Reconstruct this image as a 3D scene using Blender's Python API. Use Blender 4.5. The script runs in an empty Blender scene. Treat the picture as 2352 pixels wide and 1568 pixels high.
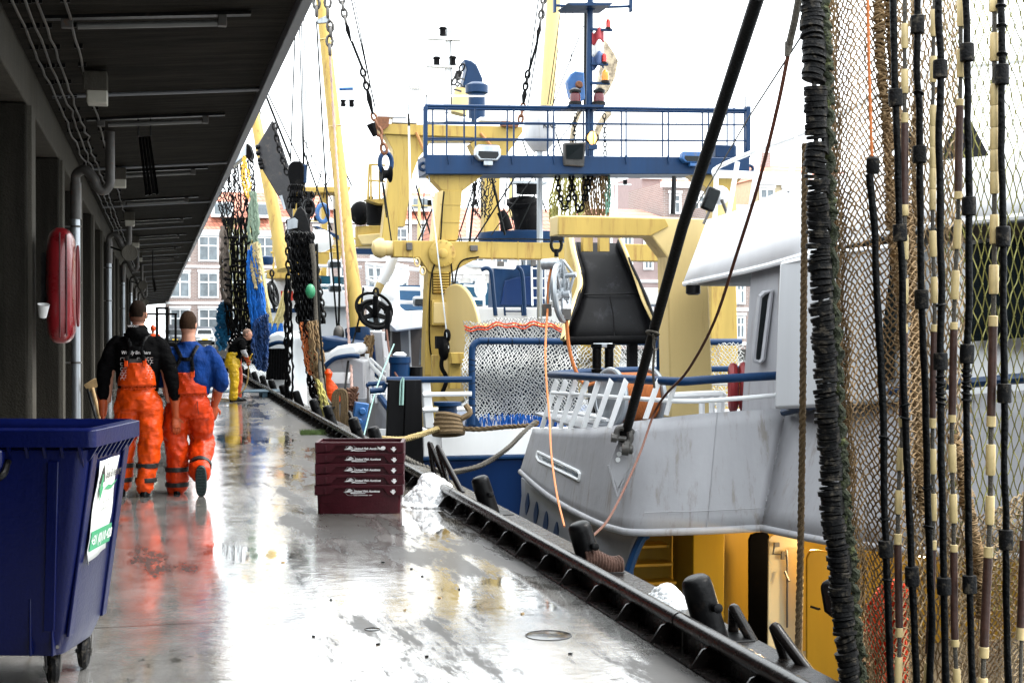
import bpy, math, random
from mathutils import Vector, Matrix, noise
V = Vector
R = random.Random(7)
sc = bpy.context.scene
col = sc.collection
rad = math.radians
# ------------------------------------------------------------ camera, sky, sun, exposure
FPX = 50/36*2352
TH = math.atan(816/FPX); PT = math.atan(34/FPX)
CAM = V((0, 0, 1.65))
cd = bpy.data.cameras.new('camera'); cam = bpy.data.objects.new('camera', cd); col.objects.link(cam)
cd.lens = 50; cd.sensor_width = 36; cd.clip_start = .1; cd.clip_end = 3000
cam.location = CAM; cam.rotation_euler = (math.pi/2-PT, 0, -TH); sc.camera = cam
cd.dof.use_dof = False
_m = cam.rotation_euler.to_matrix(); RX = _m @ V((1,0,0)); UP = _m @ V((0,1,0)); FW = _m @ V((0,0,-1))

w = bpy.data.worlds.new("World"); sc.world = w; w.use_nodes = True
nt = w.node_tree; nt.nodes.clear()
out = nt.nodes.new('ShaderNodeOutputWorld'); bg = nt.nodes.new('ShaderNodeBackground')
sky = nt.nodes.new('ShaderNodeTexSky'); sky.sky_type = 'NISHITA'; sky.sun_disc = False
sky.sun_elevation = rad(52); sky.sun_rotation = rad(60); sky.dust_density = 6; sky.air_density = 1.2
hs = nt.nodes.new('ShaderNodeHueSaturation'); hs.inputs['Saturation'].default_value = .12
mx = nt.nodes.new('ShaderNodeMix'); mx.data_type = 'RGBA'; mx.inputs[0].default_value = .75
mx.inputs[7].default_value = (10.5, 11.2, 11.6, 1)      # the even cloud layer of an overcast day
nt.links.new(sky.outputs[0], hs.inputs['Color']); nt.links.new(hs.outputs[0], mx.inputs[6])
nt.links.new(mx.outputs[2], bg.inputs[0]); bg.inputs[1].default_value = .1
nt.links.new(bg.outputs[0], out.inputs[0])
sd = bpy.data.lights.new('sun', 'SUN'); sd.energy = 1.1; sd.angle = rad(14); sd.color = (1, .96, .9)
so = bpy.data.objects.new('sun', sd); col.objects.link(so)
so.rotation_euler = (rad(38), 0, rad(75))
sc.view_settings.view_transform = 'Standard'; sc.view_settings.look = 'None'
sc.view_settings.exposure = 2.0; sc.view_settings.gamma = 1; sc.view_settings.use_curve_mapping = False
sc.render.engine = 'CYCLES'; sc.cycles.max_bounces = 6; sc.cycles.diffuse_bounces = 3; sc.cycles.glossy_bounces = 3
sc.cycles.transparent_max_bounces = 6; sc.cycles.sample_clamp_indirect = 6

# ------------------------------------------------------------ sight-line helpers (2352 x 1568 photo grid)
def ray(u, v): return FW + RX*((u-1176)/FPX) - UP*((v-784)/FPX)
def P(u, v, D): return CAM + ray(u, v)*D
def PY(u, v, Y): r = ray(u, v); return CAM + r*(Y/r.y)
def PX(u, v, X): r = ray(u, v); return CAM + r*(X/r.x)
def PZ(u, v, z=0): r = ray(u, v); return CAM + r*((z-CAM.z)/r.z)
def px(n, D): return n*D/FPX

# ------------------------------------------------------------ materials
def M(name, c, rough=.5, metal=0, var=.15, scale=3, bump=0, bscale=40, dirt=None, damt=.5, dscale=2.5, streak=False, coat=0, emit=0, ds=.5, bvec=None, bdist=.02):
    m = bpy.data.materials.new(name); m.use_nodes = True
    N = m.node_tree.nodes; L = m.node_tree.links; b = N['Principled BSDF']
    b.inputs['Roughness'].default_value = rough; b.inputs['Metallic'].default_value = metal
    if coat: b.inputs['Coat Weight'].default_value = coat; b.inputs['Coat Roughness'].default_value = .08
    b.inputs['Specular IOR Level'].default_value = ds
    if emit:
        b.inputs['Base Color'].default_value = (*c, 1); b.inputs['Emission Color'].default_value = (*c, 1); b.inputs['Emission Strength'].default_value = emit
        return m
    g = N.new('ShaderNodeNewGeometry'); mp = N.new('ShaderNodeMapping'); L.new(g.outputs['Position'], mp.inputs[0])
    if streak: mp.inputs['Scale'].default_value = (1, 1, .1)
    n = N.new('ShaderNodeTexNoise'); n.inputs['Scale'].default_value = scale; n.inputs['Detail'].default_value = 7; n.inputs['Roughness'].default_value = .65
    L.new(mp.outputs[0], n.inputs['Vector'])
    r = N.new('ShaderNodeMapRange'); r.inputs[1].default_value = .3; r.inputs[2].default_value = .7
    L.new(n.outputs['Fac'], r.inputs[0])
    mix = N.new('ShaderNodeMix'); mix.data_type = 'RGBA'
    mix.inputs[6].default_value = (*[max(0, x*(1-var)) for x in c], 1); mix.inputs[7].default_value = (*[min(1, x*(1+var*.7)) for x in c], 1)
    L.new(r.outputs[0], mix.inputs[0]); cur = mix.outputs[2]
    if dirt:
        n2 = N.new('ShaderNodeTexNoise'); n2.inputs['Scale'].default_value = dscale; n2.inputs['Detail'].default_value = 9; n2.inputs['Roughness'].default_value = .7
        L.new(mp.outputs[0], n2.inputs['Vector'])
        r2 = N.new('ShaderNodeMapRange'); r2.inputs[1].default_value = .72-.35*damt; r2.inputs[2].default_value = .85-.35*damt; r2.clamp = True
        L.new(n2.outputs['Fac'], r2.inputs[0])
        mx2 = N.new('ShaderNodeMix'); mx2.data_type = 'RGBA'; mx2.inputs[7].default_value = (*dirt, 1)
        mu = N.new('ShaderNodeMath'); mu.operation = 'MULTIPLY'; mu.inputs[1].default_value = .75; L.new(r2.outputs[0], mu.inputs[0])
        L.new(mu.outputs[0], mx2.inputs[0]); L.new(cur, mx2.inputs[6]); cur = mx2.outputs[2]
    L.new(cur, b.inputs['Base Color'])
    rr = N.new('ShaderNodeMapRange'); rr.inputs[3].default_value = max(.02, rough*.75); rr.inputs[4].default_value = min(1, rough*1.3)
    L.new(n.outputs['Fac'], rr.inputs[0]); L.new(rr.outputs[0], b.inputs['Roughness'])
    if bump:
        n3 = N.new('ShaderNodeTexNoise'); n3.inputs['Scale'].default_value = bscale; n3.inputs['Detail'].default_value = 5
        if bvec:
            mb_ = N.new('ShaderNodeMapping'); mb_.inputs['Scale'].default_value = bvec; L.new(g.outputs['Position'], mb_.inputs[0]); L.new(mb_.outputs[0], n3.inputs['Vector'])
        else: L.new(g.outputs['Position'], n3.inputs['Vector'])
        bm_ = N.new('ShaderNodeBump'); bm_.inputs['Strength'].default_value = bump; bm_.inputs['Distance'].default_value = bdist
        L.new(n3.outputs['Fac'], bm_.inputs['Height']); L.new(bm_.outputs[0], b.inputs['Normal'])
    return m

RUST = (.16, .06, .025)
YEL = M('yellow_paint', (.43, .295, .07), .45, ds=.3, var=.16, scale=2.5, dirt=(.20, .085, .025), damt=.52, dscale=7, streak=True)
YELP = M('pale_and_lit_yellow', (.60, .45, .19), .45, var=.1, scale=1.5, dirt=(.30, .17, .06), damt=.4, dscale=3, streak=True)
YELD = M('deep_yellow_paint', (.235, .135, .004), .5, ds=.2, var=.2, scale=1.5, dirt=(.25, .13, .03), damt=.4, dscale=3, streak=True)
BLU = M('blue_paint', (.003, .026, .080), .4, ds=.22, var=.25, scale=2, dirt=(.02, .03, .06), damt=.35, dscale=4, streak=True)
BLUH = M('hull_blue_paint', (.002, .018, .075), .35, ds=.22, var=.25, scale=1, dirt=(.02, .03, .06), damt=.3, streak=True)
BLUL = M('light_blue_paint', (.02, .10, .28), .4, var=.3, dirt=(.12, .1, .08), damt=.5, dscale=6)
WHT = M('white_paint', (.78, .79, .80), .4, var=.06, scale=1.5, dirt=(.45, .40, .33), damt=.18, dscale=2, streak=True)
GRY = M('light_grey_paint', (.35, .35, .37), .4, var=.13, scale=2.2, dirt=(.22, .195, .17), damt=.5, dscale=9, streak=True, bump=.3, bscale=1.8, bdist=.06, ds=.35)
GRYD = M('grey_paint', (.20, .21, .23), .4, var=.15, scale=1.2, dirt=(.12, .12, .12), damt=.4, streak=True)
BLK = M('black_steel', (.004, .004, .0045), .36, 0, ds=.14, var=.4, scale=8, bump=.2, bscale=30, dirt=(.025, .018, .014), damt=.4, dscale=9)
RAILM = M('rail_steel', (.007, .0055, .005), .26, 0, ds=.32, var=.4, scale=9, bump=.06, bscale=45, dirt=(.035, .025, .02), damt=.45, dscale=12)
CHUTE = M('chute_rubber', (.005, .005, .006), .5, ds=.12, var=.4, scale=3, dirt=(.03, .03, .035), damt=.5, dscale=3, streak=True)
RUB = M('rubber', (.005, .005, .0055), .5, ds=.13, var=.5, scale=12, bump=.3, bscale=80, dirt=(.085, .072, .055), damt=.55, dscale=22)
HOSE = M('black_hose', (.0015, .0017, .002), .34, ds=.1, var=.5, scale=15, bump=.5, bscale=40)
GALV = M('galvanised_steel', (.38, .41, .44), .35, .6, var=.3, scale=6, dirt=(.2, .2, .2), damt=.4, streak=True)
STEEL = M('dull_steel', (.09, .085, .08), .5, .3, var=.3, scale=10, dirt=RUST, damt=.4, dscale=12)
RUSTM = M('rusty_steel', (.18, .07, .03), .7, .2, var=.5, scale=15, bump=.4)
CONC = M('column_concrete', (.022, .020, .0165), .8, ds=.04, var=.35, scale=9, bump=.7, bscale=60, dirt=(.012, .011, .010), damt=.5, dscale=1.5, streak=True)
CONE = M('pale_lit_concrete', (.075, .069, .058), .75, ds=.05, var=.3, scale=9, bump=.6, bscale=60, dirt=(.07, .065, .06), damt=.5, dscale=2, streak=True)
ROPEY = M('yellow_rope', (.32, .235, .09), .9, var=.4, scale=30, bump=.6, bscale=120)
ROPET = M('tan_rope', (.15, .098, .046), .9, var=.4, scale=30, bump=.6, bscale=120)
ROPED = M('dark_rope', (.08, .07, .055), .9, var=.5, scale=30, bump=.6, bscale=120)
ROPEO = M('orange_rope', (.52, .16, .04), .7, var=.2, scale=20)
ROPEB = M('brown_line', (.085, .022, .008), .7, var=.3, scale=20)
ROPEG = M('green_line', (.25, .42, .38), .7, var=.2, scale=20)
MOSS = M('mossy_rope', (.02, .026, .010), .95, var=.6, scale=25, bump=.9, bscale=70, dirt=(.11, .13, .03), damt=.5, dscale=12)
WIRE = M('wire_cable', (.005, .006, .006), .5, 0, ds=.1, var=.3, scale=20)
NETW = M('white_twine', (.55, .55, .53), .8, var=.25, scale=3)
NETB = M('brown_twine', (.20, .125, .055), .85, var=.45, scale=12)
NETP = M('pale_brown_twine', (.30, .215, .12), .85, var=.5, scale=12)
NETG = M('green_yellow_twine', (.20, .19, .05), .8, var=.5, scale=9)
NETR = M('red_twine', (.80, .075, .012), .8, var=.3, scale=9)
NETBL = M('blue_twine', (.0, .12, .48), .75, var=.5, scale=9)
NETC = M('cream_twine', (.55, .47, .22), .8, var=.3, scale=9)
FLOY = M('cream_plastic', (.60, .46, .22), .42, var=.2, scale=10, dirt=(.28, .19, .09), damt=.32, dscale=16)
FLOB = M('brown_sleeve', (.05, .02, .013), .5, var=.4, scale=20, bump=.2)
ORA = M('orange_vinyl', (.60, .055, .0015), .42, ds=.25, var=.12, scale=3, bump=.5, bscale=3.4, bvec=(1, 1, 2.4), bdist=.08)
ORA2 = M('red_orange_vinyl', (.46, .032, .0012), .42, ds=.25, var=.08, scale=3, bump=.5, bscale=3.4, bvec=(1.4, 1, 1.8), bdist=.08)
YVIN = M('yellow_vinyl', (.60, .37, .008), .35, var=.15, scale=6, bump=.8, bscale=6, bvec=(1, 1, 2.2), bdist=.05, dirt=(.3, .17, .01), damt=.3)
BAND = M('reflective_band', (.02, .02, .02), .35, ds=.2, var=.2, scale=20)
BCLO = M('black_cloth', (.002, .002, .0023), .85, ds=.05, var=.4, scale=20, bump=.8, bscale=6, bvec=(1, 1, 2), bdist=.05)
BLCLO = M('blue_cloth', (.003, .026, .13), .8, ds=.1, var=.25, scale=8, bump=.9, bscale=6, bvec=(1.6, 1, 1), bdist=.05)
SKIN = M('skin', (.42, .20, .13), .5, var=.15, scale=20)
HAIR = M('dark_hair', (.014, .008, .005), .9, ds=.08, var=.5, scale=60, bump=.8, bscale=200)
HAIRL = M('brown_hair', (.034, .018, .010), .9, ds=.08, var=.5, scale=60, bump=.8, bscale=200)
GLOVE = M('orange_glove', (.36, .06, .012), .45, var=.3, scale=12, bump=.3, bscale=25)
BOOT = M('black_boot', (.004, .004, .0045), .25, ds=.2, var=.4, scale=20)
SOLE = M('green_sole', (.006, .022, .022), .5, var=.4, scale=30, bump=.5, bscale=90)
BINM = M('blue_plastic', (.0012, .004, .048), .35, ds=.22, var=.2, scale=5, bump=.12, bscale=60, dirt=(.012, .017, .06), damt=.4, dscale=6, streak=True)
CRATE = M('maroon_plastic', (.042, .005, .009), .38, ds=.22, var=.25, scale=9, bump=.1, bscale=60, dirt=(.035, .008, .01), damt=.35, dscale=5)
REDP = M('red_plastic', (.19, .007, .011), .28, var=.15, scale=6, bump=.1, bscale=30, dirt=(.12, .01, .012), damt=.35, dscale=5, coat=.3)
STK = M('sticker_white', (.72, .74, .72), .4, var=.05)
STG = M('sticker_green', (.03, .27, .12), .4, var=.1)
INK = M('black_print', (.02, .02, .02), .5, var=.1)
WPR = M('white_print', (.72, .70, .70), .5, var=.15, scale=60)
GLS = M('dark_glass', (.006, .009, .010), .12, var=.3, ds=.22)
GLSL = M('pale_glass', (.16, .19, .21), .1, var=.5, scale=1, ds=.5)
GLB = M('blue_glass', (.01, .06, .09), .08, var=.4, ds=.8)
BRICK = M('brown_brick', (.30, .21, .19), .9, var=.2, scale=2, bump=.3, bscale=8)
BRICKP = M('grey_pink_brick', (.36, .27, .26), .9, var=.12, scale=2)
TILE = M('red_roof_tile', (.52, .13, .065), .7, var=.25, scale=1.5)
TILEP = M('glare_paled_roof_tile', (.62, .24, .16), .7, var=.2, scale=1.5)
ICE = M('crushed_ice', (.84, .85, .86), .85, ds=.2, var=.05, scale=20, bump=.25, bscale=90)
CUP = M('plastic_cup', (.6, .6, .6), .3, var=.05)
WOOD = M('pale_wood', (.42, .28, .13), .7, var=.3, scale=14, dirt=(.15, .1, .05), damt=.4, dscale=12)
PAL = M('blue_wood', (.03, .075, .11), .6, var=.4, scale=8, dirt=(.06, .05, .04), damt=.4)
GREEN = M('grass_green', (.06, .10, .02), .9, var=.5, scale=20)
EXT = M('black_exhaust', (.003, .003, .0035), .75, ds=.08, var=.5, scale=6, bump=.3, dirt=(.03, .028, .025), damt=.4)
RLAMP = M('red_lens', (.55, .02, .01), .2, var=.1)
DRLAMP = M('dark_red_lens', (.10, .01, .015), .25, var=.2)
REDT = M('red_cloth', (.55, .04, .02), .8, var=.1)
TUBEL = M('lamp_tube', (.11, .11, .105), .3, var=.15, scale=4)
CARW = M('white_car_paint', (.7, .72, .74), .25, var=.03, coat=.5)
CARB = M('dark_car_paint', (.08, .09, .10), .25, var=.1, coat=.5)

def brickify(m, c1, c2, mort, w, h):
    N = m.node_tree.nodes; L = m.node_tree.links
    b = N['Principled BSDF']; tc = N.new('ShaderNodeNewGeometry'); sp = N.new('ShaderNodeSeparateXYZ'); cb = N.new('ShaderNodeCombineXYZ')
    L.new(tc.outputs['Position'], sp.inputs[0]); ad = N.new('ShaderNodeMath'); L.new(sp.outputs[0], ad.inputs[0]); L.new(sp.outputs[1], ad.inputs[1])
    L.new(ad.outputs[0], cb.inputs[0]); L.new(sp.outputs[2], cb.inputs[1])
    br = N.new('ShaderNodeTexBrick'); L.new(cb.outputs[0], br.inputs['Vector'])
    br.inputs['Color1'].default_value = (*c1, 1); br.inputs['Color2'].default_value = (*c2, 1); br.inputs['Mortar'].default_value = (*mort, 1)
    br.inputs['Scale'].default_value = 1; br.inputs['Brick Width'].default_value = w; br.inputs['Row Height'].default_value = h; br.inputs['Mortar Size'].default_value = h*.14
    L.new(br.outputs['Color'], b.inputs['Base Color'])
brickify(BRICK, (.26, .185, .165), (.33, .235, .205), (.42, .38, .36), .4, .14)  # brick and tile paled: glare over the far houses is put into their colours
brickify(TILE, (.56, .20, .13), (.64, .27, .19), (.28, .12, .08), .45, .4)
brickify(TILEP, (.60, .22, .14), (.66, .28, .19), (.36, .12, .08), .45, .4)

# wet concrete of the quay
GRD = bpy.data.materials.new('wet_concrete'); GRD.use_nodes = True
N = GRD.node_tree.nodes; L = GRD.node_tree.links; b = N['Principled BSDF']
g = N.new('ShaderNodeNewGeometry')
def _noise(scale, det, vs=(1, 1, 1), rg=.6, off=(0, 0, 0)):
    mp = N.new('ShaderNodeMapping'); mp.inputs['Scale'].default_value = vs; mp.inputs['Location'].default_value = off; L.new(g.outputs['Position'], mp.inputs[0])
    n = N.new('ShaderNodeTexNoise'); n.inputs['Scale'].default_value = scale; n.inputs['Detail'].default_value = det; n.inputs['Roughness'].default_value = rg
    L.new(mp.outputs[0], n.inputs['Vector']); return n.outputs['Fac']
def _mr(x, a, b_, c, d):
    r = N.new('ShaderNodeMapRange'); r.inputs[1].default_value = a; r.inputs[2].default_value = b_; r.inputs[3].default_value = c; r.inputs[4].default_value = d
    L.new(x, r.inputs[0]); return r.outputs[0]
def _mix(f, a, b_):
    m = N.new('ShaderNodeMix'); m.data_type = 'RGBA'
    L.new(f, m.inputs[0])
    for i, x in ((6, a), (7, b_)):
        if isinstance(x, tuple): m.inputs[i].default_value = (*x, 1)
        else: L.new(x, m.inputs[i])
    return m.outputs[2]
n1 = _noise(.6, 13, (1, .45, 1), .72); n2 = _noise(3.2, 10, (1, .6, 1), .75, (3, 1, 0)); n3 = _noise(26, 8, (1, 1, 1), .7); n4 = _noise(.9, 10, (2.2, .12, 1), .7, (5, 0, 0)); n5 = _noise(.35, 12, (2.4, .5, 1), .74, (1, 3, 0))
sx = N.new('ShaderNodeSeparateXYZ'); L.new(g.outputs['Position'], sx.inputs[0])
edge_ = _mr(sx.outputs[0], 1.0, 2.6, 0, .12)      # dark, rougher patches grow more common towards the rail
n5b = N.new('ShaderNodeMath'); n5b.operation = 'ADD'; L.new(n5, n5b.inputs[0]); L.new(edge_, n5b.inputs[1])
c = _mix(_mr(n2, .35, .65, 0, 1), (.15, .147, .14), (.31, .305, .295))
c = _mix(_mr(n4, .54, .64, 0, .6), c, (.24, .17, .09))
c = _mix(_mr(n5b.outputs[0], .55, .585, 0, .9), c, (.030, .027, .025))
c = _mix(_mr(n1, .565, .59, 0, .8), c, (.045, .042, .038))
c = _mix(_mr(n3, .60, .70, 0, .55), c, (.05, .047, .043))
n6 = _noise(4.2, 13, (.45, .8, 1), .8, (2, 2, 0)); c = _mix(_mr(n6, .60, .63, 0, .85), c, (.035, .032, .029))
def _joint(o_, step, off):   # slab joints
    a1 = N.new('ShaderNodeMath'); a1.operation = 'ADD'; a1.inputs[1].default_value = off; L.new(o_, a1.inputs[0])
    a2 = N.new('ShaderNodeMath'); a2.operation = 'PINGPONG'; a2.inputs[1].default_value = step/2; L.new(a1.outputs[0], a2.inputs[0]); return _mr(a2.outputs[0], .004, .016, .85, 0)
c = _mix(_joint(sx.outputs[1], 5.2, 2.3), c, (.03, .028, .026)); c = _mix(_joint(sx.outputs[0], 2.9, -.9), c, (.03, .028, .026))
L.new(c, b.inputs['Base Color'])
r1 = _mr(n1, .44, .58, .12, .03); r2 = _mr(n2, .35, .7, -.05, .06)
ad = N.new('ShaderNodeMath'); ad.operation = 'ADD'; ad.use_clamp = True; L.new(r1, ad.inputs[0]); L.new(r2, ad.inputs[1])
mxx = N.new('ShaderNodeMath'); mxx.operation = 'MAXIMUM'; L.new(ad.outputs[0], mxx.inputs[0]); mxx.inputs[1].default_value = .03
dry = _mr(n5b.outputs[0], .565, .60, 0, 1); n6 = _noise(4.2, 13, (.45, .8, 1), .8, (2, 2, 0)); dry2 = _mr(n6, .605, .63, 0, .95)
dm = N.new('ShaderNodeMath'); dm.operation = 'MAXIMUM'; L.new(dry, dm.inputs[0]); L.new(dry2, dm.inputs[1])
rm_ = N.new('ShaderNodeMix'); L.new(dm.outputs[0], rm_.inputs[0]); L.new(mxx.outputs[0], rm_.inputs[2]); rm_.inputs[3].default_value = .42
L.new(rm_.outputs[0], b.inputs['Roughness']); L.new(_mr(dm.outputs[0], 0, 1, .8, .12), b.inputs['Specular IOR Level']); L.new(_mr(dm.outputs[0], 0, 1, 1, .12), b.inputs['Coat Weight']); b.inputs['Coat IOR'].default_value = 1.45; L.new(_mr(n1, .40, .58, .20, .03), b.inputs['Coat Roughness'])
bp = N.new('ShaderNodeBump'); bp.inputs['Distance'].default_value = .01
bs = _mr(n1, .42, .58, .32, .02); L.new(bs, bp.inputs['Strength'])
nb = _noise(7, 9, (1, 1.4, 1), .62, (1, 7, 0)); L.new(nb, bp.inputs['Height']); L.new(bp.outputs[0], b.inputs['Normal']); L.new(bp.outputs[0], b.inputs['Coat Normal'])

# board-marked concrete of the canopy soffit
SOF = bpy.data.materials.new('board_marked_concrete'); SOF.use_nodes = True
N = SOF.node_tree.nodes; L = SOF.node_tree.links; b = N['Principled BSDF']; g = N.new('ShaderNodeNewGeometry')
n1 = _noise(1.6, 9, (.7, 5, 1), .7); n2 = _noise(14, 5, (.15, 3, 1), .6)
sp = N.new('ShaderNodeSeparateXYZ'); L.new(g.outputs['Position'], sp.inputs[0])
md = N.new('ShaderNodeMath'); md.operation = 'PINGPONG'; md.inputs[1].default_value = .31; L.new(sp.outputs[1], md.inputs[0])
ln = _mr(md.outputs[0], 0, .025, 1, 0)
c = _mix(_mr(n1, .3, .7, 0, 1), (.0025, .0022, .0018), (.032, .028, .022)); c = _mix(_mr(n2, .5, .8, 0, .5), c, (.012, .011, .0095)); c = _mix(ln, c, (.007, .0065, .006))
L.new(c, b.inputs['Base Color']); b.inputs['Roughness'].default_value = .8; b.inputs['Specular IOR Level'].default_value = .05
bp = N.new('ShaderNodeBump'); bp.inputs['Strength'].default_value = .5; bp.inputs['Distance'].default_value = .02; L.new(n2, bp.inputs['Height']); L.new(bp.outputs[0], b.inputs['Normal'])

WATER = bpy.data.materials.new('harbour_water'); WATER.use_nodes = True
N = WATER.node_tree.nodes; L = WATER.node_tree.links; b = N['Principled BSDF']; g = N.new('ShaderNodeNewGeometry')
b.inputs['Base Color'].default_value = (.03, .04, .035, 1); b.inputs['Roughness'].default_value = .08
bp = N.new('ShaderNodeBump'); bp.inputs['Strength'].default_value = .6; bp.inputs['Distance'].default_value = .1; L.new(_noise(2, 5), bp.inputs['Height']); L.new(bp.outputs[0], b.inputs['Normal'])

# ------------------------------------------------------------ mesh builder
W = {}
class MB:
    def __init__(s): s.v = []; s.f = []
    def add(s, vs, fs):
        o = len(s.v); s.v += [V(p) for p in vs]; s.f += [tuple(i+o for i in f) for f in fs]; return s
    def box(s, c, size, rot=None):
        a, b_, d = size[0]/2, size[1]/2, size[2]/2
        vs = [V((x, y, z)) for x in (-a, a) for y in (-b_, b_) for z in (-d, d)]
        if rot is not None: vs = [rot @ p for p in vs]
        return s.add([p+V(c) for p in vs], [(0,1,3,2),(4,6,7,5),(0,4,5,1),(2,3,7,6),(0,2,6,4),(1,5,7,3)])
    def prism(s, pts, d):
        n = len(pts); d = V(d)
        nor = sum(((V(pts[i])-V(pts[0])).cross(V(pts[(i+1) % n])-V(pts[0])) for i in range(n)), V())
        if nor.dot(d) > 0: pts = pts[::-1]
        vs = [V(p) for p in pts]+[V(p)+d for p in pts]
        return s.add(vs, [tuple(range(n)), tuple(range(2*n-1, n-1, -1))]+[(i, i+n, (i+1) % n+n, (i+1) % n) for i in range(n)])
    def tube(s, pts, r, n=8, cap=True, el=1, up=None):
        pts = [V(p) for p in pts]; m = len(pts); rs = r if isinstance(r, (list, tuple)) else [r]*m
        t0 = (pts[1]-pts[0]).normalized(); a = V((0, 0, 1)) if abs(t0.z) < .9 else V((1, 0, 0))
        if up is not None: a = V(up)
        x = t0.cross(a).normalized(); vs = []
        for i in range(m):
            t = (pts[min(i+1, m-1)]-pts[max(i-1, 0)])
            t = t.normalized() if t.length > 1e-9 else t0
            x = (x-t*x.dot(t)).normalized(); y = t.cross(x)
            for k in range(n):
                an = 2*math.pi*k/n; vs.append(pts[i]+x*(math.cos(an)*rs[i])+y*(math.sin(an)*rs[i]*el))
        fs = [(i*n+k, i*n+(k+1) % n, (i+1)*n+(k+1) % n, (i+1)*n+k) for i in range(m-1) for k in range(n)]
        if cap: fs += [tuple(range(n-1, -1, -1)), tuple(range((m-1)*n, m*n))]
        return s.add(vs, fs)
    def rings(s, rs, n=20, pw=2):   # stacked horizontal super-ellipses (cx,cy,cz,rx,ry)
        vs = []
        for (cx, cy, cz, rx, ry) in rs:
            for k in range(n):
                a = 2*math.pi*k/n; ca, sa = math.cos(a), math.sin(a)
                vs.append(V((cx+rx*math.copysign(abs(ca)**(2/pw), ca), cy+ry*math.copysign(abs(sa)**(2/pw), sa), cz)))
        m = len(rs)
        fs = [(i*n+k, i*n+(k+1) % n, (i+1)*n+(k+1) % n, (i+1)*n+k) for i in range(m-1) for k in range(n)]
        return s.add(vs, fs+[tuple(range(n-1, -1, -1)), tuple(range((m-1)*n, m*n))])
    def lathe(s, c, ax, prof, n=20):   # prof: (radius, height along ax)
        ax = V(ax).normalized(); a = V((0, 0, 1)) if abs(ax.z) < .9 else V((1, 0, 0)); x = ax.cross(a).normalized(); y = ax.cross(x); c = V(c)
        vs = [c+ax*h+(x*math.cos(2*math.pi*k/n)+y*math.sin(2*math.pi*k/n))*max(r, 1e-4) for r, h in prof for k in range(n)]
        m = len(prof); fs = [(i*n+k, i*n+(k+1) % n, (i+1)*n+(k+1) % n, (i+1)*n+k) for i in range(m-1) for k in range(n)]
        return s.add(vs, fs+[tuple(range(n-1, -1, -1)), tuple(range((m-1)*n, m*n))])
    def torus(s, c, ax, Rr, r, n=16, k=6, sx=1, up=None):
        ax = V(ax).normalized(); a = V(up) if up is not None else (V((0, 0, 1)) if abs(ax.z) < .9 else V((1, 0, 0)))
        x = ax.cross(a).normalized(); y = ax.cross(x).normalized(); c = V(c); vs = []
        for i in range(n):
            an = 2*math.pi*i/n; d = x*math.cos(an)+y*math.sin(an)
            ctr = c+x*math.cos(an)*Rr+y*math.sin(an)*Rr*sx
            for j in range(k):
                bn = 2*math.pi*j/k; vs.append(ctr+d*(math.cos(bn)*r)+ax*(math.sin(bn)*r))
        return s.add(vs, [(i*k+j, ((i+1) % n)*k+j, ((i+1) % n)*k+(j+1) % k, i*k+(j+1) % k) for i in range(n) for j in range(k)])
    def ball(s, c, r, n=12, m=8):
        c = V(c); r = r if isinstance(r, (tuple, list)) else (r, r, r)
        vs = [c+V((r[0]*math.sin(math.pi*i/m)*math.cos(2*math.pi*k/n), r[1]*math.sin(math.pi*i/m)*math.sin(2*math.pi*k/n), r[2]*math.cos(math.pi*i/m))) for i in range(1, m) for k in range(n)]
        fs = [((i*n+k), ((i+1)*n+k), ((i+1)*n+(k+1) % n), (i*n+(k+1) % n)) for i in range(m-2) for k in range(n)]
        vs += [c+V((0, 0, r[2])), c-V((0, 0, r[2]))]; a = (m-1)*n
        fs += [(a, k, (k+1) % n) for k in range(n)]+[(a+1, (m-2)*n+(k+1) % n, (m-2)*n+k) for k in range(n)]
        return s.add(vs, fs)
    def grid(s, rows, thick=None):
        n = len(rows[0]); m = len(rows); vs = [p for r_ in rows for p in r_]
        s.add(vs, [(i*n+k, i*n+k+1, (i+1)*n+k+1, (i+1)*n+k) for i in range(m-1) for k in range(n-1)]); return s
    def build(s, name, m, parent=None, label=None, cat=None, group=None, kind=None, bevel=0, sharp=38, solid=0, loc=None):
        o0 = W[parent.name] if parent else (V(loc) if loc is not None else V((0, 0, 0)))
        if not parent and loc is None and s.v:
            xs = [p.x for p in s.v]; ys = [p.y for p in s.v]; o0 = V(((min(xs)+max(xs))/2, (min(ys)+max(ys))/2, min(p.z for p in s.v)))
        me = bpy.data.meshes.new(name); me.from_pydata([p-o0 for p in s.v], [], s.f); me.update()
        for p in me.polygons: p.use_smooth = True
        me.set_sharp_from_angle(angle=rad(sharp)); me.materials.append(m)
        o = bpy.data.objects.new(name, me); col.objects.link(o)
        if parent: o.parent = parent
        else: o.location = o0
        W[o.name] = o0; setp(o, label, cat, group, kind)
        if solid: md_ = o.modifiers.new('solid', 'SOLIDIFY'); md_.thickness = solid; md_.offset = 0
        if bevel: md_ = o.modifiers.new('bevel', 'BEVEL'); md_.width = bevel; md_.segments = 2; md_.limit_method = 'ANGLE'; md_.angle_limit = rad(40)
        return o
def setp(o, label=None, cat=None, group=None, kind=None):
    for k, v in (('label', label), ('category', cat), ('group', group), ('kind', kind)):
        if v: o[k] = v
def thing(name, loc, label, cat, group=None):
    o = bpy.data.objects.new(name, None); col.objects.link(o); o.location = loc; o.empty_display_size = .2
    W[o.name] = V(loc); setp(o, label, cat, group); return o
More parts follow.
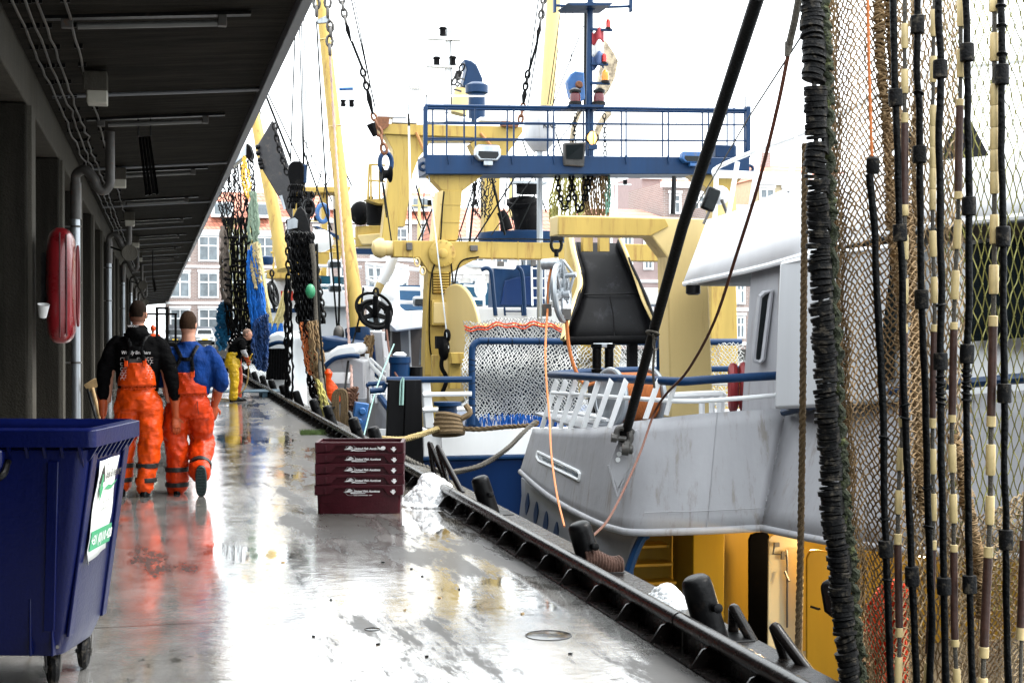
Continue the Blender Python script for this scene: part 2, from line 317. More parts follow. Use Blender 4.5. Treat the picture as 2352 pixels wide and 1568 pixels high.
def copytree(root, loc=None, rotz=None, label=None, group=None):
    def cp(o, par):
        c = o.copy(); col.objects.link(c); c.parent = par; W[c.name] = W.get(o.name, V()); 
        for ch in o.children: cp(ch, c)
        return c
    r = cp(root, None)
    if loc is not None: r.location = loc
    if rotz is not None: r.rotation_euler.z = rotz
    if label: r['label'] = label
    if group: r['group'] = group
    return r
def slabY(pts, Y, t): return MB().prism([PY(u, v, Y) for u, v in pts], (0, t, 0))
def lerp(a, b_, t): return a+(b_-a)*t
def spline(pts, n=8):
    pts = [V(p) for p in pts]; q = [pts[0]*2-pts[1]]+pts+[pts[-1]*2-pts[-2]]; o = []
    for i in range(1, len(q)-2):
        for k in range(n):
            t = k/n; a, b_, c_, d = q[i-1:i+3]
            o.append(.5*((2*b_)+(c_-a)*t+(2*a-5*b_+4*c_-d)*t*t+(3*b_-a-3*c_+d)*t**3))
    return o+[pts[-1]]
def twisted(mb, pts, r, strands=3, pitch=.16, n=5, step=.02):
    pts = [V(p) for p in pts]; path = []; L_ = 0
    for i in range(len(pts)-1):
        d = pts[i+1]-pts[i]; k = max(1, int(d.length/step))
        for j in range(k): path.append((pts[i]+d*(j/k), L_+d.length*j/k))
        L_ += d.length
    path.append((pts[-1], L_))
    for s_ in range(strands):
        o = []
        for i, (p, l) in enumerate(path):
            t = (path[min(i+1, len(path)-1)][0]-path[max(i-1, 0)][0]).normalized()
            x = t.cross(V((.3, .9, .2))).normalized(); y = t.cross(x); a = 2*math.pi*(l/pitch+s_/strands)
            o.append(p+x*(math.cos(a)*r*.5)+y*(math.sin(a)*r*.5))
        mb.tube(o, r*.56, n)
    return mb
def chain(mb, pts, L_=.09, r=.009, wd=.5, k=4, n=10):
    pts = [V(p) for p in pts]; seg = []; tot = sum((pts[i+1]-pts[i]).length for i in range(len(pts)-1)); cnt = max(2, int(tot/(L_*.72)))
    def at(d):
        for i in range(len(pts)-1):
            l = (pts[i+1]-pts[i]).length
            if d <= l or i == len(pts)-2: return pts[i]+(pts[i+1]-pts[i])*(d/max(l, 1e-6)), (pts[i+1]-pts[i]).normalized()
            d -= l
    for i in range(cnt):
        p, t = at(tot*(i+.5)/cnt); a = t.cross(V((.2, 1, .1))).normalized(); b_ = t.cross(a)
        ax = a if i % 2 else b_
        mb.torus(p, ax, L_*wd*.5, r, n, k, sx=1/wd, up=t.cross(ax) if False else t)
    return mb
def links(mb, pts, L_=.09, r=.009, wd=.55):
    return chain(mb, pts, L_, r, wd)
def islands(mb):
    par = list(range(len(mb.v)))
    def fd(i):
        while par[i] != i: par[i] = par[par[i]]; i = par[i]
        return i
    for f in mb.f:
        a = fd(f[0])
        for q in f[1:]:
            b_ = fd(q)
            if a != b_: par[b_] = a
    g_ = {}
    for f in mb.f: g_.setdefault(fd(f[0]), []).append(f)
    o = []
    for fs in g_.values():
        ids = sorted({i for f in fs for i in f}); mp = {i: k for k, i in enumerate(ids)}
        m = MB(); m.v = [mb.v[i] for i in ids]; m.f = [tuple(mp[i] for i in f) for f in fs]; o.append(m)
    return o
def split(mb, name, mat, parent=None, **k): return [q.build(name, mat, parent, **k) for q in islands(mb)]
def text(s, mat, origin, xdir, ydir, size, name='lettering', parent=None, ext=.001, bold=0, shear=0, sxs=1, align='LEFT'):
    cu = bpy.data.curves.new(name, 'FONT'); cu.body = s; cu.size = size; cu.extrude = 0; cu.offset = bold; cu.shear = shear; cu.align_x = align; cu.resolution_u = 3
    to = bpy.data.objects.new(name, cu); col.objects.link(to); dg = bpy.context.evaluated_depsgraph_get(); dg.update()
    me = bpy.data.meshes.new_from_object(to.evaluated_get(dg)); bpy.data.objects.remove(to); bpy.data.curves.remove(cu)
    x = V(xdir).normalized(); y = V(ydir).normalized(); z = x.cross(y); o0 = W[parent.name] if parent else V()
    for v in me.vertices: v.co = V(origin)-o0+x*v.co.x*sxs+y*v.co.y+z*ext
    me.materials.clear(); me.materials.append(mat)
    o = bpy.data.objects.new(name, me); col.objects.link(o)
    if parent: o.parent = parent
    W[o.name] = o0; return o
def netmesh(fn, nu, nv, r, hexy=.25, jit=.0, knots=0, n=3, skip=0):
    """diamond netting over the surface fn(a,b), a,b in 0..1; every twine is a real tube"""
    mb = MB(); rr = random.Random(nu*31+nv)
    pt = {}
    def g(i, j):
        k = (i, j)
        if k not in pt:
            a, b_ = (i+(j % 2)*.5)/nu, j/nv
            pt[k] = fn(min(1, max(0, a+rr.uniform(-jit, jit)/nu)), min(1, max(0, b_+rr.uniform(-jit, jit)/nv)))
        return pt[k]
    for j in range(nv):
        for i in range(nu):
            if skip and rr.random() < skip: continue
            a = g(i, j)
            nb_ = [(i, j+1), (i-1, j+1)] if j % 2 == 0 else [(i, j+1), (i+1, j+1)]
            for q in nb_:
                if 0 <= q[0] <= nu:
                    b_ = g(*q); mb.tube([a, lerp(a, b_, .5)+V((rr.uniform(-1, 1), 0, rr.uniform(-1, 1)))*r*1.2*(jit > 0), b_], r, n, cap=False)
            if knots: mb.ball(a, knots, 5, 4)
    return mb
# ============================================================ SETTING
WL = -2.7
mb = MB(); n = 60
mb.box((0, 400, WL-.5), (1600, 1400, 1.0)); mb.build('water', WATER, kind='structure')
MB().box((-6.5, 55, -2), (19, 260, 4)).build('quay_ground', GRD, kind='structure')
MB().box((0, 490, -2.02), (1500, 610, 4)).build('street_ground', GRD, kind='structure')
# hall with columns, beam and canopy
hall = thing('market_hall', (-4, 80, 0), 'long dark concrete fish hall with fins and deep canopy along the quay', 'building')
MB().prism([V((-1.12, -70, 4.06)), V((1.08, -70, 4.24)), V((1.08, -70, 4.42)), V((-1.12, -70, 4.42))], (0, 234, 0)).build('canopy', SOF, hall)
MB().box((1.13, 47, 4.28), (.09, 234, .26)).build('gutter', GRYD, hall, bevel=.01)
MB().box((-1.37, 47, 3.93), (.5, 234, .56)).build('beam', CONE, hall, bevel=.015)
MB().box((-3.4, 47, 3.2), (3.4, 234, 3.4)).build('upper_wall', CONC, hall)
MB().box((-2.6, 47, 1.0), (.3, 234, 2)).build('back_wall', CONC, hall)
for k in range(-6, 34):
    y = 5.0+4.3*k
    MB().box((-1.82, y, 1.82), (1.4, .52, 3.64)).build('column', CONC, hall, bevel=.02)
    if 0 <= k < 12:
        MB().box((-1.105, y+.02, 1.82), (.05, .38, 3.62)).build('lit_column_strip', CONE, hall, bevel=.008)  # paler strip paints in the light on the column's outer face
mb = MB()
for k in range(20):
    y = 8.5+7.1*k
    mb.tube([(-1.05, y, 4.05), (1.09, y+.05, 4.22), (1.18, y+.05, 4.2), (1.18, y+.05, 4.45)], .022, 6)
split(mb, 'joint_strip', GRYD, hall)
# downpipes
pipes = [(157, 178, 370, 960), (240, 252, 500, 800)]
def downpipe(y, lab):
    t = thing('downpipe', (-1.0, y, 0), lab, 'drainpipe', 'drainpipes on the hall columns')
    MB().tube([(-.98, y, 0), (-.98, y, 3.02)], .055, 12).build('pipe', GALV, t)
    MB().tube([(-.98, y, 2.99), (-.98, y, 3.45)], .07, 12).build('collar', STEEL, t)
    b_ = MB().tube(spline([(-.98, y, 3.42), (-.97, y-.03, 3.55), (-.86, y-.1, 3.6), (-.76, y-.12, 3.5), (-.72, y-.12, 3.4), (-.64, y-.12, 3.34), (-.57, y-.12, 3.42), (-.56, y-.12, 3.55), (-.56, y-.12, 4.08)], 5), .06, 10)
    b_.build('swan_neck', STEEL, t)
    m = MB()
    for z in (.3, 1.2, 2.2, 2.9): m.tube([(-.98, y, z-.012), (-.98, y, z+.012)], .068, 12).box((-1.06, y, z), (.1, .03, .02))
    split(m, 'clamp', STEEL, t); return t
dp = downpipe(18.6, 'nearest silver drainpipe with hooked top, behind the red life ring case')
for i, (y, lab) in enumerate(((31.4, 'second silver drainpipe along the hall, left of the black hoodie walker'), (44.6, 'third drainpipe along the hall, beyond the second one'), (58, 'fourth drainpipe along the hall'), (71, 'fifth drainpipe along the hall, thin with distance'), (84, 'farthest drainpipe along the dark hall'))):
    copytree(dp, (-1.0, y, 0), label=lab)
# cables on the soffit
def zs(x): return 4.06+(x+1.12)/2.2*.18
for i, (x0, lab) in enumerate(((-1.02, 'grey conduit in the corner of the canopy, left of the rest'), (-.93, 'conduit second from the hall wall under the canopy'), (-.85, 'conduit third from the hall wall under the canopy'), (-.66, 'conduit farthest from the hall wall, running to the junction boxes'))):
    rr = random.Random(i); pts = []; y = 3
    while y < 60:
        pts.append((x0+rr.uniform(-.012, .012)*(1+2*(rr.random() < .12)), y, zs(x0)-.035+rr.uniform(-.006, .006))); y += .45
    t = thing('conduit', (x0, 3, 4), lab, 'cable', 'cables along the canopy')
    MB().tube(pts, .012, 6).build('cable', STEEL, t)
    m = MB()
    for p in pts[::2]: m.box((p[0], p[1], zs(x0)-.02), (.07, .03, .035))
    split(m, 'cable_clip', BLK, t)
# junction boxes
jb = thing('junction_box', (-.52, 14.2, 3.86), 'pale square junction box nearest on the canopy above the drainpipe', 'electric box', 'junction boxes under the canopy')
MB().box((-.56, 14.2, 3.98), (.22, .32, .18)).build('box', CONE, jb, bevel=.01); MB().box((-.545, 14.2, 3.84), (.19, .25, .13)).build('cover', M('pale_grey_plastic', (.42, .40, .34), .4), jb, bevel=.012)
for y, l in ((22.6, 'second pale junction box under the canopy'), (31.2, 'third junction box under the canopy, small with distance'), (39.5, 'fourth junction box under the canopy'), (48, 'farthest junction box under the canopy')):
    copytree(jb, (-.52, y, 3.86), label=l)
# lamps
fl = thing('tube_lamp', (-.2, 11.75, 4.1), 'nearest long fluorescent lamp on the canopy soffit', 'lamp', 'tube lamps under the canopy')
m = MB(); m.tube([(-.60, 11.75, 4.02), (.48, 11.75, 4.10)], .026, 10); m.build('tube', TUBEL, fl)
m = MB(); m.box((-.68, 11.75, 4.04), (.09, .07, .08)); m.box((.52, 11.75, 4.12), (.07, .08, .09)); split(m, 'holder', STEEL, fl, bevel=.005)
MB().box((-.05, 11.75, 4.13), (1.6, .10, .025), Matrix.Rotation(-.075, 3, 'Y')).build('housing', BLK, fl)
for i, y in enumerate((17.4, 23.3, 28.5, 34, 40, 46.5, 53)):
    copytree(fl, (-.15, y, 4.1), label=['second', 'third', 'fourth', 'fifth', 'sixth', 'seventh', 'farthest'][i]+' fluorescent lamp along the canopy soffit')
# hanging dark rubber strip
def strip(y0, y1, x, lab, tilt):
    m = MB(); n_ = 5
    for k in range(n_):
        xx = x+.035*k; m.box((xx, (y0+y1)/2, zs(x)-.17-.3*tilt), (.03, (y1-y0), .25+.03*(k % 2)))
    return m
t = thing('hanging_strip', (.1, 20, 3.8), 'black slatted board hung under the canopy, close to the camera', 'hanging board', 'black boards under the canopy')
c0 = P(318, 315, 16.9); c1 = P(346, 313, 16.9); c2 = P(366, 445, 15.6); c3 = P(334, 448, 15.6)
m = MB()
for k in range(4):
    a0, a1 = lerp(c0, c1, k/4), lerp(c0, c1, (k+.86)/4); b0, b1 = lerp(c3, c2, k/4), lerp(c3, c2, (k+.86)/4)
    b0 = b0+V((0, 0, R.uniform(-.02, .02)))
    m.prism([a0, a1, b1, b0], (0, .03, 0))
split(m, 'slat', BLK, t); MB().tube([c0+V((0, 0, .01)), V((c0.x, c0.y, zs(c0.x)))], .01, 6).build('hanger', BLK, t); MB().tube([c1+V((0, 0, .01)), V((c1.x, c1.y, zs(c1.x)))], .01, 6).build('hanger', BLK, t)
t = thing('hanging_strip', (.15, 45, 3.6), 'small black board hung far along under the canopy', 'hanging board', 'black boards under the canopy')
MB().prism([P(349, 637, 44), P(354, 637, 44), P(360, 668, 42), P(354, 670, 42)], (0, .03, 0)).build('slats', BLK, t)
MB().tube([P(351, 637, 44), P(351, 620, 44)+V((0, 0, .6))], .02, 6).build('hanger', BLK, t)
# horn speakers / floodlights
def horn(u, v, D, r, lab):
    p = P(u, v, D); t = thing('horn_speaker', p, lab, 'loudspeaker', 'round speakers on the hall')
    MB().lathe(p+V((-.02, .25, 0)), (.3, -1, -.1), [(r*.5, 0), (r*.7, .08), (r*.95, .18), (r, .26), (r*.92, .27), (r*.75, .26)], 18).build('horn', CONE, t)
    MB().tube([p+V((-.02, .2, 0)), p+V((-.3, .3, .1))], .02, 6).build('bracket', BLK, t)
horn(291, 578, 27, .16, 'round pale horn speaker nearest on the hall columns')
horn(324, 653, 44, .15, 'second round horn speaker farther along the hall')
horn(330, 694, 60, .15, 'farthest round horn speaker along the hall')

# kerb rail on the quay edge, 5.7 m sections
XR = 2.58
def section(y0, ln, gus, lab):
    t = thing('kerb_rail', (XR, y0, 0), lab, 'kerb rail', 'steel kerb rail sections along the quay edge')
    m = MB(); m.tube([(XR, y0+.01, .155), (XR, y0+ln-.012, .155)], .043, 14); m.build('pipe', RAILM, t)
    m = MB(); m.box((XR+.02, y0+ln/2, .075), (.016, ln-.02, .15)); m.box((XR-.03, y0+ln/2, .012), (.12, ln-.02, .012)); m.build('web_plate', RAILM, t)
    if gus:
        for k in range(10):
            y = y0+.12+k*ln/10
            MB().prism([(XR+.01, y, .13), (XR-.055, y, .11), (XR-.12, y, .02), (XR+.01, y, .02)], (0, .014, 0)).build('gusset', RAILM, t)
    return t
names = ['nearest section of the black steel kerb rail', 'second section of the kerb rail, by the stub bollard with rusty rope', 'third section of the kerb rail, beside the ice heap', 'fourth section of the kerb rail, behind the maroon crates', 'fifth section of the kerb rail', 'sixth section of the kerb rail']
s0 = section(1.1, 5.7, 1, names[0])
for k in range(1, 12):
    copytree(s0, (XR, 1.1+5.7*k, 0), label=names[k] if k < 6 else 'section %d of the kerb rail from the camera, small with distance' % (k+1))
sf = section(69.5, 90, 0, 'long distant stretch of the kerb rail at the far quay')
# quay coping
cop = MB().box((2.86, 80, .008), (.34, 170, .03)); cop.build('coping_strip', RAILM, label='flat steel coping along the quay edge outside the kerb rail', cat='kerb')
# stub bollards
def bollard(u, D, lab, s=1, h=.40, proto=None):
    x = 2.86; y = D/math.cos(TH)-x*math.tan(TH)
    t = thing('stub_bollard', (x, y, 0), lab, 'bollard', 'leaning stub bollards along the quay edge')
    ax = V((-.13, -.02, h)).normalized()
    m = MB(); m.lathe((x, y, -.1), ax, [(.084, 0), (.082, .05), (.080, h+.02), (.075, h+.05), (.058, h+.068), (.025, h+.075)], 20); m.build('post', BLK, t)
    MB().lathe(V((x, y, 0))+ax*(h*.52)+V((0, -.085, 0)), (.1, -1, .1), [(.022, 0), (.022, .03), (.026, .032), (.026, .045), (.015, .05)], 10).build('pin', BLK, t)
    MB().box((x, y, .015), (.28, .3, .03)).build('base_plate', BLK, t, bevel=.005)
    return t
bl = bollard(1640, 7.45, 'nearest leaning black stub bollard with a pin, by the yellow interior')
bs = [(9.5, 'black stub bollard with rusty rope wound round its foot'), (12.4, 'stub bollard right of the white ice heap'), (18.5, 'stub bollard just behind the maroon crates, right one'), (20.4, 'stub bollard behind the crates with pale rope round it'), (23.5, 'stub bollard beside the steel hoop of the black net'), (25.6, 'stub bollard at the foot of the black chain net')]+[(28.8+3.1*i, 'stub bollard number %d from the camera along the quay' % (i+8)) for i in range(14)]
BP = []
for D, l in bs:
    x = 2.86; y = D/math.cos(TH)-x*math.tan(TH); copytree(bl, (x, y, 0), label=l, rotz=R.uniform(-.12, .12)); BP.append(V((x, y, 0)))
# handrail hoops over the quay ladders
def hoop(a, t_, b_, lab):
    a, t_, b_ = V(a), V(t_), V(b_)
    pts = [a, lerp(a, t_, .55), lerp(a, t_, .85)]+[t_+V((0, 0, 0))]+[lerp(t_, b_, .15), lerp(t_, b_, .5), b_]
    m = MB().tube(spline(pts, 6), .029, 10); return m.build('grab_hoop', RAILM, label=lab, cat='grab rail', group='bent grab hoops of the quay ladders')
def H(u, v, D): return P(u, v, D)
hoop(H(1682, 1490, 7.6), H(1686, 1397, 7.55), H(1742, 1496, 7.35), 'bent steel grab hoop right of the nearest bollard, left of two')
hoop(H(1815, 1545, 7.0), H(1780, 1440, 7.0), H(1893, 1590, 6.75), 'bent steel grab hoop nearest the net, right of two')
hoop(H(999, 1105, 15.3), H(987, 1018, 15.3), H(1020, 1095, 15.2), 'upright bent grab hoop beside the ice heap, left of two')
hoop(H(1032, 1120, 14.2), H(1006, 1026, 14.4), H(1062, 1132, 14.0), 'longer bent grab hoop beside the ice heap, right of two')
hoop(H(742, 965, 26.5), H(726, 910, 26.6), H(760, 960, 26.5), 'small bent grab hoop at the foot of the black net')
hoop(H(816, 998, 21.5), H(803, 948, 21.7), H(828, 1003, 21.3), 'small bent grab hoop before the bollard behind the crates')
# drain covers
def dent(u, v, r, lab):
    p = PZ(u, v, .006); t = thing('drain_cover', p, lab, 'drain cover', 'metal covers in the wet quay')
    r *= .8; p.z = .0005; MB().lathe(p, (0, 0, 1), [(r, 0), (r, .001), (r*.97, .0015)], 24).build('lid', M('wet_iron', (.02, .018, .016), .12, var=.8, scale=25, ds=.35), t); MB().torus(p+V((0, 0, .001)), (0, 0, 1), r*1.03, .002, 28, 5).build('ring', BLK, t)
dent(855, 1442, .05, 'small round cover sunk in the wet quay, left one'); dent(1260, 1456, .15, 'large round cover holding a puddle near the rail'); dent(1381, 1391, .05, 'small round cover close to the kerb rail')
# litter
m = MB()
rr = random.Random(4)
for i, (u, v) in enumerate([(930, 1400), (945, 1305), (905, 1247), (1010, 1372), (868, 1478), (970, 1322), (1150, 1230), (760, 1376), (880, 1290), (1200, 1408), (1055, 1352), (1310, 1500), (650, 1290), (720, 1460), (980, 1506)]):
    p = PZ(u, v, .004); s = rr.uniform(.005, .012)
    MB().box(p, (s*2, s, .008), Matrix.Rotation(rr.uniform(0, 3), 3, 'Z')).build('debris_chip', BLK if i % 3 else WOOD, label='tiny dark scrap on the wet quay', cat='debris', group='scraps on the wet quay')

# ============================================================ ICE HEAPS
def ice(u, v, D, rx, ry, h, lab):
    c = P(u, v, D); c.z = max(0, c.z) if c.z > -.2 else c.z; m = MB(); rr = random.Random(int(u))
    for i in range(900):
        a = rr.uniform(0, 6.28); q = rr.random()**.62*1.25; hh = h*max(0, (1-min(1, q)**1.5))*(1+.25*noise.noise(V((math.cos(a)*q*3, math.sin(a)*q*3, u))))
        k = rr.uniform(.018, .055)*(h/.3)**.6*(1.2-.5*q); m.ball(c+V((math.cos(a)*rx*q, math.sin(a)*ry*q, max(.004, hh-k*.7))), (k*rr.uniform(.8, 1.4), k, k*rr.uniform(.7, 1.1)), 7, 5)
    m.rings([(c.x, c.y, c.z, rx*.95, ry*.95), (c.x, c.y, c.z+h*.35, rx*.72, ry*.72), (c.x, c.y, c.z+h*.7, rx*.4, ry*.4), (c.x, c.y, c.z+h*.85, rx*.2, ry*.2)], 16)
    return m.build('ice_heap', ICE, label=lab, cat='ice heap', sharp=180)
ice(992, 1160, 13.3, .27, .32, .27, 'white heap of crushed ice beside the maroon crates'); 
ice(1530, 1402, 8.35, .13, .2, .14, 'pinkish white ice heap between kerb rail and bollard')
MB().ball(P(1458, 1401, 8.2), (.07, .05, .03), 14, 8).build('white_float', CUP, label='small white oval float under the kerb rail', cat='float')
# grass tufts at the joint
m = MB(); rr = random.Random(3)
for i in range(900):
    u = rr.uniform(690, 755); p = PZ(u, 996+rr.uniform(-4, 3), 0); m.add([p, p+V((.01, 0, 0)), p+V((rr.uniform(-.05, .05), rr.uniform(-.03, .03), rr.uniform(.02, .07)))], [(0, 1, 2)])
m.build('weeds', GREEN, kind='stuff', label='green weeds in the quay joint behind the crates', cat='weeds')

# ============================================================ CRATES
ct = PZ(838, 1180, 0)
cr_rot = rad(-11)   # turned so that its long side faces the camera
def crate(z, idx, lab):
    t = thing('fish_crate', (0, 0, 0), lab, 'crate', 'nested maroon fish crates')
    Lx, Ly, Hh, rim = .385, .225, .255, .118
    def ring_(x, y, z_, r=.03, n_=5):
        o = []
        for sx, sy, a0 in ((1, 1, 0), (-1, 1, 90), (-1, -1, 180), (1, -1, 270)):
            for k in range(n_): a = rad(a0+90*k/(n_-1)); o.append(V((sx*(x-r)+r*math.cos(a), sy*(y-r)+r*math.sin(a), z_)))
        return o
    def loft(rs):
        m = MB(); n_ = len(rs[0])
        m.add([p for r_ in rs for p in r_], [(i*n_+k, i*n_+(k+1) % n_, (i+1)*n_+(k+1) % n_, (i+1)*n_+k) for i in range(len(rs)-1) for k in range(n_)]+[tuple(range(n_-1, -1, -1)), tuple(range((len(rs)-1)*n_, len(rs)*n_))]); return m
    b_ = loft([ring_(Lx-.022, Ly-.022, 0), ring_(Lx-.014, Ly-.014, Hh-.02), ring_(Lx-.03, Ly-.03, Hh-.02), ring_(Lx-.04, Ly-.04, .012)]); b_.build('body', CRATE, t, bevel=.002)
    # raised band with the trapezoid cut out on the long sides, ribs and lip
    m = MB(); zt = Hh
    for s in (-1, 1):
        y = s*(Ly-.016); d = (0, s*.026, 0)
        for pts in ([(-Lx, zt-.004), (Lx, zt-.004), (Lx, zt-.026), (-Lx, zt-.026)],
                    [(-Lx, zt-.022), (-.20, zt-.022), (-.25, zt-.075), (-Lx, zt-.09)],
                    [(Lx, zt-.022), (.21, zt-.022), (.26, zt-.09), (Lx, zt-.09)]):
            m.prism([V((x_, y, z_)) for x_, z_ in pts], d)
        for x_ in (-.38, -.30, -.29, .33): m.box((x_, s*(Ly+.012), zt-.052), (.006, .008, .06))
    for s in (-1, 1):
        m.box((s*(Lx-.003), 0, zt-.048), (.016, 2*Ly-.03, .088)); m.box((s*(Lx-.01), 0, zt-.006), (.03, 2*Ly-.02, .012))
    m.box((0, -(Ly-.008), zt-.006), (2*Lx-.02, .03, .012)); m.box((0, Ly-.008, zt-.006), (2*Lx-.02, .03, .012))
    m.build('rim', CRATE, t, bevel=.002)
    # emblem: dotted ring, two fish waves, lettering, arrow
    y = -(Ly-.006); e = MB()
    cz = zt-.058
    for k in range(34):
        a = 2*math.pi*k/34
        if math.sin(a) > -.35 or idx == 0: e.box((-.075+math.cos(a)*.043, y-.001, cz+math.sin(a)*.043*.8), (.0035, .002, .0035))
    def arc(p): e.prism([V((x_, y, cz+z_)) for x_, z_ in p], (0, -.002, 0))
    arc([(-.135, -.004), (-.11, .004), (-.095, .012), (-.083, .014), (-.07, .006), (-.055, -.002), (-.075, -.005), (-.1, -.007)])
    arc([(-.10, .014), (-.088, .024), (-.076, .027), (-.066, .018), (-.05, .006), (-.066, .008), (-.083, .015)])
    arc([(-.078, -.014), (-.06, -.006), (-.05, -.004), (-.035, -.012), (.055, -.014), (.06, -.0185), (-.03, -.0195), (-.05, -.016), (-.062, -.02)])
    y = -(Ly+.011); arc([(.292, .018), (.316, .018), (.316, .004), (.332, .004), (.304, -.026), (.276, .004), (.292, .004)]); y = -(Ly-.006)
    e.build('printed_emblem', WPR, t)
    text('United Fish Auctions', WPR, (-.045, y-.001, cz-.006), (1, 0, 0), (0, 0, 1), .0265, 'lettering', t, bold=.0011, shear=.25, sxs=1.02)
    if idx == 0: text('VISAF SCHEVENINGEN   2017', WPR, (-.045, y-.001, cz-.036), (1, 0, 0), (0, 0, 1), .0115, 'lettering', t, bold=.0004, sxs=1.1)
    return t
labs = ['bottom maroon fish crate of the stack, standing on the wet quay', 'second maroon fish crate from the bottom of the stack', 'middle maroon fish crate of the stack of five', 'fourth maroon fish crate up, just under the top one', 'topmost maroon fish crate, with a pale smudge at its rim']
for i in range(5):
    t = crate(0, i if i == 0 else 1, labs[i]); t.location = ct+V((R.uniform(-.007, .007), .24, i*.094)); t.rotation_euler.z = cr_rot+R.uniform(-.02, .02)
    if i == 4:
        e = MB(); e.prism([V((.21+math.cos(a)*.022, -.236, .205+math.sin(a)*.017)) for a in [k*.5 for k in range(12)]], (0, -.0025, 0)); e.prism([V((.155, -.236, .222)), V((.18, -.236, .21)), V((.2, -.236, .185)), V((.175, -.236, .2))], (0, -.0025, 0)); e.build('smudge', WPR, t)

# ============================================================ WASTE CONTAINER
bt = thing('waste_container', (0, 0, 0), 'big open blue wheeled waste container with a torn white sticker', 'waste container')
bw, bd = 1.36, .70   # local: x from -bw..0, y 0..bd, front-right corner at the origin (rim)
def rr_(x0, x1, y0, y1, z, r=.05, n_=5):
    o = []
    for cx, cy, a0 in ((x1-r, y1-r, 0), (x0+r, y1-r, 90), (x0+r, y0+r, 180), (x1-r, y0+r, 270)):
        for k in range(n_): a = rad(a0+90*k/(n_-1)); o.append(V((cx+r*math.cos(a), cy+r*math.sin(a), z)))
    return o
def loft(rs, close=True):
    m = MB(); n_ = len(rs[0])
    m.add([p for r_ in rs for p in r_], [(i*n_+k, i*n_+(k+1) % n_, (i+1)*n_+(k+1) % n_, (i+1)*n_+k) for i in range(len(rs)-1) for k in range(n_)]+([tuple(range(n_-1, -1, -1)), tuple(range((len(rs)-1)*n_, len(rs)*n_))] if close else [])); return m
loft([rr_(-bw+.16, -.20, .12, bd-.1, .16, .07), rr_(-bw+.13, -.16, .08, bd-.07, .26, .07), rr_(-bw+.06, -.05, .035, bd-.035, 1.10, .05), rr_(-bw+.08, -.07, .055, bd-.055, 1.10, .05), rr_(-bw+.15, -.18, .10, bd-.09, .28, .05)]).build('body', BINM, bt, bevel=.004)
loft([rr_(-bw, 0, 0, bd, 1.115, .035), rr_(-bw, 0, 0, bd, 1.19, .035), rr_(-bw+.035, -.035, .035, bd-.035, 1.20, .03), rr_(-bw+.07, -.065, .065, bd-.06, 1.17, .03), rr_(-bw+.07, -.065, .065, bd-.06, 1.1, .03), rr_(-bw+.03, -.03, .03, bd-.03, 1.105, .03)], False).build('rim', BINM, bt, bevel=.003)
m = MB()
for k in range(9):   # comb ribs below the rim, right side
    y = .08+k*.068; m.prism([V((-.006, y, 1.12)), V((-.075, y, 1.12)), V((-.08, y, 1.04)), V((-.05, y, 1.05))], (0, .012, 0))
for k in range(16):
    x = -bw+.08+k*.08; m.prism([V((x, .006, 1.12)), V((x, .05, 1.12)), V((x, .06, 1.02))], (.012, 0, 0))
split(m, 'comb_rib', BINM, bt)
m = MB(); m.box((-.66, .005, 1.04), (.5, .05, .13)); m.build('lifting_pocket', BINM, bt, bevel=.015)
m = MB(); m.tube(spline([(-.40, .03, 1.05), (-.40, -.05, .99), (-.5, -.065, .975), (-.66, -.065, .97), (-.82, -.065, .975), (-.92, -.05, .99), (-.92, .03, 1.05)], 5), .016, 8); m.build('handle', BLK, bt)
m = MB()   # corner ribs and pressed panel on the right side
for y in (.10, .57):
    m.prism([V((-.052, y, 1.08)), V((-.052, y+.07, 1.08)), V((-.167, y+.06, .25)), V((-.167, y, .25))], (.014, 0, .001))
for x in (-.17, -1.2): m.prism([V((x, .035, 1.05)), V((x-.05, .035, 1.05)), V((x-.09, .085, .28)), V((x-.04, .085, .28))], (0, -.014, 0))
m.prism([V((-.24, .052, .95)), V((-.62, .05, 1.0)), V((-.95, .05, 1.0)), V((-1.14, .055, .9)), V((-1.12, .09, .3)), V((-.26, .09, .3))], (0, -.007, 0))
for x in (-.22, -.32): m.box((x, .09, .3), (.012, .04, .26))
split(m, 'side_rib', BINM, bt, bevel=.004)
def sidept(y, z, off=.018): t_ = (z-.26)/(1.10-.26); return V((-.16+.11*t_+off, y, z))
a, b_, c_, d = sidept(.20, 1.035), sidept(.47, 1.04), sidept(.45, .60), sidept(.17, .565)
nx = V((.012, 0, 0))
rows = []
for i in range(9):
    rows.append([lerp(lerp(a, d, i/8), lerp(b_, c_, i/8), k/8)+V((.004*math.sin(i*1.3+k)+(.02 if (i == 8 and k == 0) else 0), 0, 0)) for k in range(9)])
MB().grid(rows).build('sticker', STK, bt, solid=.002)
sdir = (b_-a).normalized(); udir = (a-d).normalized()
def sk(x_, z_, o=.007): return d+sdir*x_+udir*z_+V((o, 0, 0))
MB().prism([sk(.005, .06), sk(.29, .062), sk(.29, .15), sk(.005, .15)], (.002, 0, 0)).build('sticker_band', STG, bt)
text('+31 (0)10 428', STK, sk(.012, .085, .010), sdir, udir, .062, 'lettering', bt, bold=.0015, sxs=.8)
text('Bek & Verburg', INK, sk(.095, .385, .009), sdir, udir, .058, 'lettering', bt, bold=.001, sxs=.62)
text('• Cleaning and handling cargo', INK, sk(.08, .27, .009), sdir, udir, .022, 'lettering', bt, sxs=.62); text('• Cleaning Maritime waste', INK, sk(.08, .235, .009), sdir, udir, .022, 'lettering', bt, sxs=.62)
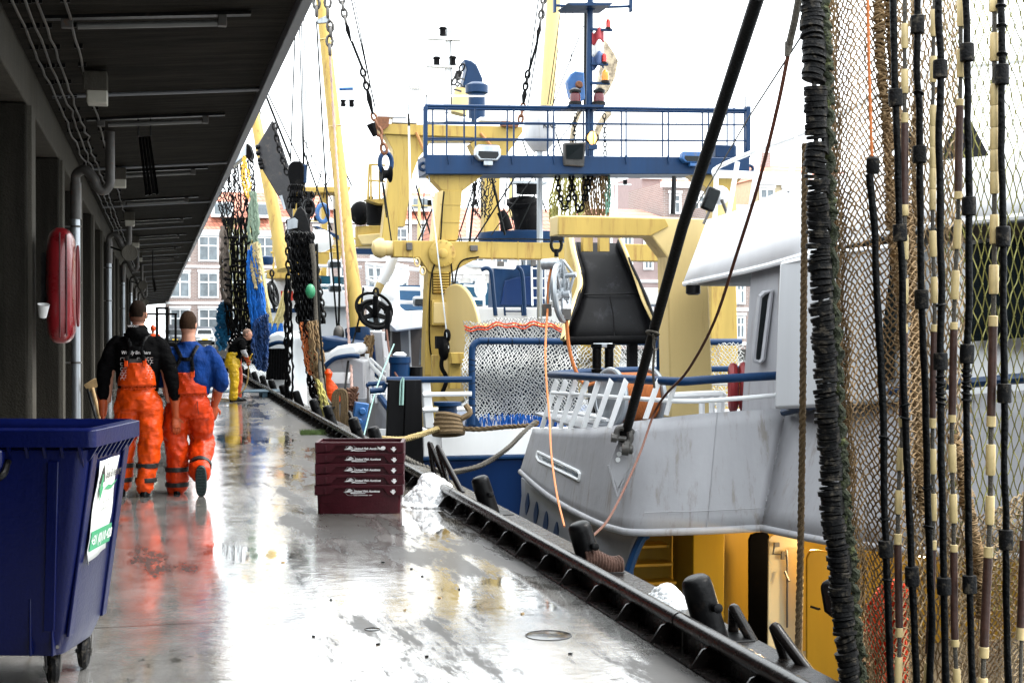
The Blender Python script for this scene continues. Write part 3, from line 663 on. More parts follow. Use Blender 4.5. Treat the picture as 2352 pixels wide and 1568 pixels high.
m = MB(); m.prism([sk(.02, .37), sk(.052, .46), sk(.086, .37), sk(.07, .37), sk(.052, .42), sk(.036, .37)], (.002, 0, 0)); m.prism([sk(.1, .44), sk(.102, .455), sk(.112, .45)], (.002, 0, 0)); m.build('sticker_logo', INK, bt)
m = MB(); m.prism([sk(.04, .41), sk(.064, .41), sk(.068, .35), sk(.082, .35), sk(.052, .285), sk(.024, .35), sk(.036, .35)], (.002, 0, 0)); m.prism([sk(.1, .335), sk(.15, .35), sk(.2, .342), sk(.27, .36), sk(.2, .325), sk(.15, .328)], (.002, 0, 0)); m.build('sticker_logo', STG, bt)
def caster(x, y, a):
    w_ = MB().torus((x, y, .085), (math.cos(a), math.sin(a), 0), .062, .024, 22, 8).lathe(V((x, y, .085))-V((math.cos(a), math.sin(a), 0))*.018, (math.cos(a), math.sin(a), 0), [(.06, 0), (.06, .036)], 18).build('wheel', RUB, bt)
    ax = V((math.cos(a), math.sin(a), 0)); dr = V((-math.sin(a), math.cos(a), 0)); m = MB(); c_ = V((x, y, .085))
    for s in (-1, 1): m.prism([c_+ax*s*.032+V((0, 0, -.02))-dr*.015, c_+ax*s*.032+V((0, 0, -.02))+dr*.015, c_+ax*s*.032+dr*.085+V((0, 0, .11)), c_+ax*s*.032+dr*.0+V((0, 0, .11))], ax*.005)
    m.box(c_+dr*.04+V((0, 0, .115)), (.09, .09, .012)); m.lathe(c_+ax*-.04, ax, [(.011, 0), (.011, .08)], 8); m.box(c_+dr*-.06+V((0, 0, .09)), (.05, .05, .012)); m.tube([c_+V((0, 0, .1)), c_-dr*.13+V((0, 0, .12))], .009, 6)
    m.build('caster_fork', STEEL, bt)
caster(-.27, .22, .5); caster(-.24, .56, .2); caster(-1.15, .22, .1); caster(-1.15, .56, -.3)
bp0 = P(217, 985, 6.3); bt.location = (bp0.x, bp0.y, 0); bt.rotation_euler.z = rad(-16)

# ============================================================ LIFE RING CASE + CUP
def lc(u, v): return PY(u, v, 13.3)
t = thing('lifering_case', (-1.0, 13.3, 1.5), 'shiny red plastic life ring case on the first column', 'life ring case')
yc = 13.3; c0 = PY(142, 655, yc); hw = px(33, 13.4); hh = px(127, 13.4)
m = MB(); rs = []
prof = [(-1, .30), (-.97, .55), (-.9, .78), (-.8, .92), (-.6, 1), (0, 1.04), (.6, 1), (.8, .92), (.9, .78), (.97, .55), (1, .30)]
m.rings([(c0.x-.02+.0*z_, c0.y+.30, c0.z+z_*hh, hw*r_*.93, .36*r_**.5) for z_, r_ in prof], 28, 3.2); m.build('shell', REDP, t)
m = MB(); m.tube([(c0.x+hw*.30, c0.y-.045, c0.z-hh*.86), (c0.x+hw*.33, c0.y-.065, c0.z), (c0.x+hw*.30, c0.y-.045, c0.z+hh*.86)], .008, 6); m.tube([(c0.x-hw*.1, c0.y-.052, c0.z-hh*.9), (c0.x-hw*.1, c0.y-.072, c0.z), (c0.x-hw*.1, c0.y-.052, c0.z+hh*.9)], .006, 6); m.build('seam', M('dark_red', (.05, .004, .006), .5), t)
m = MB(); m.torus((c0.x+hw*.93, c0.y+.24, c0.z), (1, 0, 0), .19, .012, 28, 6, sx=1.9, up=(0, 0, 1)); m.build('ring_relief', M('dark_red_relief', (.14, .006, .01), .5), t)
MB().box((c0.x-.09, c0.y+.35, c0.z), (.2, .3, .6)).build('bracket', BLK, t)
cp = PY(98, 713, 13.1); t = thing('plastic_cup', cp-V((0, 0, .06)), 'crumpled white plastic cup tucked beside the red case', 'cup')
MB().lathe(cp-V((0, 0, .06)), (.1, -.25, 1), [(.032, 0), (.042, .06), (.05, .115), (.054, .118), (.046, .114), (.030, .01)], 18).build('cup_wall', CUP, t)
MB().box(cp+V((0, .06, -.05)), (.1, .12, .01)).build('cup_ledge', BLK, label='small black ledge on the first column under the cup', cat='ledge')
# wooden thing leaning on columns (broom head and handle)
def Wd(u, v, D=17.8): return P(u, v, D)
t = thing('leaning_broom', Wd(222, 990), 'pale wooden broom with broad head leaning on the columns', 'broom')
m = MB(); m.prism([Wd(192, 884), Wd(214, 870), Wd(228, 868), Wd(230, 884), Wd(202, 900)], (0, .14, 0)); m.build('broom_head', WOOD, t, bevel=.006)
m = MB(); m.tube([Wd(212, 890), Wd(236, 985)], .022, 8); m.build('handle', WOOD, t)
m = MB(); m.tube([Wd(201, 892), Wd(228, 990)], .014, 8); m.build('strap', BLK, t)
# ============================================================ BOAT A: grey vessel with white wheelhouse
A = thing('grey_trawler', (8, 16, WL), 'grey steel trawler with white wheelhouse and open yellow alleyway, nearest boat', 'fishing boat')
K = 1.5
from mathutils.geometry import intersect_ray_tri
def hit(Lo, Hi, u, v, off=.03):   # where a sight line meets a plated strip
    r = ray(u, v).normalized()
    for i in range(len(Lo)-1):
        for tri in ((Lo[i], Lo[i+1], Hi[i]), (Lo[i+1], Hi[i+1], Hi[i])):
            h_ = intersect_ray_tri(*tri, r, CAM, True)
            if h_ is not None: return h_-r*off*1.3
    return P(u, v, 18)
def resamp(pts, n):
    s = spline(pts, 10); o = []
    for i in range(n+1):
        t = i/n*(len(s)-1); k = min(int(t), len(s)-2); o.append(lerp(s[k], s[k+1], t-k))
    return o
lo = [P(u, v, D*K) for u, v, D in ((1196, 1083, 13.6), (1240, 1122, 12.6), (1295, 1160, 11.7), (1380, 1203, 10.8), (1440, 1221, 10.35))]
lo2 = [P(u, v, D*K) for u, v, D in ((1449, 1223, 10.3), (1600, 1219, 10.25), (1749, 1212, 10.3))]
lo3 = [P(u, v, D*K) for u, v, D in ((1749, 1212, 10.3), (1895, 1241, 9.5), (2080, 1262, 8.7), (2291, 1276, 8.0), (2560, 1290, 7.2))]
hi = [P(u, v, D*K) for u, v, D in ((1226, 984, 13.6), (1268, 985, 12.7), (1318, 984, 11.8), (1400, 979, 10.9), (1462, 967, 10.5))]
hi2 = [P(u, v, D*K) for u, v, D in ((1471, 966, 10.45), (1620, 949, 10.4), (1808, 937, 10.55))]
hi3 = [P(u, v, D*K) for u, v, D in ((1808, 937, 10.55), (1940, 926, 9.8), (2110, 915, 8.9), (2310, 900, 8.2), (2560, 880, 7.4))]
L1, H1 = resamp(lo, 14)+resamp(lo2, 10)[1:], resamp(hi, 14)+resamp(hi2, 10)[1:]
L1s, H1s = resamp(L1, 40), resamp(H1, 40)
def strip_(Lo, Hi, n, name, m, par, th=.02, bulge=0):
    rows = []
    for j in range(n+1):
        t = j/n; rows.append([lerp(a, b_, t)+V((0, -1, 0))*bulge*math.sin(math.pi*t) for a, b_ in zip(Lo, Hi)])
    return MB().grid(rows).build(name, m, par, solid=th)
strip_(L1s, H1s, 8, 'bulwark', GRY, A, .03)
L3, H3 = resamp(lo3, 12), resamp(hi3, 12)
strip_(L3, H3, 6, 'side_plating', GRY, A, .03)
m = MB(); m.tube(L1s, .042, 10); m.tube(L3, .042, 10); m.build('rubbing_tube', GRY, A)
m = MB(); m.tube([p+V((0, -.02, .22)) for p in L1s[25:]], .006, 5); m.build('weld_seam', GRY, A)
m = MB(); rr = random.Random(5)
for i in range(60):
    q = lerp(L3[0], H3[0], (i+.5)/60)+V((rr.uniform(-.012, .012)-.01, -.02, 0)); m.ball(q, rr.uniform(.006, .013), 5, 4)
m.build('crease_weld', GRY, A)
m = MB()
# decks
deck = [p+V((0, 0, -.02)) for p in H1s]+[p+V((0, 0, -.02)) for p in H3[1:]]+[V((15, 5, .6)), V((15, 28, .6)), V((6.2, 24, .6))]
zd = .42
m.prism([V((p.x, p.y, zd)) for p in H1s]+[V((p.x, p.y, zd)) for p in H3[1:]]+[V((14, 8, zd)), V((14, H1s[0].y+.2, zd)), V((H1s[0].x+.3, H1s[0].y+.2, zd))], (0, 0, -.03)); m.build('foredeck', GRYD, A)
m = MB()
for i in (9, 17, 33): m.tube([lerp(L1s[i], H1s[i], k/6)+V((-.01, -.02, 0)) for k in range(7)], .005, 4)
for i in (4, 8): m.tube([lerp(L3[i], H3[i], k/6)+V((-.02, -.005, 0)) for k in range(7)], .005, 4)
split(m, 'plate_seam', GRY, A)
# lower hull under the bulwark with freeing slots
hu = [P(u, v, D*K) for u, v, D in ((1200, 1096, 13.7), (1250, 1133, 12.75), (1300, 1166, 11.85), (1380, 1208, 11.0), (1470, 1228, 10.6))]
hl = [P(u, v, D*K) for u, v, D in ((1192, 1330, 13.8), (1240, 1420, 12.9), (1290, 1520, 12.0), (1360, 1640, 11.2), (1425, 1700, 10.9))]
hm = [P(u, v, D*K) for u, v, D in ((1196, 1180, 13.7), (1246, 1230, 12.8), (1298, 1290, 11.9), (1378, 1345, 11.05), (1440, 1335, 10.75))]
mb = MB(); mb.grid([resamp(x, 20) for x in (hu, [lerp(a, b_, .5)+V((.02, 0, 0)) for a, b_ in zip(hu, hm)], hm, [lerp(a, b_, .5) for a, b_ in zip(hm, hl)], hl)]); mb.build('hull', M('hull_grey', (.20, .205, .22), .3, var=.2, scale=1.5, streak=True, dirt=(.08, .08, .085), damt=.4), A, solid=.04)
HU, HM = resamp(hu, 20), resamp(hm, 20); HL = resamp(hl, 20)
def quadlens(u, v, h, w_, D, lean):
    pts = []
    for k in range(16):
        a = 2*math.pi*k/16; pts.append(hit(HU+HM[::-1], HM+HL[::-1], u+math.sin(a)*w_*(1-.35*abs(math.cos(a)))+math.cos(a)*lean, v-math.cos(a)*h, .06))
    return pts
for u, v, h, w_, D, ln in ((1210, 1157, 26, 4.2, 13.22, 2), (1230, 1180, 29, 4.8, 12.82, 2), (1252, 1206, 33, 5.4, 12.4, 2.5), (1275, 1233, 36, 6, 11.98, 3)):
    MB().prism(quadlens(u, v, h, w_, D, ln), (.12, .05, 0)).build('freeing_port', BLU, A)
# blue rubber edge at the end of the forward hull
m = MB().tube(spline([P(u, v, 10.45*K) for u, v in ((1488, 1226), (1476, 1234), (1464, 1256), (1453, 1284), (1443, 1316), (1438, 1360))], 5), .05, 8); m.build('edge_tube', BLU, A)
MB().tube([P(1447, 1300, 10.6*K), P(1449, 1400, 10.6*K)], .04, 6).build('post', BLU, A)
# slit window with raised white frame
def lerpp(a, b_, t): return (lerp(a[0], b_[0], t), lerp(a[1], b_[1], t))
fr = [(1235, 1037), (1328, 1082), (1332, 1089), (1330, 1102), (1238, 1058), (1233, 1048)]
def on(u, v, off=.035): return hit(L1s, H1s, u, v, off)
frs = [lerpp(fr[i], fr[(i+1) % 6], k/8) for i in range(6) for k in range(8)]
m = MB(); m.tube([on(*p, .07) for p in frs]+[on(*frs[0], .07)], .02, 6); m.build('slit_frame', WHT, A)
top_ = [lerpp((1235, 1038), (1329, 1084), k/8) for k in range(9)]; bot_ = [lerpp((1236, 1057), (1331, 1101), k/8) for k in range(9)]
MB().grid([[on(*p, .055) for p in top_], [on(*p, .055) for p in bot_]]).build('slit_window', GLSL, A, solid=.01)
m = MB()
for u in (1255, 1275, 1298, 1315): m.tube([on(u, 1036+(u-1233)*.49+3, .06), on(u+3, 1058+(u-1236)*.48-2, .06)], .006, 4)
split(m, 'slit_bar', BLU, A)
# towing eye plate with shackle (the black pole hangs in it)
def EP(u, v, d=15.35): return P(u, v, d)
m = MB(); m.prism([EP(1441, 1000), EP(1462, 985), EP(1466, 1000), EP(1452, 1062), EP(1418, 1122), EP(1396, 1074), EP(1398, 1063), EP(1420, 1012)], (.04, .05, 0)); m.build('towing_plate', GRY, A, bevel=.008)
m = MB(); m.tube([EP(1397, 1068), EP(1417, 1140)], .016, 6); m.tube([EP(1417, 1140), EP(1438, 1086)], .010, 6); m.build('plate_stiffener', GRY, A)
m = MB()
for u, v in ((1419, 1055), (1422, 1042), (1428, 1030)): m.lathe(EP(u, v, 15.33), (0, -1, 0), [(.028, 0), (.028, .006)], 10)
split(m, 'plate_hole', WHT, A)
m = MB(); m.tube(spline([EP(1416, 1010, 15.2), EP(1417, 990, 15.2), EP(1424, 982, 15.2), EP(1433, 983, 15.2)], 5), .034, 8); m.tube(spline([EP(1441, 985, 15.25), EP(1447, 997, 15.2), EP(1448, 1010, 15.2), EP(1440, 1018, 15.2)], 5), .034, 8)
m.lathe(EP(1404, 1004, 15.2), (.9, -.2, -.1), [(.05, 0), (.05, .06), (.03, .06), (.03, .16)], 8)
m.lathe(EP(1433, 1030, 15.2), (1, -.35, -.1), [(.07, -.02), (.075, .05), (.05, .06), (.05, .09), (.03, .1)], 10); m.lathe(EP(1432, 1020, 15.2), (1, -.2, -.3), [(.05, 0), (.06, .05), (.04, .08)], 10)
m.build('shackle', STEEL, A)
# rail with flat slanting stanchions
rp = [(1264, 856, 12.9), (1300, 858, 12.2), (1400, 864, 11.2), (1500, 869, 10.55), (1560, 872, 10.35), (1620, 868, 10.35), (1720, 862, 10.45), (1818, 857, 10.55)]
m = MB(); m.tube(spline([P(u, v+4, D*K) for u, v, D in rp], 6), .05, 10); m.build('top_rail', BLU, A)
m = MB(); m.tube(spline([P(1264, 860, 12.9*K), P(1300, 856, 13.6*K), P(1400, 850, 14*K), P(1560, 848, 14.3*K), P(1800, 845, 14.3*K)], 6), .045, 8); m.build('far_top_rail', BLU, A)
m = MB(); m.tube(spline([P(u, v, D*K) for u, v, D in ((1268, 902, 12.9), (1370, 909, 11.5), (1460, 915, 10.7), (1560, 921, 10.4), (1650, 918, 10.4), (1812, 905, 10.55))], 6), .026, 8)
m.tube(spline([P(u, v, D*K) for u, v, D in ((1262, 945, 13), (1330, 951, 12.2), (1395, 964, 11.3))], 6), .022, 8); m.build('mid_rail', WHT, A)
st = [(1275, 1240, 13.0), (1297, 1258, 12.7), (1319, 1283, 12.2), (1345, 1305, 11.8), (1372, 1335, 11.4), (1401, 1362, 11.0), (1435, 1395, 10.75), (1510, 1478, 10.45)]
for ut, ub, D in st:
    vt = 868; vb = 983 if ub < 1440 else 962; a, b_ = P(ut, vt, D*K), P(ub, vb, D*K); a2, b2 = P(ut+9, vt+10, D*K), P(ub+11, vb, D*K)
    MB().prism([a, a2, b2, b_], (0, .035, 0)).build('stanchion', WHT, A, bevel=.004)
for ut, ub in ((1553, 1530), (1820, 1809)):
    MB().tube([P(ut, 870, 10.4*K), P(ub, 952 if ub < 1600 else 940, 10.45*K)], .03, 8).build('stanchion', WHT, A)
# white pipes, far rails on deck
m = MB()
m.tube(spline([P(1490, 985, 12*K), P(1500, 925, 12*K), P(1520, 912, 12*K), P(1650, 905, 12*K), P(1655, 915, 12*K), P(1655, 950, 12*K)], 5), .05, 8)
for u in (1612, 1635): m.tube([P(u, 910, 12*K), P(u, 960, 12*K)], .04, 8)
m.tube([P(1540, 880, 13*K), P(1720, 884, 13*K)], .022, 6); m.tube([P(1540, 930, 13*K), P(1720, 926, 13*K)], .022, 6)
split(m, 'deck_pipe', WHT, A)
# cable drum with orange warp
D0 = 12*K
dc = P(1447, 912, D0); t = thing('warp_reel', dc-V((0, 0, .5)), 'reel wound with bright orange warp on the grey foredeck', 'cable reel')
ax = V((1, .25, 0)).normalized(); r_ = px(66, D0); hl_ = px(52, D0)
for s in (-1, 1): MB().torus(dc+ax*hl_*s, ax, r_*.97, .035, 36, 8).lathe(dc+ax*(hl_*s-.012), ax, [(r_*.96, 0), (r_*.96, .024)], 36).build('flange', GALV, t)
m = MB(); pts = []
turns = 24
for i in range(turns*18+1):
    a = 2*math.pi*i/18; x_ = -hl_*.93+2*hl_*.93*i/(turns*18); pts.append(dc+ax*x_+V((0, 0, 1))*math.cos(a)*r_*.84+ax.cross(V((0, 0, 1)))*math.sin(a)*r_*.84)
m.tube(pts, hl_*.93/turns*1.08, 6); m.lathe(dc-ax*hl_, ax, [(r_*.8, 0), (r_*.8, 2*hl_)], 30); m.build('wound_warp', ROPEO, t)
MB().box(dc-V((0, 0, r_+.06)), (1.0, .5, .2)).build('cradle', GRYD, t)
# lights and motor
m0 = P(1530, 800, 13*K); t = thing('winch_motor', m0-V((0, 0, 1.2)), 'tall finned blue motor standing on the grey foredeck', 'motor')
r_ = px(18, 13*K); z0 = P(1530, 960, 13*K).z; m = MB(); m.lathe((m0.x, m0.y, z0), (0, 0, 1), [(r_, 0), (r_, .2), (r_*.9, .22), (r_*.9, 1.35)], 24); m.build('motor_body', BLU, t)
m = MB()
for k in range(26):
    a = 2*math.pi*k/26; m.box((m0.x+math.cos(a)*r_, m0.y+math.sin(a)*r_, z0+.7), (.05, .012, .75), Matrix.Rotation(a, 3, 'Z'))
m.build('cooling_fins', BLU, t)
zt = P(1530, 775, 13*K).z; MB().box((m0.x, m0.y, zt-.02), (.26, .26, .26)).build('motor_head', BLU, t, bevel=.02); MB().lathe((m0.x, m0.y, zt+.1), (0, 0, 1), [(.1, 0), (.1, .06), (.07, .08)], 16).build('cap', WHT, t)
MB().box(P(1557, 828, 13*K), (.16, .14, .34)).build('switch_box', BLK, t, bevel=.01)
m0 = P(1385, 822, 12.5*K); t = thing('roller_fairlead', m0-V((0, 0, .5)), 'pair of black upright rollers behind the grey rail', 'roller')
for s in (-1, 1): MB().lathe((m0.x+s*.085, m0.y, P(0, 856, 12.5*K).z), (0, 0, 1), [(.07, 0), (.075, .05), (.06, .06), (.06, .32), (.08, .34), (.08, .38)], 14).build('roller', HOSE, t)
MB().box((m0.x, m0.y, P(0, 793, 12.5*K).z), (.24, .12, .06)).build('bridge', GALV, t, bevel=.01); MB().box((m0.x, m0.y, P(0, 860, 12.5*K).z-.25), (.34, .25, .5)).build('foot', BLK, t)
# alleyway under the overhang: yellow bulkhead, steps, doors
Y1 = P(1600, 1220, 11.6*K).y
zb = WL+.3
wall = MB(); xL = PY(1452, 1230, Y1).x; xR_ = PY(2500, 1230, Y1).x
ceil = .1
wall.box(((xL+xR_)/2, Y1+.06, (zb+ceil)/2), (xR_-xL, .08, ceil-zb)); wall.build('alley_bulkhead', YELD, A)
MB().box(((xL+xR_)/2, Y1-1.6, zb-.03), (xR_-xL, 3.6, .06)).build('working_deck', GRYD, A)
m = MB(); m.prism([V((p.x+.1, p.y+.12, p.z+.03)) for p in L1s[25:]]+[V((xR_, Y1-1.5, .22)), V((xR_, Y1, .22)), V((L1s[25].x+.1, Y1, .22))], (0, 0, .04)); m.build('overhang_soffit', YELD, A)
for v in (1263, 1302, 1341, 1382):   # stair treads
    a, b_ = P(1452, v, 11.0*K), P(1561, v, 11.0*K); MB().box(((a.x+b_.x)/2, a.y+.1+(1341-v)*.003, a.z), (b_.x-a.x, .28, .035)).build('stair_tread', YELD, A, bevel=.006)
a, b_ = P(1447, 1232, 10.9*K), P(1447, 1420, 10.9*K); 
a, b_ = P(1590, 1219, 11.05*K), P(1590, 1500, 11.05*K); wd_ = px(75, 11.05*K)
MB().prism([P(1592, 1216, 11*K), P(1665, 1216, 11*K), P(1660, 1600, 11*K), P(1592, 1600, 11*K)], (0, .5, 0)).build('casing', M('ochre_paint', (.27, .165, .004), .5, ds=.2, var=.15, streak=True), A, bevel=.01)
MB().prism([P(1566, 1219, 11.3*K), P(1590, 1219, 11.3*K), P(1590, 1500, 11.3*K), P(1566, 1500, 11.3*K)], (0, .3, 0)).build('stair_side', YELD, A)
MB().prism([P(u, v, 11.15*K) for u, v in ((1722, 1600), (1722, 1240), (1727, 1228), (1738, 1224), (1762, 1222), (1782, 1260), (1782, 1600))], (0, .05, 0)).build('doorway_dark_panel', M('painted_interior_shade', (.001, .001, .0012), .9, ds=0), A)  # near-black panel stands in for the shade inside the doorway
t_ = MB().prism([P(u, v, 10.75*K) for u, v in ((1765, 1240), (1770, 1230), (1785, 1226), (1838, 1236), (1846, 1246), (1843, 1600), (1762, 1600))], (.02, .06, 0)).build('open_door', M('cream_paint', (.62, .55, .36), .35, var=.08, streak=True), A, bevel=.012)
m = MB(); m.tube([P(1779, 1252, 10.7*K), P(1776, 1272, 10.7*K), P(1790, 1272, 10.7*K), P(1806, 1275, 10.7*K)], .012, 6); m.tube([P(1806, 1262, 10.7*K), P(1808, 1290, 10.7*K), P(1808, 1440, 10.72*K)], .012, 6); m.tube([P(1803, 1312, 10.65*K), P(1812, 1334, 10.6*K)], .016, 6); m.box(P(1798, 1275, 10.7*K), (.04, .03, .09)); m.box(P(1784, 1250, 10.7*K), (.06, .03, .05)); m.build('door_dogs', STEEL, t_)
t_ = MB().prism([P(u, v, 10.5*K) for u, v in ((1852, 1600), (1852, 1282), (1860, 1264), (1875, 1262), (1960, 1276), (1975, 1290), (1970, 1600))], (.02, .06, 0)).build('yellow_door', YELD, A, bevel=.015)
MB().tube([P(1862, 1392, 10.4*K), P(1880, 1398, 10.35*K), P(1884, 1397, 10.35*K)], .014, 6).build('door_handle', BLK, t_)
# lit alleyway lamp above the cream door
lp = P(1852, 1228, 10.85*K); t = thing('alley_lamp', lp, 'lit round lamp under the overhang above the cream door', 'lamp')
MB().ball(lp, (.07, .05, .035), 12, 8).build('lens', M('lit_lens', (1, .78, .42), emit=14), t); MB().box(lp+V((0, .03, .05)), (.18, .1, .03)).build('lamp_base', WHT, t, bevel=.005)
ld = bpy.data.lights.new('alley_light', 'POINT'); ld.energy = 40; ld.color = (1, .72, .35); ld.shadow_soft_size = .06; lo_ = bpy.data.objects.new('alley_light', ld); col.objects.link(lo_); lo_.location = lp+V((0, -.12, -.06))
lp2 = P(2120, 1272, 9.6*K); t = thing('alley_lamp', lp2, 'lit lamp under the overhang behind the nets, right one', 'lamp'); MB().ball(lp2, (.07, .05, .035), 12, 8).build('lens', M('dim_lit_lens', (1, .6, .25), emit=.25), t); MB().box(lp2+V((0, .03, .05)), (.18, .1, .03)).build('lamp_base', WHT, t, bevel=.005)
l2 = lo_.copy(); col.objects.link(l2); l2.location = lp2+V((0, -.12, -.06))
# wheelhouse
def WP(u, v, D): return P(u, v, D*K)
m = MB()
m.prism([WP(1724, 620, 11.2), WP(1872, 590, 10.3), WP(1880, 945, 10.3), WP(1702, 950, 11.1)], (1.6, 1.6, 0)); m.build('wheelhouse_pillar', GRY, A, bevel=.03)  # darker grey than the side wall: the pillar's shade is in the colour
m = MB(); m.prism([WP(1790, 600, 10.2), WP(1900, 575, 9.6), WP(2080, 555, 8.9), WP(2085, 920, 8.9), WP(1900, 935, 9.6), WP(1777, 940, 10.25)], (.9, .6, 0)); m.build('wheelhouse_side', M('lit_side_grey', (.50, .51, .53), .4, var=.06, streak=True, dirt=(.35, .35, .35), damt=.3), A, bevel=.04)
wf = [(1745, 682), (1755, 672), (1772, 668), (1769, 690), (1752, 825), (1744, 832), (1732, 828), (1731, 815)]
m = MB(); m.tube([WP(u, v, 10.8) for u, v in wf]+[WP(1745, 682, 10.8)], .03, 6); m.build('window_frame', GRY, A)
MB().prism([WP(u, v, 10.82) for u, v in wf], (.25, .35, 0)).build('window', GLS, A)
MB().prism([WP(u, v, 9.55) for u, v in ((1913, 655), (1930, 640), (1975, 640), (1965, 850), (1930, 860), (1910, 840))], (.05, .05, 0)).build('window', GLSL, A)
up1 = [(1572, 652, 11.9), (1730, 618, 11.0), (1846, 586, 10.2), (1960, 553, 9.6), (2110, 520, 8.9), (2352, 497, 7.9), (2600, 470, 7.1)]
up2 = [(1628, 506, 11.9), (1700, 482, 11.3), (1850, 418, 10.3), (1965, 398, 9.7), (2120, 378, 9.0), (2352, 352, 8.0), (2600, 330, 7.2)]
a_ = resamp([WP(*p) for p in up1], 14); b__ = resamp([WP(*p) for p in up2], 14)
strip_(a_, b__, 3, 'bridge_bulwark', M('bridge_white', (.80, .80, .82), .35, var=.04, streak=True, dirt=(.6, .6, .6), damt=.2), A, .05)
m = MB(); m.tube(a_, .035, 8); m.build('lower_lip', WHT, A)
soff = a_+[a_[-1]+V((5, 1, 0)), a_[0]+V((6, 5, .0))]
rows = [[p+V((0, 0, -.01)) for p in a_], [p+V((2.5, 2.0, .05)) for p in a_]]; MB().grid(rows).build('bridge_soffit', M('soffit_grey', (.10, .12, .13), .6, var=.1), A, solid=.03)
rows = [[p+V((.02, .02, 0)) for p in b__], [p+V((2.5, 2.5, -.1)) for p in b__]]; MB().grid(rows).build('bridge_roof', WHT, A, solid=.03)
MB().lathe(WP(1592, 655, 11.6), (0, 0, 1), [(.06, -.12), (.09, -.10), (.09, 0), (.05, .02)], 14).build('down_light', BLK, A)
# rear side wall behind the nets with dark windows, upper gallery rail
MB().prism([WP(2075, 545, 9.3), WP(2352, 500, 8.4), WP(2600, 470, 7.7), WP(2600, 900, 7.7), WP(2352, 905, 8.4), WP(2080, 920, 9.3)], (.8, .8, 0)).build('rear_wall', WHT, A)
MB().prism([WP(2110, 525, 9.15), WP(2352, 497, 8.25), WP(2600, 475, 7.5), WP(2600, 520, 7.5), WP(2352, 540, 8.25), WP(2110, 560, 9.15)], (.1, .1, 0)).build('wall_band', M('brown_grey_paint', (.14, .12, .10), .6), A)
MB().prism([WP(2225, 562, 8.7), WP(2420, 535, 7.95), WP(2420, 770, 7.95), WP(2218, 785, 8.7)], (.03, .03, 0)).build('large_window', GLS, A)
MB().prism([WP(2022, 575, 9.15), WP(2062, 570, 8.95), WP(2052, 870, 8.95), WP(2014, 880, 9.15)], (.03, .03, 0)).build('narrow_window', GLS, A)
m = MB(); m.tube([P(1800, 946, 10.45*K), P(1870, 930, 10*K), P(2080, 892, 8.9*K), P(2352, 868, 7.9*K), P(2600, 850, 7.1*K)], .045, 8); m.build('side_rail', BLU, A)
m = MB()
rp2 = [(1648, 385, 11.9), (1740, 345, 11.2), (1850, 305, 10.4), (1985, 235, 9.7), (2150, 165, 9.0), (2352, 138, 8.1), (2500, 120, 7.5)]
m.tube(spline([WP(1640, 402, 11.9)]+[WP(*p) for p in rp2], 6), .028, 8)
m.tube(spline([WP(1644, 400, 11.9), WP(1720, 402, 13), WP(1860, 405, 14)], 5), .05, 8)
for (ut, vt, ub, vb, D) in ((1645, 400, 1642, 500, 11.9), (1694, 372, 1672, 500, 11.5), (1745, 345, 1725, 470, 11.1), (1832, 312, 1810, 440, 10.5)): m.tube([WP(ut, vt, D), WP(ub, vb, D)], .03, 6)
split(m, 'bridge_rail', WHT, A)
# rectangular deck light on the bridge rail
q = WP(1632, 458, 11.6); t = thing('deck_floodlight', q, 'tilted square floodlight with dark glass on the white bridge rail', 'floodlight')
rt = Matrix.Rotation(rad(20), 3, 'Y') @ Matrix.Rotation(rad(8), 3, 'X')
MB().box(q, (.17, .10, .29), rt).build('housing', BLK, t, bevel=.03); MB().box(q+V((0, -.052, 0)), (.13, .01, .25), rt).build('glass', GLS, t, bevel=.012)
MB().ball(q+V((.15, .08, .06)), (.13, .1, .12), 14, 8).build('reflector', WHT, t); m = MB(); m.tube([q+V((.13, -.04, .0)), q+V((.2, -.05, -.18)), q+V((.13, 0, -.32))], .022, 6); m.tube([q+V((-.02, 0, -.15)), q+V((-.09, 0, -.3))], .018, 6); m.build('yoke', STEEL, t)
# black masts triangles (behind the near net)
for k, pts in enumerate(([(2172, 330), (2195, 290), (2222, 262), (2272, 358), (2165, 366)],)):
    MB().prism([WP(u, v, 9.3) for u, v in pts], (.2, .3, 0)).build('radar_cone', BLK, label='black triangular shape on the bridge roof behind the nets', cat='day shape')
MB().prism([WP(u, v, 9.9) for u, v in ((2040, 300), (2058, 270), (2080, 290), (2108, 330), (2090, 350), (2050, 340))], (.2, .3, 0)).build('roof_searchlight', BLK, label='dark searchlight on the bridge roof behind the brown net', cat='searchlight')

# yellow arch of boat A (nearer than the gantry)
YA = P(1450, 520, 12.4*K).y
ar = MB().prism([PY(u, v, YA) for u, v in ((1281, 494), (1532, 499), (1622, 502), (1632, 760), (1640, 960), (1540, 960), (1533, 590), (1497, 543), (1281, 541))], (0, .4, 0))
ar.build('yellow_arch', YELP, A, bevel=.02)  # paler yellow than the crossbeam face: strong light on the pillar, painted in
MB().prism([PY(u, v, YA-.03) for u, v in ((1283, 497), (1528, 502), (1536, 520), (1495, 541), (1283, 539))], (0, .026, 0)).build('arch_face', YEL, A, bevel=.006)
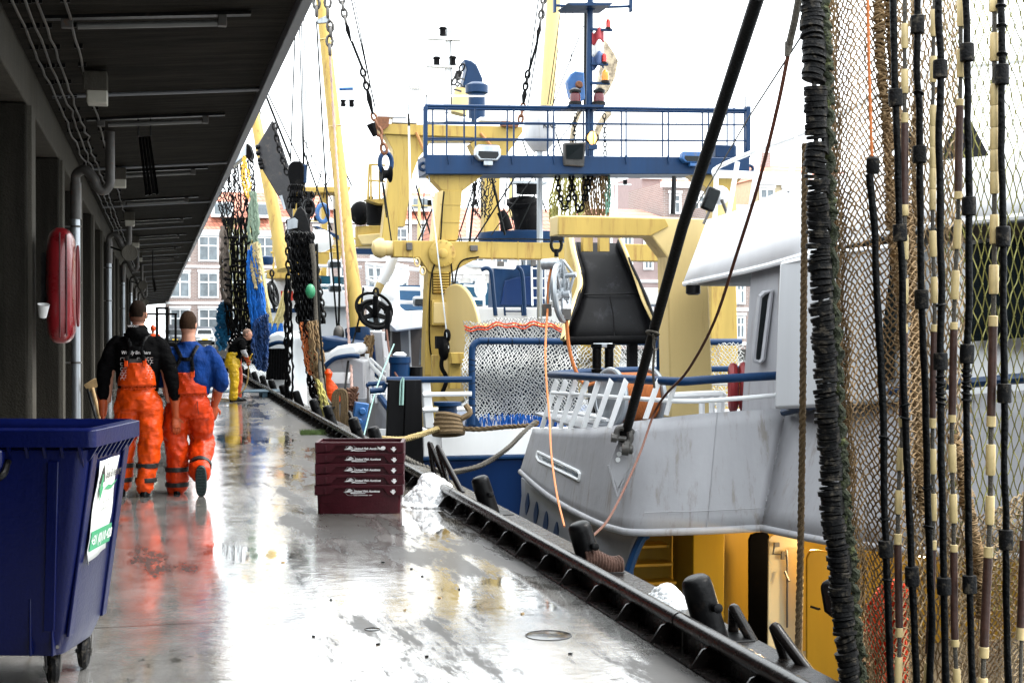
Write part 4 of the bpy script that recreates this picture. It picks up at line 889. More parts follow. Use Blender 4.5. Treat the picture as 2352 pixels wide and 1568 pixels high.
# shackle and hanging block with orange warp
def HB(u, v, D=18.2): return P(u, v, D)
t = thing('hanging_block', HB(1280, 600), 'large aluminium sheave block with orange warp hung from the yellow arch', 'pulley block')
m = MB(); m.torus(HB(1278, 562), (0, 1, 0), .07, .022, 14, 6, sx=1.3); m.box(HB(1278, 548), (.16, .06, .05)); m.tube([HB(1278, 572), HB(1278, 590)], .03, 8); m.build('shackle', BLK, t)
def whl(c, ax, ro, ri, th, sp, spw, name, mat, par, hub=.16, up=None):
    ax = V(ax).normalized(); m = MB(); m.torus(c, ax, ro-th, th, 36, 8)
    m.torus(c, ax, ro-th*2.4, th*.7, 36, 6); a_ = V((0, 0, 1)) if abs(ax.z) < .9 else V((1, 0, 0)); x = ax.cross(a_).normalized(); y = ax.cross(x)
    m.lathe(V(c)-ax*th*1.1, ax, [(ro*hub, 0), (ro*hub, th*2.2)], 16)
    for k in range(sp):
        a = 2*math.pi*k/sp+.3; d = x*math.cos(a)+y*math.sin(a); e = ax.cross(d)
        m.prism([V(c)+e*spw*.6-ax*th*.4, V(c)-e*spw*.6-ax*th*.4, V(c)+d*(ro-th*2)-e*spw*.45-ax*th*.4, V(c)+d*(ro-th*2)+e*spw*.45-ax*th*.4], ax*th*.8)
    return m.build(name, mat, par)
bc = HB(1290, 668); axb = V((.85, -.52, .08))
whl(bc+V((.0, 0, -.02)), axb, .40, .1, .035, 5, .07, 'sheave', GALV, t)
pl = MB()
for s in (-1, 1):
    o = axb.normalized()*.05*s
    pl.tube([HB(1282, 596)+o, HB(1270, 660)+o, HB(1264, 708)+o], .028, 6); pl.tube([HB(1284, 598)+o, HB(1310, 632)+o, HB(1294, 690)+o], .024, 6); pl.tube([HB(1284, 600)+o, HB(1290, 690)+o], .02, 6)
pl.lathe(HB(1292, 676)-axb.normalized()*.1, axb, [(.05, 0), (.05, .2)], 12); pl.lathe(HB(1306, 632)-axb.normalized()*.1, axb, [(.035, 0), (.035, .2)], 10); pl.lathe(HB(1262, 606)-axb.normalized()*.1, axb, [(.07, 0), (.07, .22)], 12)
pl.build('side_plates', GALV, t, bevel=.003)
m = MB(); m.box(HB(1256, 712), (.11, .09, .16)); m.box(HB(1300, 722), (.12, .09, .15)); split(m, 'rope_clamp', STEEL, t, bevel=.01)
wp = spline([HB(1258, 706), HB(1253, 790, 17.5), HB(1254, 860, 16.8), HB(1262, 960, 15.9), HB(1266, 1040, 14), HB(1278, 1130, 11.5), HB(1296, 1208, 9.7)], 8)
_w = spline([HB(1258, 706), HB(1260, 650), HB(1268, 615), HB(1285, 604)], 5)[::-1]+wp
MB().tube(_w, [lerp(.018, .0075, i/(len(_w)-1)) for i in range(len(_w))], 6).build('orange_warp', ROPEO, label='orange warp running down from the block past the grey bulwark to a bollard', cat='rope')
MB().tube(spline([HB(1300, 724), HB(1306, 790), HB(1318, 840), HB(1340, 880), HB(1362, 880), HB(1392, 868, 18)], 8), .024, 6).build('orange_warp', ROPEO, label='orange warp from the block down to the reel behind the rail', cat='rope')
# black feed chute
YC = P(1400, 700, 14.6*K).y
t = thing('fish_hopper', PY(1395, 780, YC), 'big black flared hopper chute with pale yellow edges under the yellow arch', 'hopper')
DC = 15*K
def C(u, v, d=0): return P(u, v, DC+d)
rowsL = [(1323, 557, 1.2), (1330, 590, 1.0), (1342, 625, .7), (1343, 655, .5), (1330, 700, .2), (1312, 740, .0), (1300, 776, -.2)]
rowsR = [(1417, 560, 1.2), (1430, 590, 1.0), (1445, 625, .7), (1462, 660, .5), (1480, 700, .2), (1495, 740, 0), (1502, 776, -.2)]
rows = []
for (a, b_) in zip(rowsL, rowsR):
    rows.append([lerp(C(*a), C(*b_), k/8)+V((0, .02*math.sin(math.pi*k/8), 0)) for k in range(9)])
MB().grid(rows).build('chute_floor', CHUTE, t, solid=.03)
sideL = [[C(a[0], a[1], a[2]), C(a[0]-10+i*.6, a[1]+2, a[2]-.55)] for i, a in enumerate(rowsL)]; MB().grid(sideL).build('side_wall', CHUTE, t, solid=.03)
sideR = [[C(a[0], a[1], a[2]), C(a[0]+6, a[1]-18, a[2]-.5)] for i, a in enumerate(rowsR)]; MB().grid(sideR).build('side_wall', CHUTE, t, solid=.03)
m = MB(); m.tube(spline([C(1311, 540, .7), C(1318, 580, .4), C(1329, 625, .2), C(1332, 655, 0), C(1320, 690, -.2), C(1304, 732, -.5), C(1293, 780, -.7)], 5), .045, 8); m.tube(spline([C(1421, 540, .7), C(1440, 585, .4), C(1459, 635, .2), C(1478, 690, -.2), C(1500, 735, -.4)], 5), .03, 8); m.build('chute_edge', YELP, t)
m = MB(); m.prism([C(1300, 540, .9), C(1318, 545, .7), C(1330, 625, .4), (C(1326, 680, .2)), (C(1312, 700, .2)), C(1300, 640, .6)], (0, .1, 0)); m.build('side_cheek', YEL, t)
m = MB(); m.box(C(1348, 553, .6), (.16, .14, .35)); m.box(C(1386, 553, .6), (.16, .14, .35)); split(m, 'support_post', YEL, t)
m = MB(); m.tube([C(1293, 783, -.3), C(1500, 779, -.3)], .07, 10); m.box(C(1452, 850, 0), (.14, .14, .95)); m.build('lower_frame', EXT, t)
MB().tube([C(1342, 676, .30), C(1466, 674, .30)], .012, 4).build('chute_seam', BLK, t); MB().tube([C(1400, 680, .22), C(1408, 720, .0), C(1412, 775, -.3)], .008, 4).build('chute_seam', BLK, t)
# life rings on the far side of the grey boat
for u, v, l in ((1684, 890, 'dark red life ring seen edge-on at the wheelhouse, left of two'), (1708, 888, 'dark red life ring against the wheelhouse, right of two')):
    q = P(u, v, 11.4*K); t = thing('life_ring', q-V((0, 0, .3)), l, 'life ring', 'red life rings by the wheelhouse')
    MB().torus(q, (1, -.35, 0), .2, .055, 24, 8, sx=1.25, up=(0, 0, 1)).build('ring', M('dark_red_plastic', (.22, .012, .015), .5), t); MB().tube([q+V((-.02, -.08, .26)), q+V((.05, -.12, 0)), q+V((-.03, -.08, -.22))], .012, 5).build('grab_line', ROPEO, t)

# long black pole in the shackle, brown lines
MB().tube([P(1438, 992, 15.3), P(1500, 765, 13.6), P(1568, 520, 12.2), P(1650, 270, 10.9), P(1742, -12, 9.6)], [.052, .05, .05, .05, .05], 12).build('black_warp', M('pole_rubber', (.004, .0045, .005), .5, ds=.12, var=.4, scale=14, bump=.3), label='thick straight black rubber-sleeved warp slanting up from the shackle', cat='warp')
MB().tube([P(1432, 1010, 15.32), P(1440, 985, 15.28)], .09, 10).build('warp_end', BLK, label='frayed black end of the slanting warp at the shackle', cat='warp end')
m = MB(); m.tube(spline([P(1500, 768, 13.5), P(1503, 800, 13.6), P(1500, 850, 13.7), P(1503, 890, 13.8)], 5), .012, 6); m.torus(P(1499, 765, 13.5), (.3, .2, 1), .06, .012, 14, 5); m.torus(P(1506, 790, 13.5), (0, 1, 0), .03, .006, 12, 5, sx=2); m.build('lanyard', ROPED, label='thin knotted lanyard tied round the slanting black warp', cat='lanyard')
br = spline([P(1810, 128, 9), P(1785, 250, 9.2), P(1740, 430, 9.6), (P(1690, 590, 10.2)), P(1640, 740, 11), P(1580, 850, 12), P(1530, 905, 12.6), P(1502, 950, 13), P(1470, 1040, 12.6), P(1430, 1130, 11.5), P(1395, 1195, 10.5), P(1362, 1230, 9.8)], 6)
MB().tube(br, [lerp(.014, .0095, i/(len(br)-1)) for i in range(len(br))], 6).build('brown_line', ROPEB, label='long brown line from the top right down to the quay bollard', cat='rope')
m = MB(); m.tube([P(1836, -10, 8.8), P(1825, 50, 8.9), P(1812, 105, 9)], .024, 8); m.tube([P(1813, 98, 9), P(1808, 130, 9)], [.03, .018], 8); m.build('grey_line', ROPED, label='grey sleeved end of the brown line at the top beside the discs', cat='rope')
MB().tube([P(1842, 82, 9), P(1720, 270, 12), P(1560, 540, 22)], .007, 5).build('thin_wire', WIRE, label='thin black wire crossing behind the brown line', cat='wire')
# rope coil on the bollard
m = MB()
tb = P(1372, 1288, 9.45)
for k in range(13): m.torus(tb+V((-.10+.02*k, .0, .015*math.sin(k*.5)-.012*k*.3)), (1, .15, -.2), .07, .013, 16, 6)
m.build('rusty_rope_coil', M('rusty_rope', (.045, .017, .009), .9, var=.5, bump=.5), label='rusty rope wound round the foot of the second bollard', cat='rope coil')
# thick twisted tan rope beside the discs
twisted(MB(), [P(1849, 330, 8), P(1848, 500, 8), P(1846, 700, 8), P(1843, 1000, 8), P(1838, 1300, 8), P(1833, 1500, 8), P(1831, 1600, 8)], .021, 3, .11, 5, .02).build('twisted_rope', ROPET, label='thick twisted tan rope hanging straight down left of the rubber discs', cat='rope')
# ============================================================ NEAR NETS ON THE RIGHT
DN = 7.6
def uv(u0, v): return P(u0, v, DN)
disc = [(1862, -15), (1865, 60), (1868, 99), (1870, 185), (1874, 297), (1876, 428), (1880, 514), (1885, 682), (1893, 797), (1896, 912), (1902, 1011), (1906, 1068), (1911, 1170), (1921, 1250), (1928, 1306), (1934, 1409), (1941, 1480), (1952, 1600)]
t = thing('disc_footrope', uv(1930, 1560), 'footrope of stacked black rubber discs hanging at the net edge', 'rubber disc rope')
sp_ = spline([uv(*p) for p in disc], 12)
ln = [0]
for i in range(len(sp_)-1): ln.append(ln[-1]+(sp_[i+1]-sp_[i]).length)
def along(d):
    for i in range(len(sp_)-1):
        if ln[i+1] >= d: return lerp(sp_[i], sp_[i+1], (d-ln[i])/(ln[i+1]-ln[i])), (sp_[i+1]-sp_[i]).normalized()
    return sp_[-1], (sp_[-1]-sp_[-2]).normalized()
rr = random.Random(11); d = .01; k = 0; rest = MB(); tl = V((.1, 0, 0))
MB().tube(sp_, .014, 8).build('core_wire', STEEL, t)
while d < ln[-1]:
    p, tg = along(d); th = rr.uniform(.016, .032)
    if rr.random() < .05: d += rr.uniform(.008, .022); tl = V((rr.uniform(-.15, .35), rr.uniform(-.2, .2), 0)); continue
    tl = tl*.8+V((rr.uniform(-.2, .24), rr.uniform(-.2, .2), 0))*.5
    ax = (tg+tl).normalized(); r_ = .060*rr.uniform(.88, 1.1)
    o_ = V((rr.uniform(-.008, .008), rr.uniform(-.005, .005), 0)); c_ = p+o_
    prof = [(r_*.9, 0), (r_, .003), (r_*.985, th*.5), (r_, th-.003), (r_*.9, th)]
    if k < 99: MB().lathe(c_, ax, prof, 18).build('rubber_disc', RUB, t)
    else: rest.lathe(c_, ax, prof, 18)
    k += 1; d += th+rr.uniform(-.001, .0045)
rest.build('rubber_discs', RUB, t, kind='stuff')
d = .26; sid = 0
while d < ln[-1]:
    p, tg = along(d); ax = V((.75, -.62, .12)).normalized()
    MB().lathe(p+V((.055, .02, 0)), ax, [(.058, 0), (.064, .004), (.066, .011), (.064, .018), (.05, .02)], 20).build('side_disc', HOSE, t); d += rr.uniform(.19, .34); sid += 1
m = MB(); pts = []
for i, p in enumerate(sp_): pts.append(p+V((.10+.018*math.sin(i*1.3), .05, 0)))
m.tube(pts, [.022+.008*abs(math.sin(i*2.1)) for i in range(len(pts))], 9)
for i in range(300):
    a, b_ = along(rr.uniform(0, ln[-1])); m.ball(a+V((.10+rr.uniform(-.03, .03), .05+rr.uniform(-.03, .01), 0)), rr.uniform(.006, .014), 5, 3)
m.build('mossy_rope', MOSS, label='mossy green rope running along the rubber discs', cat='rope')

def nd(u, v): return 7.95+.10*math.sin(u*.021+v*.003)+.05*math.sin(v*.011)
def edge(v):   # left edge of the net follows the discs
    for i in range(len(disc)-1):
        if disc[i+1][1] >= v: return lerp(disc[i][0], disc[i+1][0], (v-disc[i][1])/(disc[i+1][1]-disc[i][1]))+38
    return 1990
def f1(a, b_):
    v = -20+1610*b_; l = edge(max(-10, min(v, 1590))); r_ = 2070+35*math.sin(b_*3)+60*b_*b_
    aa = a**1.25; return P(l+(r_-l)*aa, v+14*math.sin(a*9+b_*4)+20*a*math.sin(b_*6), nd(l, v)+.09*math.sin(a*11+b_*5))
netmesh(f1, 14, 150, .0054, jit=.16, n=4).build('brown_net', NETB, label='brown diamond netting curtain right of the rubber discs', cat='fishing net')
def f1b(a, b_):   # gathered edge of the net, dense meshes
    v = -20+1610*b_; l = edge(max(-10, min(v, 1590)))-6; return P(l+26*a+4*math.sin(b_*40), v+8*math.sin(a*5), nd(l, v)-.04+.05*math.sin(a*6+b_*21))
netmesh(f1b, 5, 165, .004, jit=.35, n=3).build('gathered_net', NETB, label='tightly gathered brown net edge beside the mossy rope', cat='fishing net')
def f2(a, b_):
    v = -20+1610*b_; l = 2040+50*b_; r_ = 2205-10*math.sin(b_*3)+60*b_; return P(l+(r_-l)*a, v+12*math.sin(a*7+b_*5), 8.15+.12*math.sin(a*13+b_*3))
netmesh(f2, 14, 96, .0052, jit=.3, knots=.0085, n=3).build('knotted_brown_net', NETP, label='knotted brown netting behind the black hoses', cat='fishing net')
def f3(a, b_):
    v = -20+1420*b_; l = 2150+25*b_; r_ = 2420; return P(l+(r_-l)*a, v+8*math.sin(a*7+b_*5), 8.5+.15*math.sin(a*9+b_*3))
netmesh(f3, 14, 46, .0042, jit=.16, knots=.0075, n=3).build('green_yellow_net', NETG, label='wide green and yellow diamond net at the right edge', cat='fishing net')
def f4(a, b_):
    v = 1180+420*b_; l = 2170; r_ = 2420; return P(l+(r_-l)*a, v+20*math.sin(a*5)-60*(a)*(1-b_), 8.3+.2*math.sin(a*9+b_*7))
netmesh(f4, 22, 56, .0058, jit=.3, n=3).build('bunched_brown_net', NETP, label='dense bunched brown net at the lower right corner', cat='fishing net')
def f5(a, b_):
    v = 1345+240*b_; return P(1975+(14-20*b_)+(95+22*b_)*a, v+50*(1-a)*(1-b_)-30*(1-b_)*math.sin(a*3), 8.6+.1*math.sin(a*9+b_*7))
netmesh(f5, 15, 46, .011, jit=.5, n=3).build('red_net', NETR, label='bright red netting bundle low behind the brown net', cat='fishing net')
MB().prism([P(u, v, 8.9) for u, v in ((1880, 1345), (1893, 1330), (1920, 1335), (1935, 1400), (1915, 1425), (1890, 1405))], (.1, .1, 0)).build('hanging_shackle_float', BLK, label='dark blue lump hanging behind the rubber discs low down', cat='float', bevel=.03)
# laced rope bundles inside the net
def bundle(path, r, lab, seed, mat=NETB):
    rr = random.Random(seed); s = spline([P(u, v, D) for u, v, D in path], 16); m = MB()
    for k in range(7):
        m.tube([p+V((rr.uniform(-1, 1), rr.uniform(-1, 1), 0))*r*.8 for p in s], r*.33, 5)
    for i in range(0, len(s)-1):
        for _ in range(2):
            c = lerp(s[i], s[i+1], rr.random()); m.torus(c, ((s[i+1]-s[i]).normalized()+V((rr.uniform(-.8, .8), rr.uniform(-.5, .5), 0))).normalized(), r*rr.uniform(.8, 1.2), r*.16, 8, 4)
    m.build('laced_rope', mat, label=lab, cat='rope', group=None)
bundle([(2018, -20, 8), (2022, 120, 8), (2038, 300, 8), (2045, 480, 8), (2062, 640, 8), (2072, 700, 8), (2068, 800, 8)], .030, 'laced net seam left of the first black hose', 1)
bundle([(2040, -20, 8.05), (2052, 150, 8.05), (2072, 400, 8.05), (2092, 560, 8.05), (2100, 700, 8.05), (2110, 1000, 8.05), (2118, 1180, 8.05)], .028, 'laced net seam between the two first yellow tubes', 2)
bundle([(2098, -20, 8.1), (2104, 200, 8.1), (2098, 360, 8.1), (2106, 520, 8.1)], .018, 'thin laced seam behind the second black hose', 3)
bundle([(2190, 1000, 8.1), (2215, 1120, 8.1), (2235, 1230, 8.1), (2250, 1290, 8.1), (2260, 1420, 8.1)], .034, 'laced seam slanting at the lower right', 4)
# vertical black hoses with rubber sleeves
hoses = [
 ([(1997, 400), (2008, 520), (2012, 640), (2022, 810), (2030, 1000), (2030, 1100), (2034, 1240), (2040, 1400), (2046, 1590)], [(1240, 1280)], [(1005, 1), (1190, 1), (1330, 1)], 'black hose under the orange wire, first from the left'),
 ([(2051, -10), (2056, 200), (2060, 330), (2066, 517), (2072, 620), (2073, 800), (2078, 940), (2085, 1100), (2094, 1300), (2106, 1590)], [(205, 245), (1300, 1345), (515, 555)], [(930, 1), (960, 1)], 'second black hose from the left'),
 ([(2108, -10), (2106, 140), (2112, 260), (2112, 400), (2114, 520), (2117, 700), (2125, 900), (2128, 1040), (2132, 1200), (2140, 1400), (2136, 1590)], [(36, 78), (335, 375), (665, 710)], [(215, 1), (1120, 1), (1210, 1)], 'third black hose from the left, dented'),
 ([(2155, -10), (2160, 150), (2157, 300), (2160, 520), (2162, 640), (2160, 800), (2162, 1000), (2166, 1200), (2172, 1590)], [(138, 180), (1325, 1365), (810, 850)], [(700, 1), (865, 1), (878, 1), (890, 1), (902, 1), (914, 1), (926, 1)], 'fourth black hose from the left, coiled in the middle'),
 ([(2218, -10), (2222, 150), (2224, 300), (2226, 520), (2226, 700), (2220, 830), (2220, 900), (2222, 1040), (2226, 1300), (2233, 1590)], [(100, 142), (452, 495), (790, 835), (1320, 1362)], [(850, 1), (862, 1), (876, 1), (890, 1), (904, 1), (918, 1)], 'fifth black hose from the left'),
 ([(2298, -10), (2302, 100), (2300, 300), (2304, 517), (2305, 700), (2307, 900), (2306, 1040), (2310, 1180), (2312, 1400), (2316, 1590)], [(148, 195), (520, 567), (880, 925), (1215, 1262)], [(14, 1), (125, 1), (60, 1)], 'sixth black hose, close to the right edge')]
for i, (pt_, slv, kn, lab) in enumerate(hoses):
    Dh = 7.3+.06*(i % 3); s = spline([P(u, v, Dh) for u, v in pt_], 10); rr = random.Random(i)
    t = thing('sleeved_hose', P(*pt_[-1], Dh), lab, 'hose', 'black sleeved hoses hanging before the nets')
    rs = [.0185*(1+.12*noise.noise(p*9)) for p in s]; s2 = [p+V((noise.noise(p*5+V((i, 0, 0)))*.006, 0, 0)) for p in s]
    MB().tube(s2, rs, 10).build('hose', HOSE, t)
    def at(v):
        for a, b_ in zip(pt_, pt_[1:]):
            if b_[1] >= v: return P(lerp(a[0], b_[0], (v-a[1])/(b_[1]-a[1])), v, Dh)
        return P(*pt_[-1], Dh)
    for v0, v1 in slv:
        a, b_ = at(v0), at(v1); MB().tube([a, lerp(a, b_, .04), lerp(a, b_, .5), lerp(a, b_, .96), b_], [.030, .036, .037, .036, .031], 14).build('rubber_sleeve', RUB, t)
    if kn:
        m = MB()
        for v0, _ in kn: m.torus(at(v0), (rr.uniform(-.4, .4), rr.uniform(-.3, .3), 1), .021, .008, 14, 6)
        split(m, 'tape_knot', HOSE, t)
# orange wire with black weight
t = thing('orange_wire', P(2000, 360, 7.3), 'bright orange plastic-coated wire ending in a black rubber weight', 'wire')
twisted(MB(), [P(1993, -10, 7.3), P(1996, 150, 7.3), P(2003, 370, 7.3)], .010, 3, .05, 4, .015).build('wire', ROPEO, t)
MB().lathe(P(2005, 360, 7.3), (0, 0, -1), [(.02, 0), (.034, .012), (.034, .08), (.028, .088)], 16).build('weight', RUB, t)
# yellow floats threaded on ropes
ys = [
 ([(2078, -10), (2078, 517), (2078, 700), (2072, 1000), (2066, 1080), (2062, 1240), (2066, 1460), (2062, 1590)], [(55, 112), (160, 215), (260, 283), (283, 470, 'b'), (470, 496), (540, 596), (640, 697), (744, 765), (765, 958, 'b'), (957, 980), (1028, 1080), (1125, 1180), (1225, 1250), (1250, 1440, 'b'), (1440, 1462), (1508, 1590)], 'first string of cream floats from the left'),
 ([(2146, -10), (2143, 200), (2142, 517), (2147, 700), (2143, 860), (2142, 1000), (2144, 1180), (2142, 1300), (2128, 1590)], [(23, 85), (130, 190), (242, 483, 'y'), (530, 590), (636, 696), (745, 762), (762, 960, 'b'), (960, 983), (1030, 1088), (1133, 1195), (1240, 1262), (1262, 1500, 'b'), (1522, 1590)], 'second string of cream floats from the left'),
 ([(2207, -10), (2206, 180), (2202, 360), (2200, 517), (2192, 700), (2186, 1000), (2190, 1180), (2192, 1440), (2200, 1590)], [(-8, 62), (113, 178), (228, 244), (244, 440, 'b'), (440, 458), (505, 572), (621, 688), (740, 757), (757, 954, 'b'), (952, 970), (1020, 1084), (1134, 1200), (1250, 1267), (1267, 1468, 'b'), (1467, 1484), (1534, 1590)], 'third string of cream floats from the left'),
 ([(2284, -10), (2284, 517), (2282, 700), (2276, 1000), (2274, 1180), (2262, 1440), (2257, 1590)], [(-8, 28), (76, 141), (193, 446, 'y'), (493, 560), (608, 675), (725, 750), (750, 955, 'b'), (955, 980), (1020, 1091), (1138, 1204), (1255, 1280), (1280, 1484, 'b'), (1484, 1510), (1556, 1590)], 'fourth string of cream floats, thickest one near the right edge')]
for i, (pt_, segs, lab) in enumerate(ys):
    Dy = 7.42+.05*(i % 2); wd_ = (.020, .0185, .0205, .0245)[i]
    t = thing('float_line', P(*pt_[-1], Dy), lab, 'float line', 'lines threaded with cream floats and brown sleeves')
    MB().tube(spline([P(u, v, Dy) for u, v in pt_], 6), wd_*.55, 7).build('line', ROPED, t)
    def at(v):
        for a, b_ in zip(pt_, pt_[1:]):
            if b_[1] >= v: return P(lerp(a[0], b_[0], (v-a[1])/(b_[1]-a[1])), v, Dy)
        return P(*pt_[-1], Dy)
    for sg in segs:
        a, b_ = at(sg[0]), at(sg[1]); r_ = wd_*(1.0 if len(sg) == 2 else .98)*R.uniform(.96, 1.04)
        if len(sg) == 3 and sg[2] == 'b': MB().tube([at(lerp(sg[0], sg[1], k/6)) for k in range(7)], r_*.97, 12).build('brown_sleeve', FLOB, t)
        elif len(sg) == 3:
            n_ = 5
            for k in range(n_):
                p, q = at(lerp(sg[0], sg[1], k/n_)), at(lerp(sg[0], sg[1], (k+.985)/n_)); MB().tube([p, lerp(p, q, .06), lerp(p, q, .94), q], [r_*.9, r_, r_, r_*.9], 14).build('cream_float', FLOY, t)
        else: MB().tube([a, lerp(a, b_, .05), lerp(a, b_, .95), b_], [r_*.88, r_, r_, r_*.88], 14).build('cream_float', FLOY, t)
t = thing('float_line', P(2348, 1590, 7.4), 'last brown sleeve hanging at the bottom right corner', 'float line', 'lines threaded with cream floats and brown sleeves')
MB().tube([P(2352, 1240, 7.4), P(2345, 1440, 7.4)], .022, 12).build('brown_sleeve', FLOB, t); MB().tube([P(2345, 1440, 7.4), P(2343, 1468, 7.4)], .022, 12).build('cream_float', FLOY, t); MB().tube([P(2360, 1000, 7.4), P(2352, 1240, 7.4), P(2343, 1590, 7.4)], .010, 7).build('line', ROPED, t)
# ============================================================ BOAT B: blue hull, yellow gantry with blue platform
B = thing('blue_trawler', (9, 28, WL), 'blue and white trawler with yellow gantry and blue railed platform, middle boat', 'fishing boat')
YB = 29.5
def G(u, v, dy=0): return PY(u, v, YB+dy)
def sB(pts, dy, th, name, m, par=B, bevel=0): return MB().prism([G(u, v, dy) for u, v in pts], (0, th, 0)).build(name, m, par, bevel=bevel)
# hull: transom facing the camera and quay side
YT = 24.3
def T(u, v, dy=0): return PY(u, v, YT+dy)
pt = [(972, 1056), (1000, 1400), (1600, 1400), (1600, 1056)]
hullrows = []
side = [(T(972, 1056)), PX(905, 1040, T(972, 1056).x+.05)]
xq = T(972, 1056).x
def hullB(z0, z1, name, m, proud=0):
    y1 = YT+15; x0 = xq-proud; x1 = 14
    MB().prism([V((x0, YT-proud, z0)), V((x1, YT-proud, z0)), V((x1, y1, z0)), V((x0+1.2, y1, z0)), V((x0, y1-4, z0))], (0, 0, z1-z0)).build(name, m, B, bevel=.02)
zc = T(1000, 1055).z; zt = T(1000, 986).z
hullB(WL-.5, zc-.02, 'hull', BLUH); hullB(zc-.02, zc+.05, 'belting', BLU, .05)
MB().prism([V((xq, YT, zc+.05)), V((14, YT, zc+.05)), V((14, YT, zt)), V((xq, YT, zt))], (0, .12, 0)).build('stern_bulwark', WHT, B, bevel=.015)
MB().prism([V((xq, YT+.12, zc+.05)), V((xq, YT+13, zc+.05)), V((xq, YT+13, zt)), V((xq, YT+.12, zt))], (.12, 0, 0)).build('side_bulwark', WHT, B, bevel=.015)
MB().prism([T(1000, 992, -.02), T(1011, 1002, -.02), T(1016, 1055, -.02), T(1014, 990, -.02)], (0, .01, 0)).build('fairlead_plate', GRY, B)
MB().box(T(1215, 1050, -.05)+V((-.0, 0, -.6)), (.06, .06, 1.3)).build('hull_stiffener', BLU, B)
MB().prism([V((xq, YT+.1, zt-.5)), V((14, YT+.1, zt-.5)), V((14, YT+15, zt-.5)), V((xq, YT+15, zt-.5))], (0, 0, -.05)).build('deck', M('green_deck', (.05, .09, .09), .6), B)
# black fender boards hanging over the quarter
sl = thing('fender_mat', T(930, 1050), 'big black hanging rubber fender mat at the stern corner of the blue trawler', 'fender')
MB().prism([T(893, 872, -.2), T(931, 874, -.2), T(925, 1056, -.2), T(887, 1050, -.2)], (.0, .14, 0)).build('rubber_mat', CHUTE, sl, bevel=.01); MB().prism([T(932, 873, -.22), T(968, 872, -.22), T(973, 1066, -.22), T(927, 1056, -.22)], (0, .14, 0)).build('rubber_mat', CHUTE, sl, bevel=.01)
MB().tube([T(926, 868, -.3), T(924, 930, -.3)], .022, 6).build('lashing', ROPEG, sl)
m = MB(); m.tube(spline([T(926, 866, -.35), T(920, 880, -.35), T(918, 930, -.35)], 4), .012, 5); m.tube([T(928, 1002, -.35), T(908, 1040, -.35)], .010, 5); m.build('green_line', ROPEG, label='thin pale green line tied over the blue rail by the black fender mat', cat='rope')
# rails
m = MB(); m.tube([T(888, 872), T(1083, 871)], .055, 8); m.tube([T(886, 880), T(880, 895)]+[T(850, 898)], .05, 8); split(m, 'blue_rail', BLU, B)
m = MB()
for v in (906, 941): m.tube(spline([T(974, v+2), T(980, v), T(1083, v-2)], 3), .04, 8)
split(m, 'white_rail', WHT, B)
MB().prism([T(968, 872), T(988, 872), T(999, 984), T(976, 984)], (0, .12, 0)).build('rail_post', WHT, B, bevel=.02)
YH = YT+.5
def Hh(u, v, dy=0): return PY(u, v, YH+dy)
hp = thing('net_hoop', Hh(1400, 985), 'big blue tubular hoop holding back the white net on the trawler stern', 'frame')
MB().tube(spline([Hh(1084, 975), Hh(1084, 900), Hh(1084, 812), Hh(1088, 793), Hh(1100, 784), Hh(1120, 783), Hh(1300, 784), Hh(1500, 785), Hh(1702, 785)], 6), .062, 12).build('hoop_tube', BLU, hp)
MB().prism([Hh(1075, 955), Hh(1094, 955), Hh(1110, 986), Hh(1068, 986)], (0, .12, 0)).build('foot', BLU, hp)
m = MB(); rr = random.Random(2)
for v in (826, 838, 852, 880, 915, 930, 948): m.torus(Hh(1084, v), (rr.uniform(-.3, .3), .0, 1), .066, .006, 14, 4)
for u in (1120, 1175, 1237): m.torus(Hh(u, 784), (1, 0, rr.uniform(-.3, .3)), .066, .006, 14, 4)
split(m, 'lashing', WIRE, hp)
# white net on the stern
def fn(a, b_):
    u = 1064+(1330-1064)*a; top = 735-8*math.sin(a*3.0)-14*math.exp(-((a-.6)/.13)**2)+18*a; v = top+(962-top)*b_
    return P(u+4*math.sin(b_*9), v+5*math.sin(a*14+b_*3), 26.1+.25*math.sin(a*7+b_*4)+.2*math.sin(b_*9))
netmesh(fn, 34, 42, .0095, jit=.22, n=4).build('white_net', NETW, label='white net heaped behind the blue hoop on the trawler stern', cat='fishing net')
def fn3(a, b_): return P(1330+380*a, 792+150*b_+6*math.sin(a*12), 26.6+.2*math.sin(a*12))
netmesh(fn3, 44, 26, .0075, jit=.3, n=3).build('pale_net', NETW, label='thin pale net stretched between the arch and the far rail', cat='fishing net')
m = MB(); rr = random.Random(8)
for k in range(2): m.tube([fn(i/40, .055+.03*k+.012*math.sin(i))+V((0, -.04, 0)) for i in range(41)], .014, 4)
m.build('red_head_rope', NETR, label='dark red rope along the top of the white net', cat='rope')
m = MB()
for i in range(160):
    u = rr.uniform(1100, 1330); p = P(u, rr.uniform(948, 958), 25.9+rr.uniform(0, .5)); m.tube([p, p+V((rr.uniform(-.08, .08), 0, -rr.uniform(.15, .34)))], .012, 3)
m.build('blue_chafer', NETBL, label='fringe of frayed blue twine under the white net', cat='netting')
MB().prism([P(1078, 752, 27.2), P(1200, 745, 27.2), P(1325, 755, 27.2), P(1330, 955, 27.2), P(1090, 958, 27.2)], (.1, .5, 0)).build('dark_net_backing', M('added_backing_dark', (.02, .024, .034), .9, ds=.05, var=.8, scale=9, bump=.9, bscale=30), label='dark backing block added behind the white net on the stern', cat='dark backing', bevel=.08)  # added block, darkens what shows through the white net
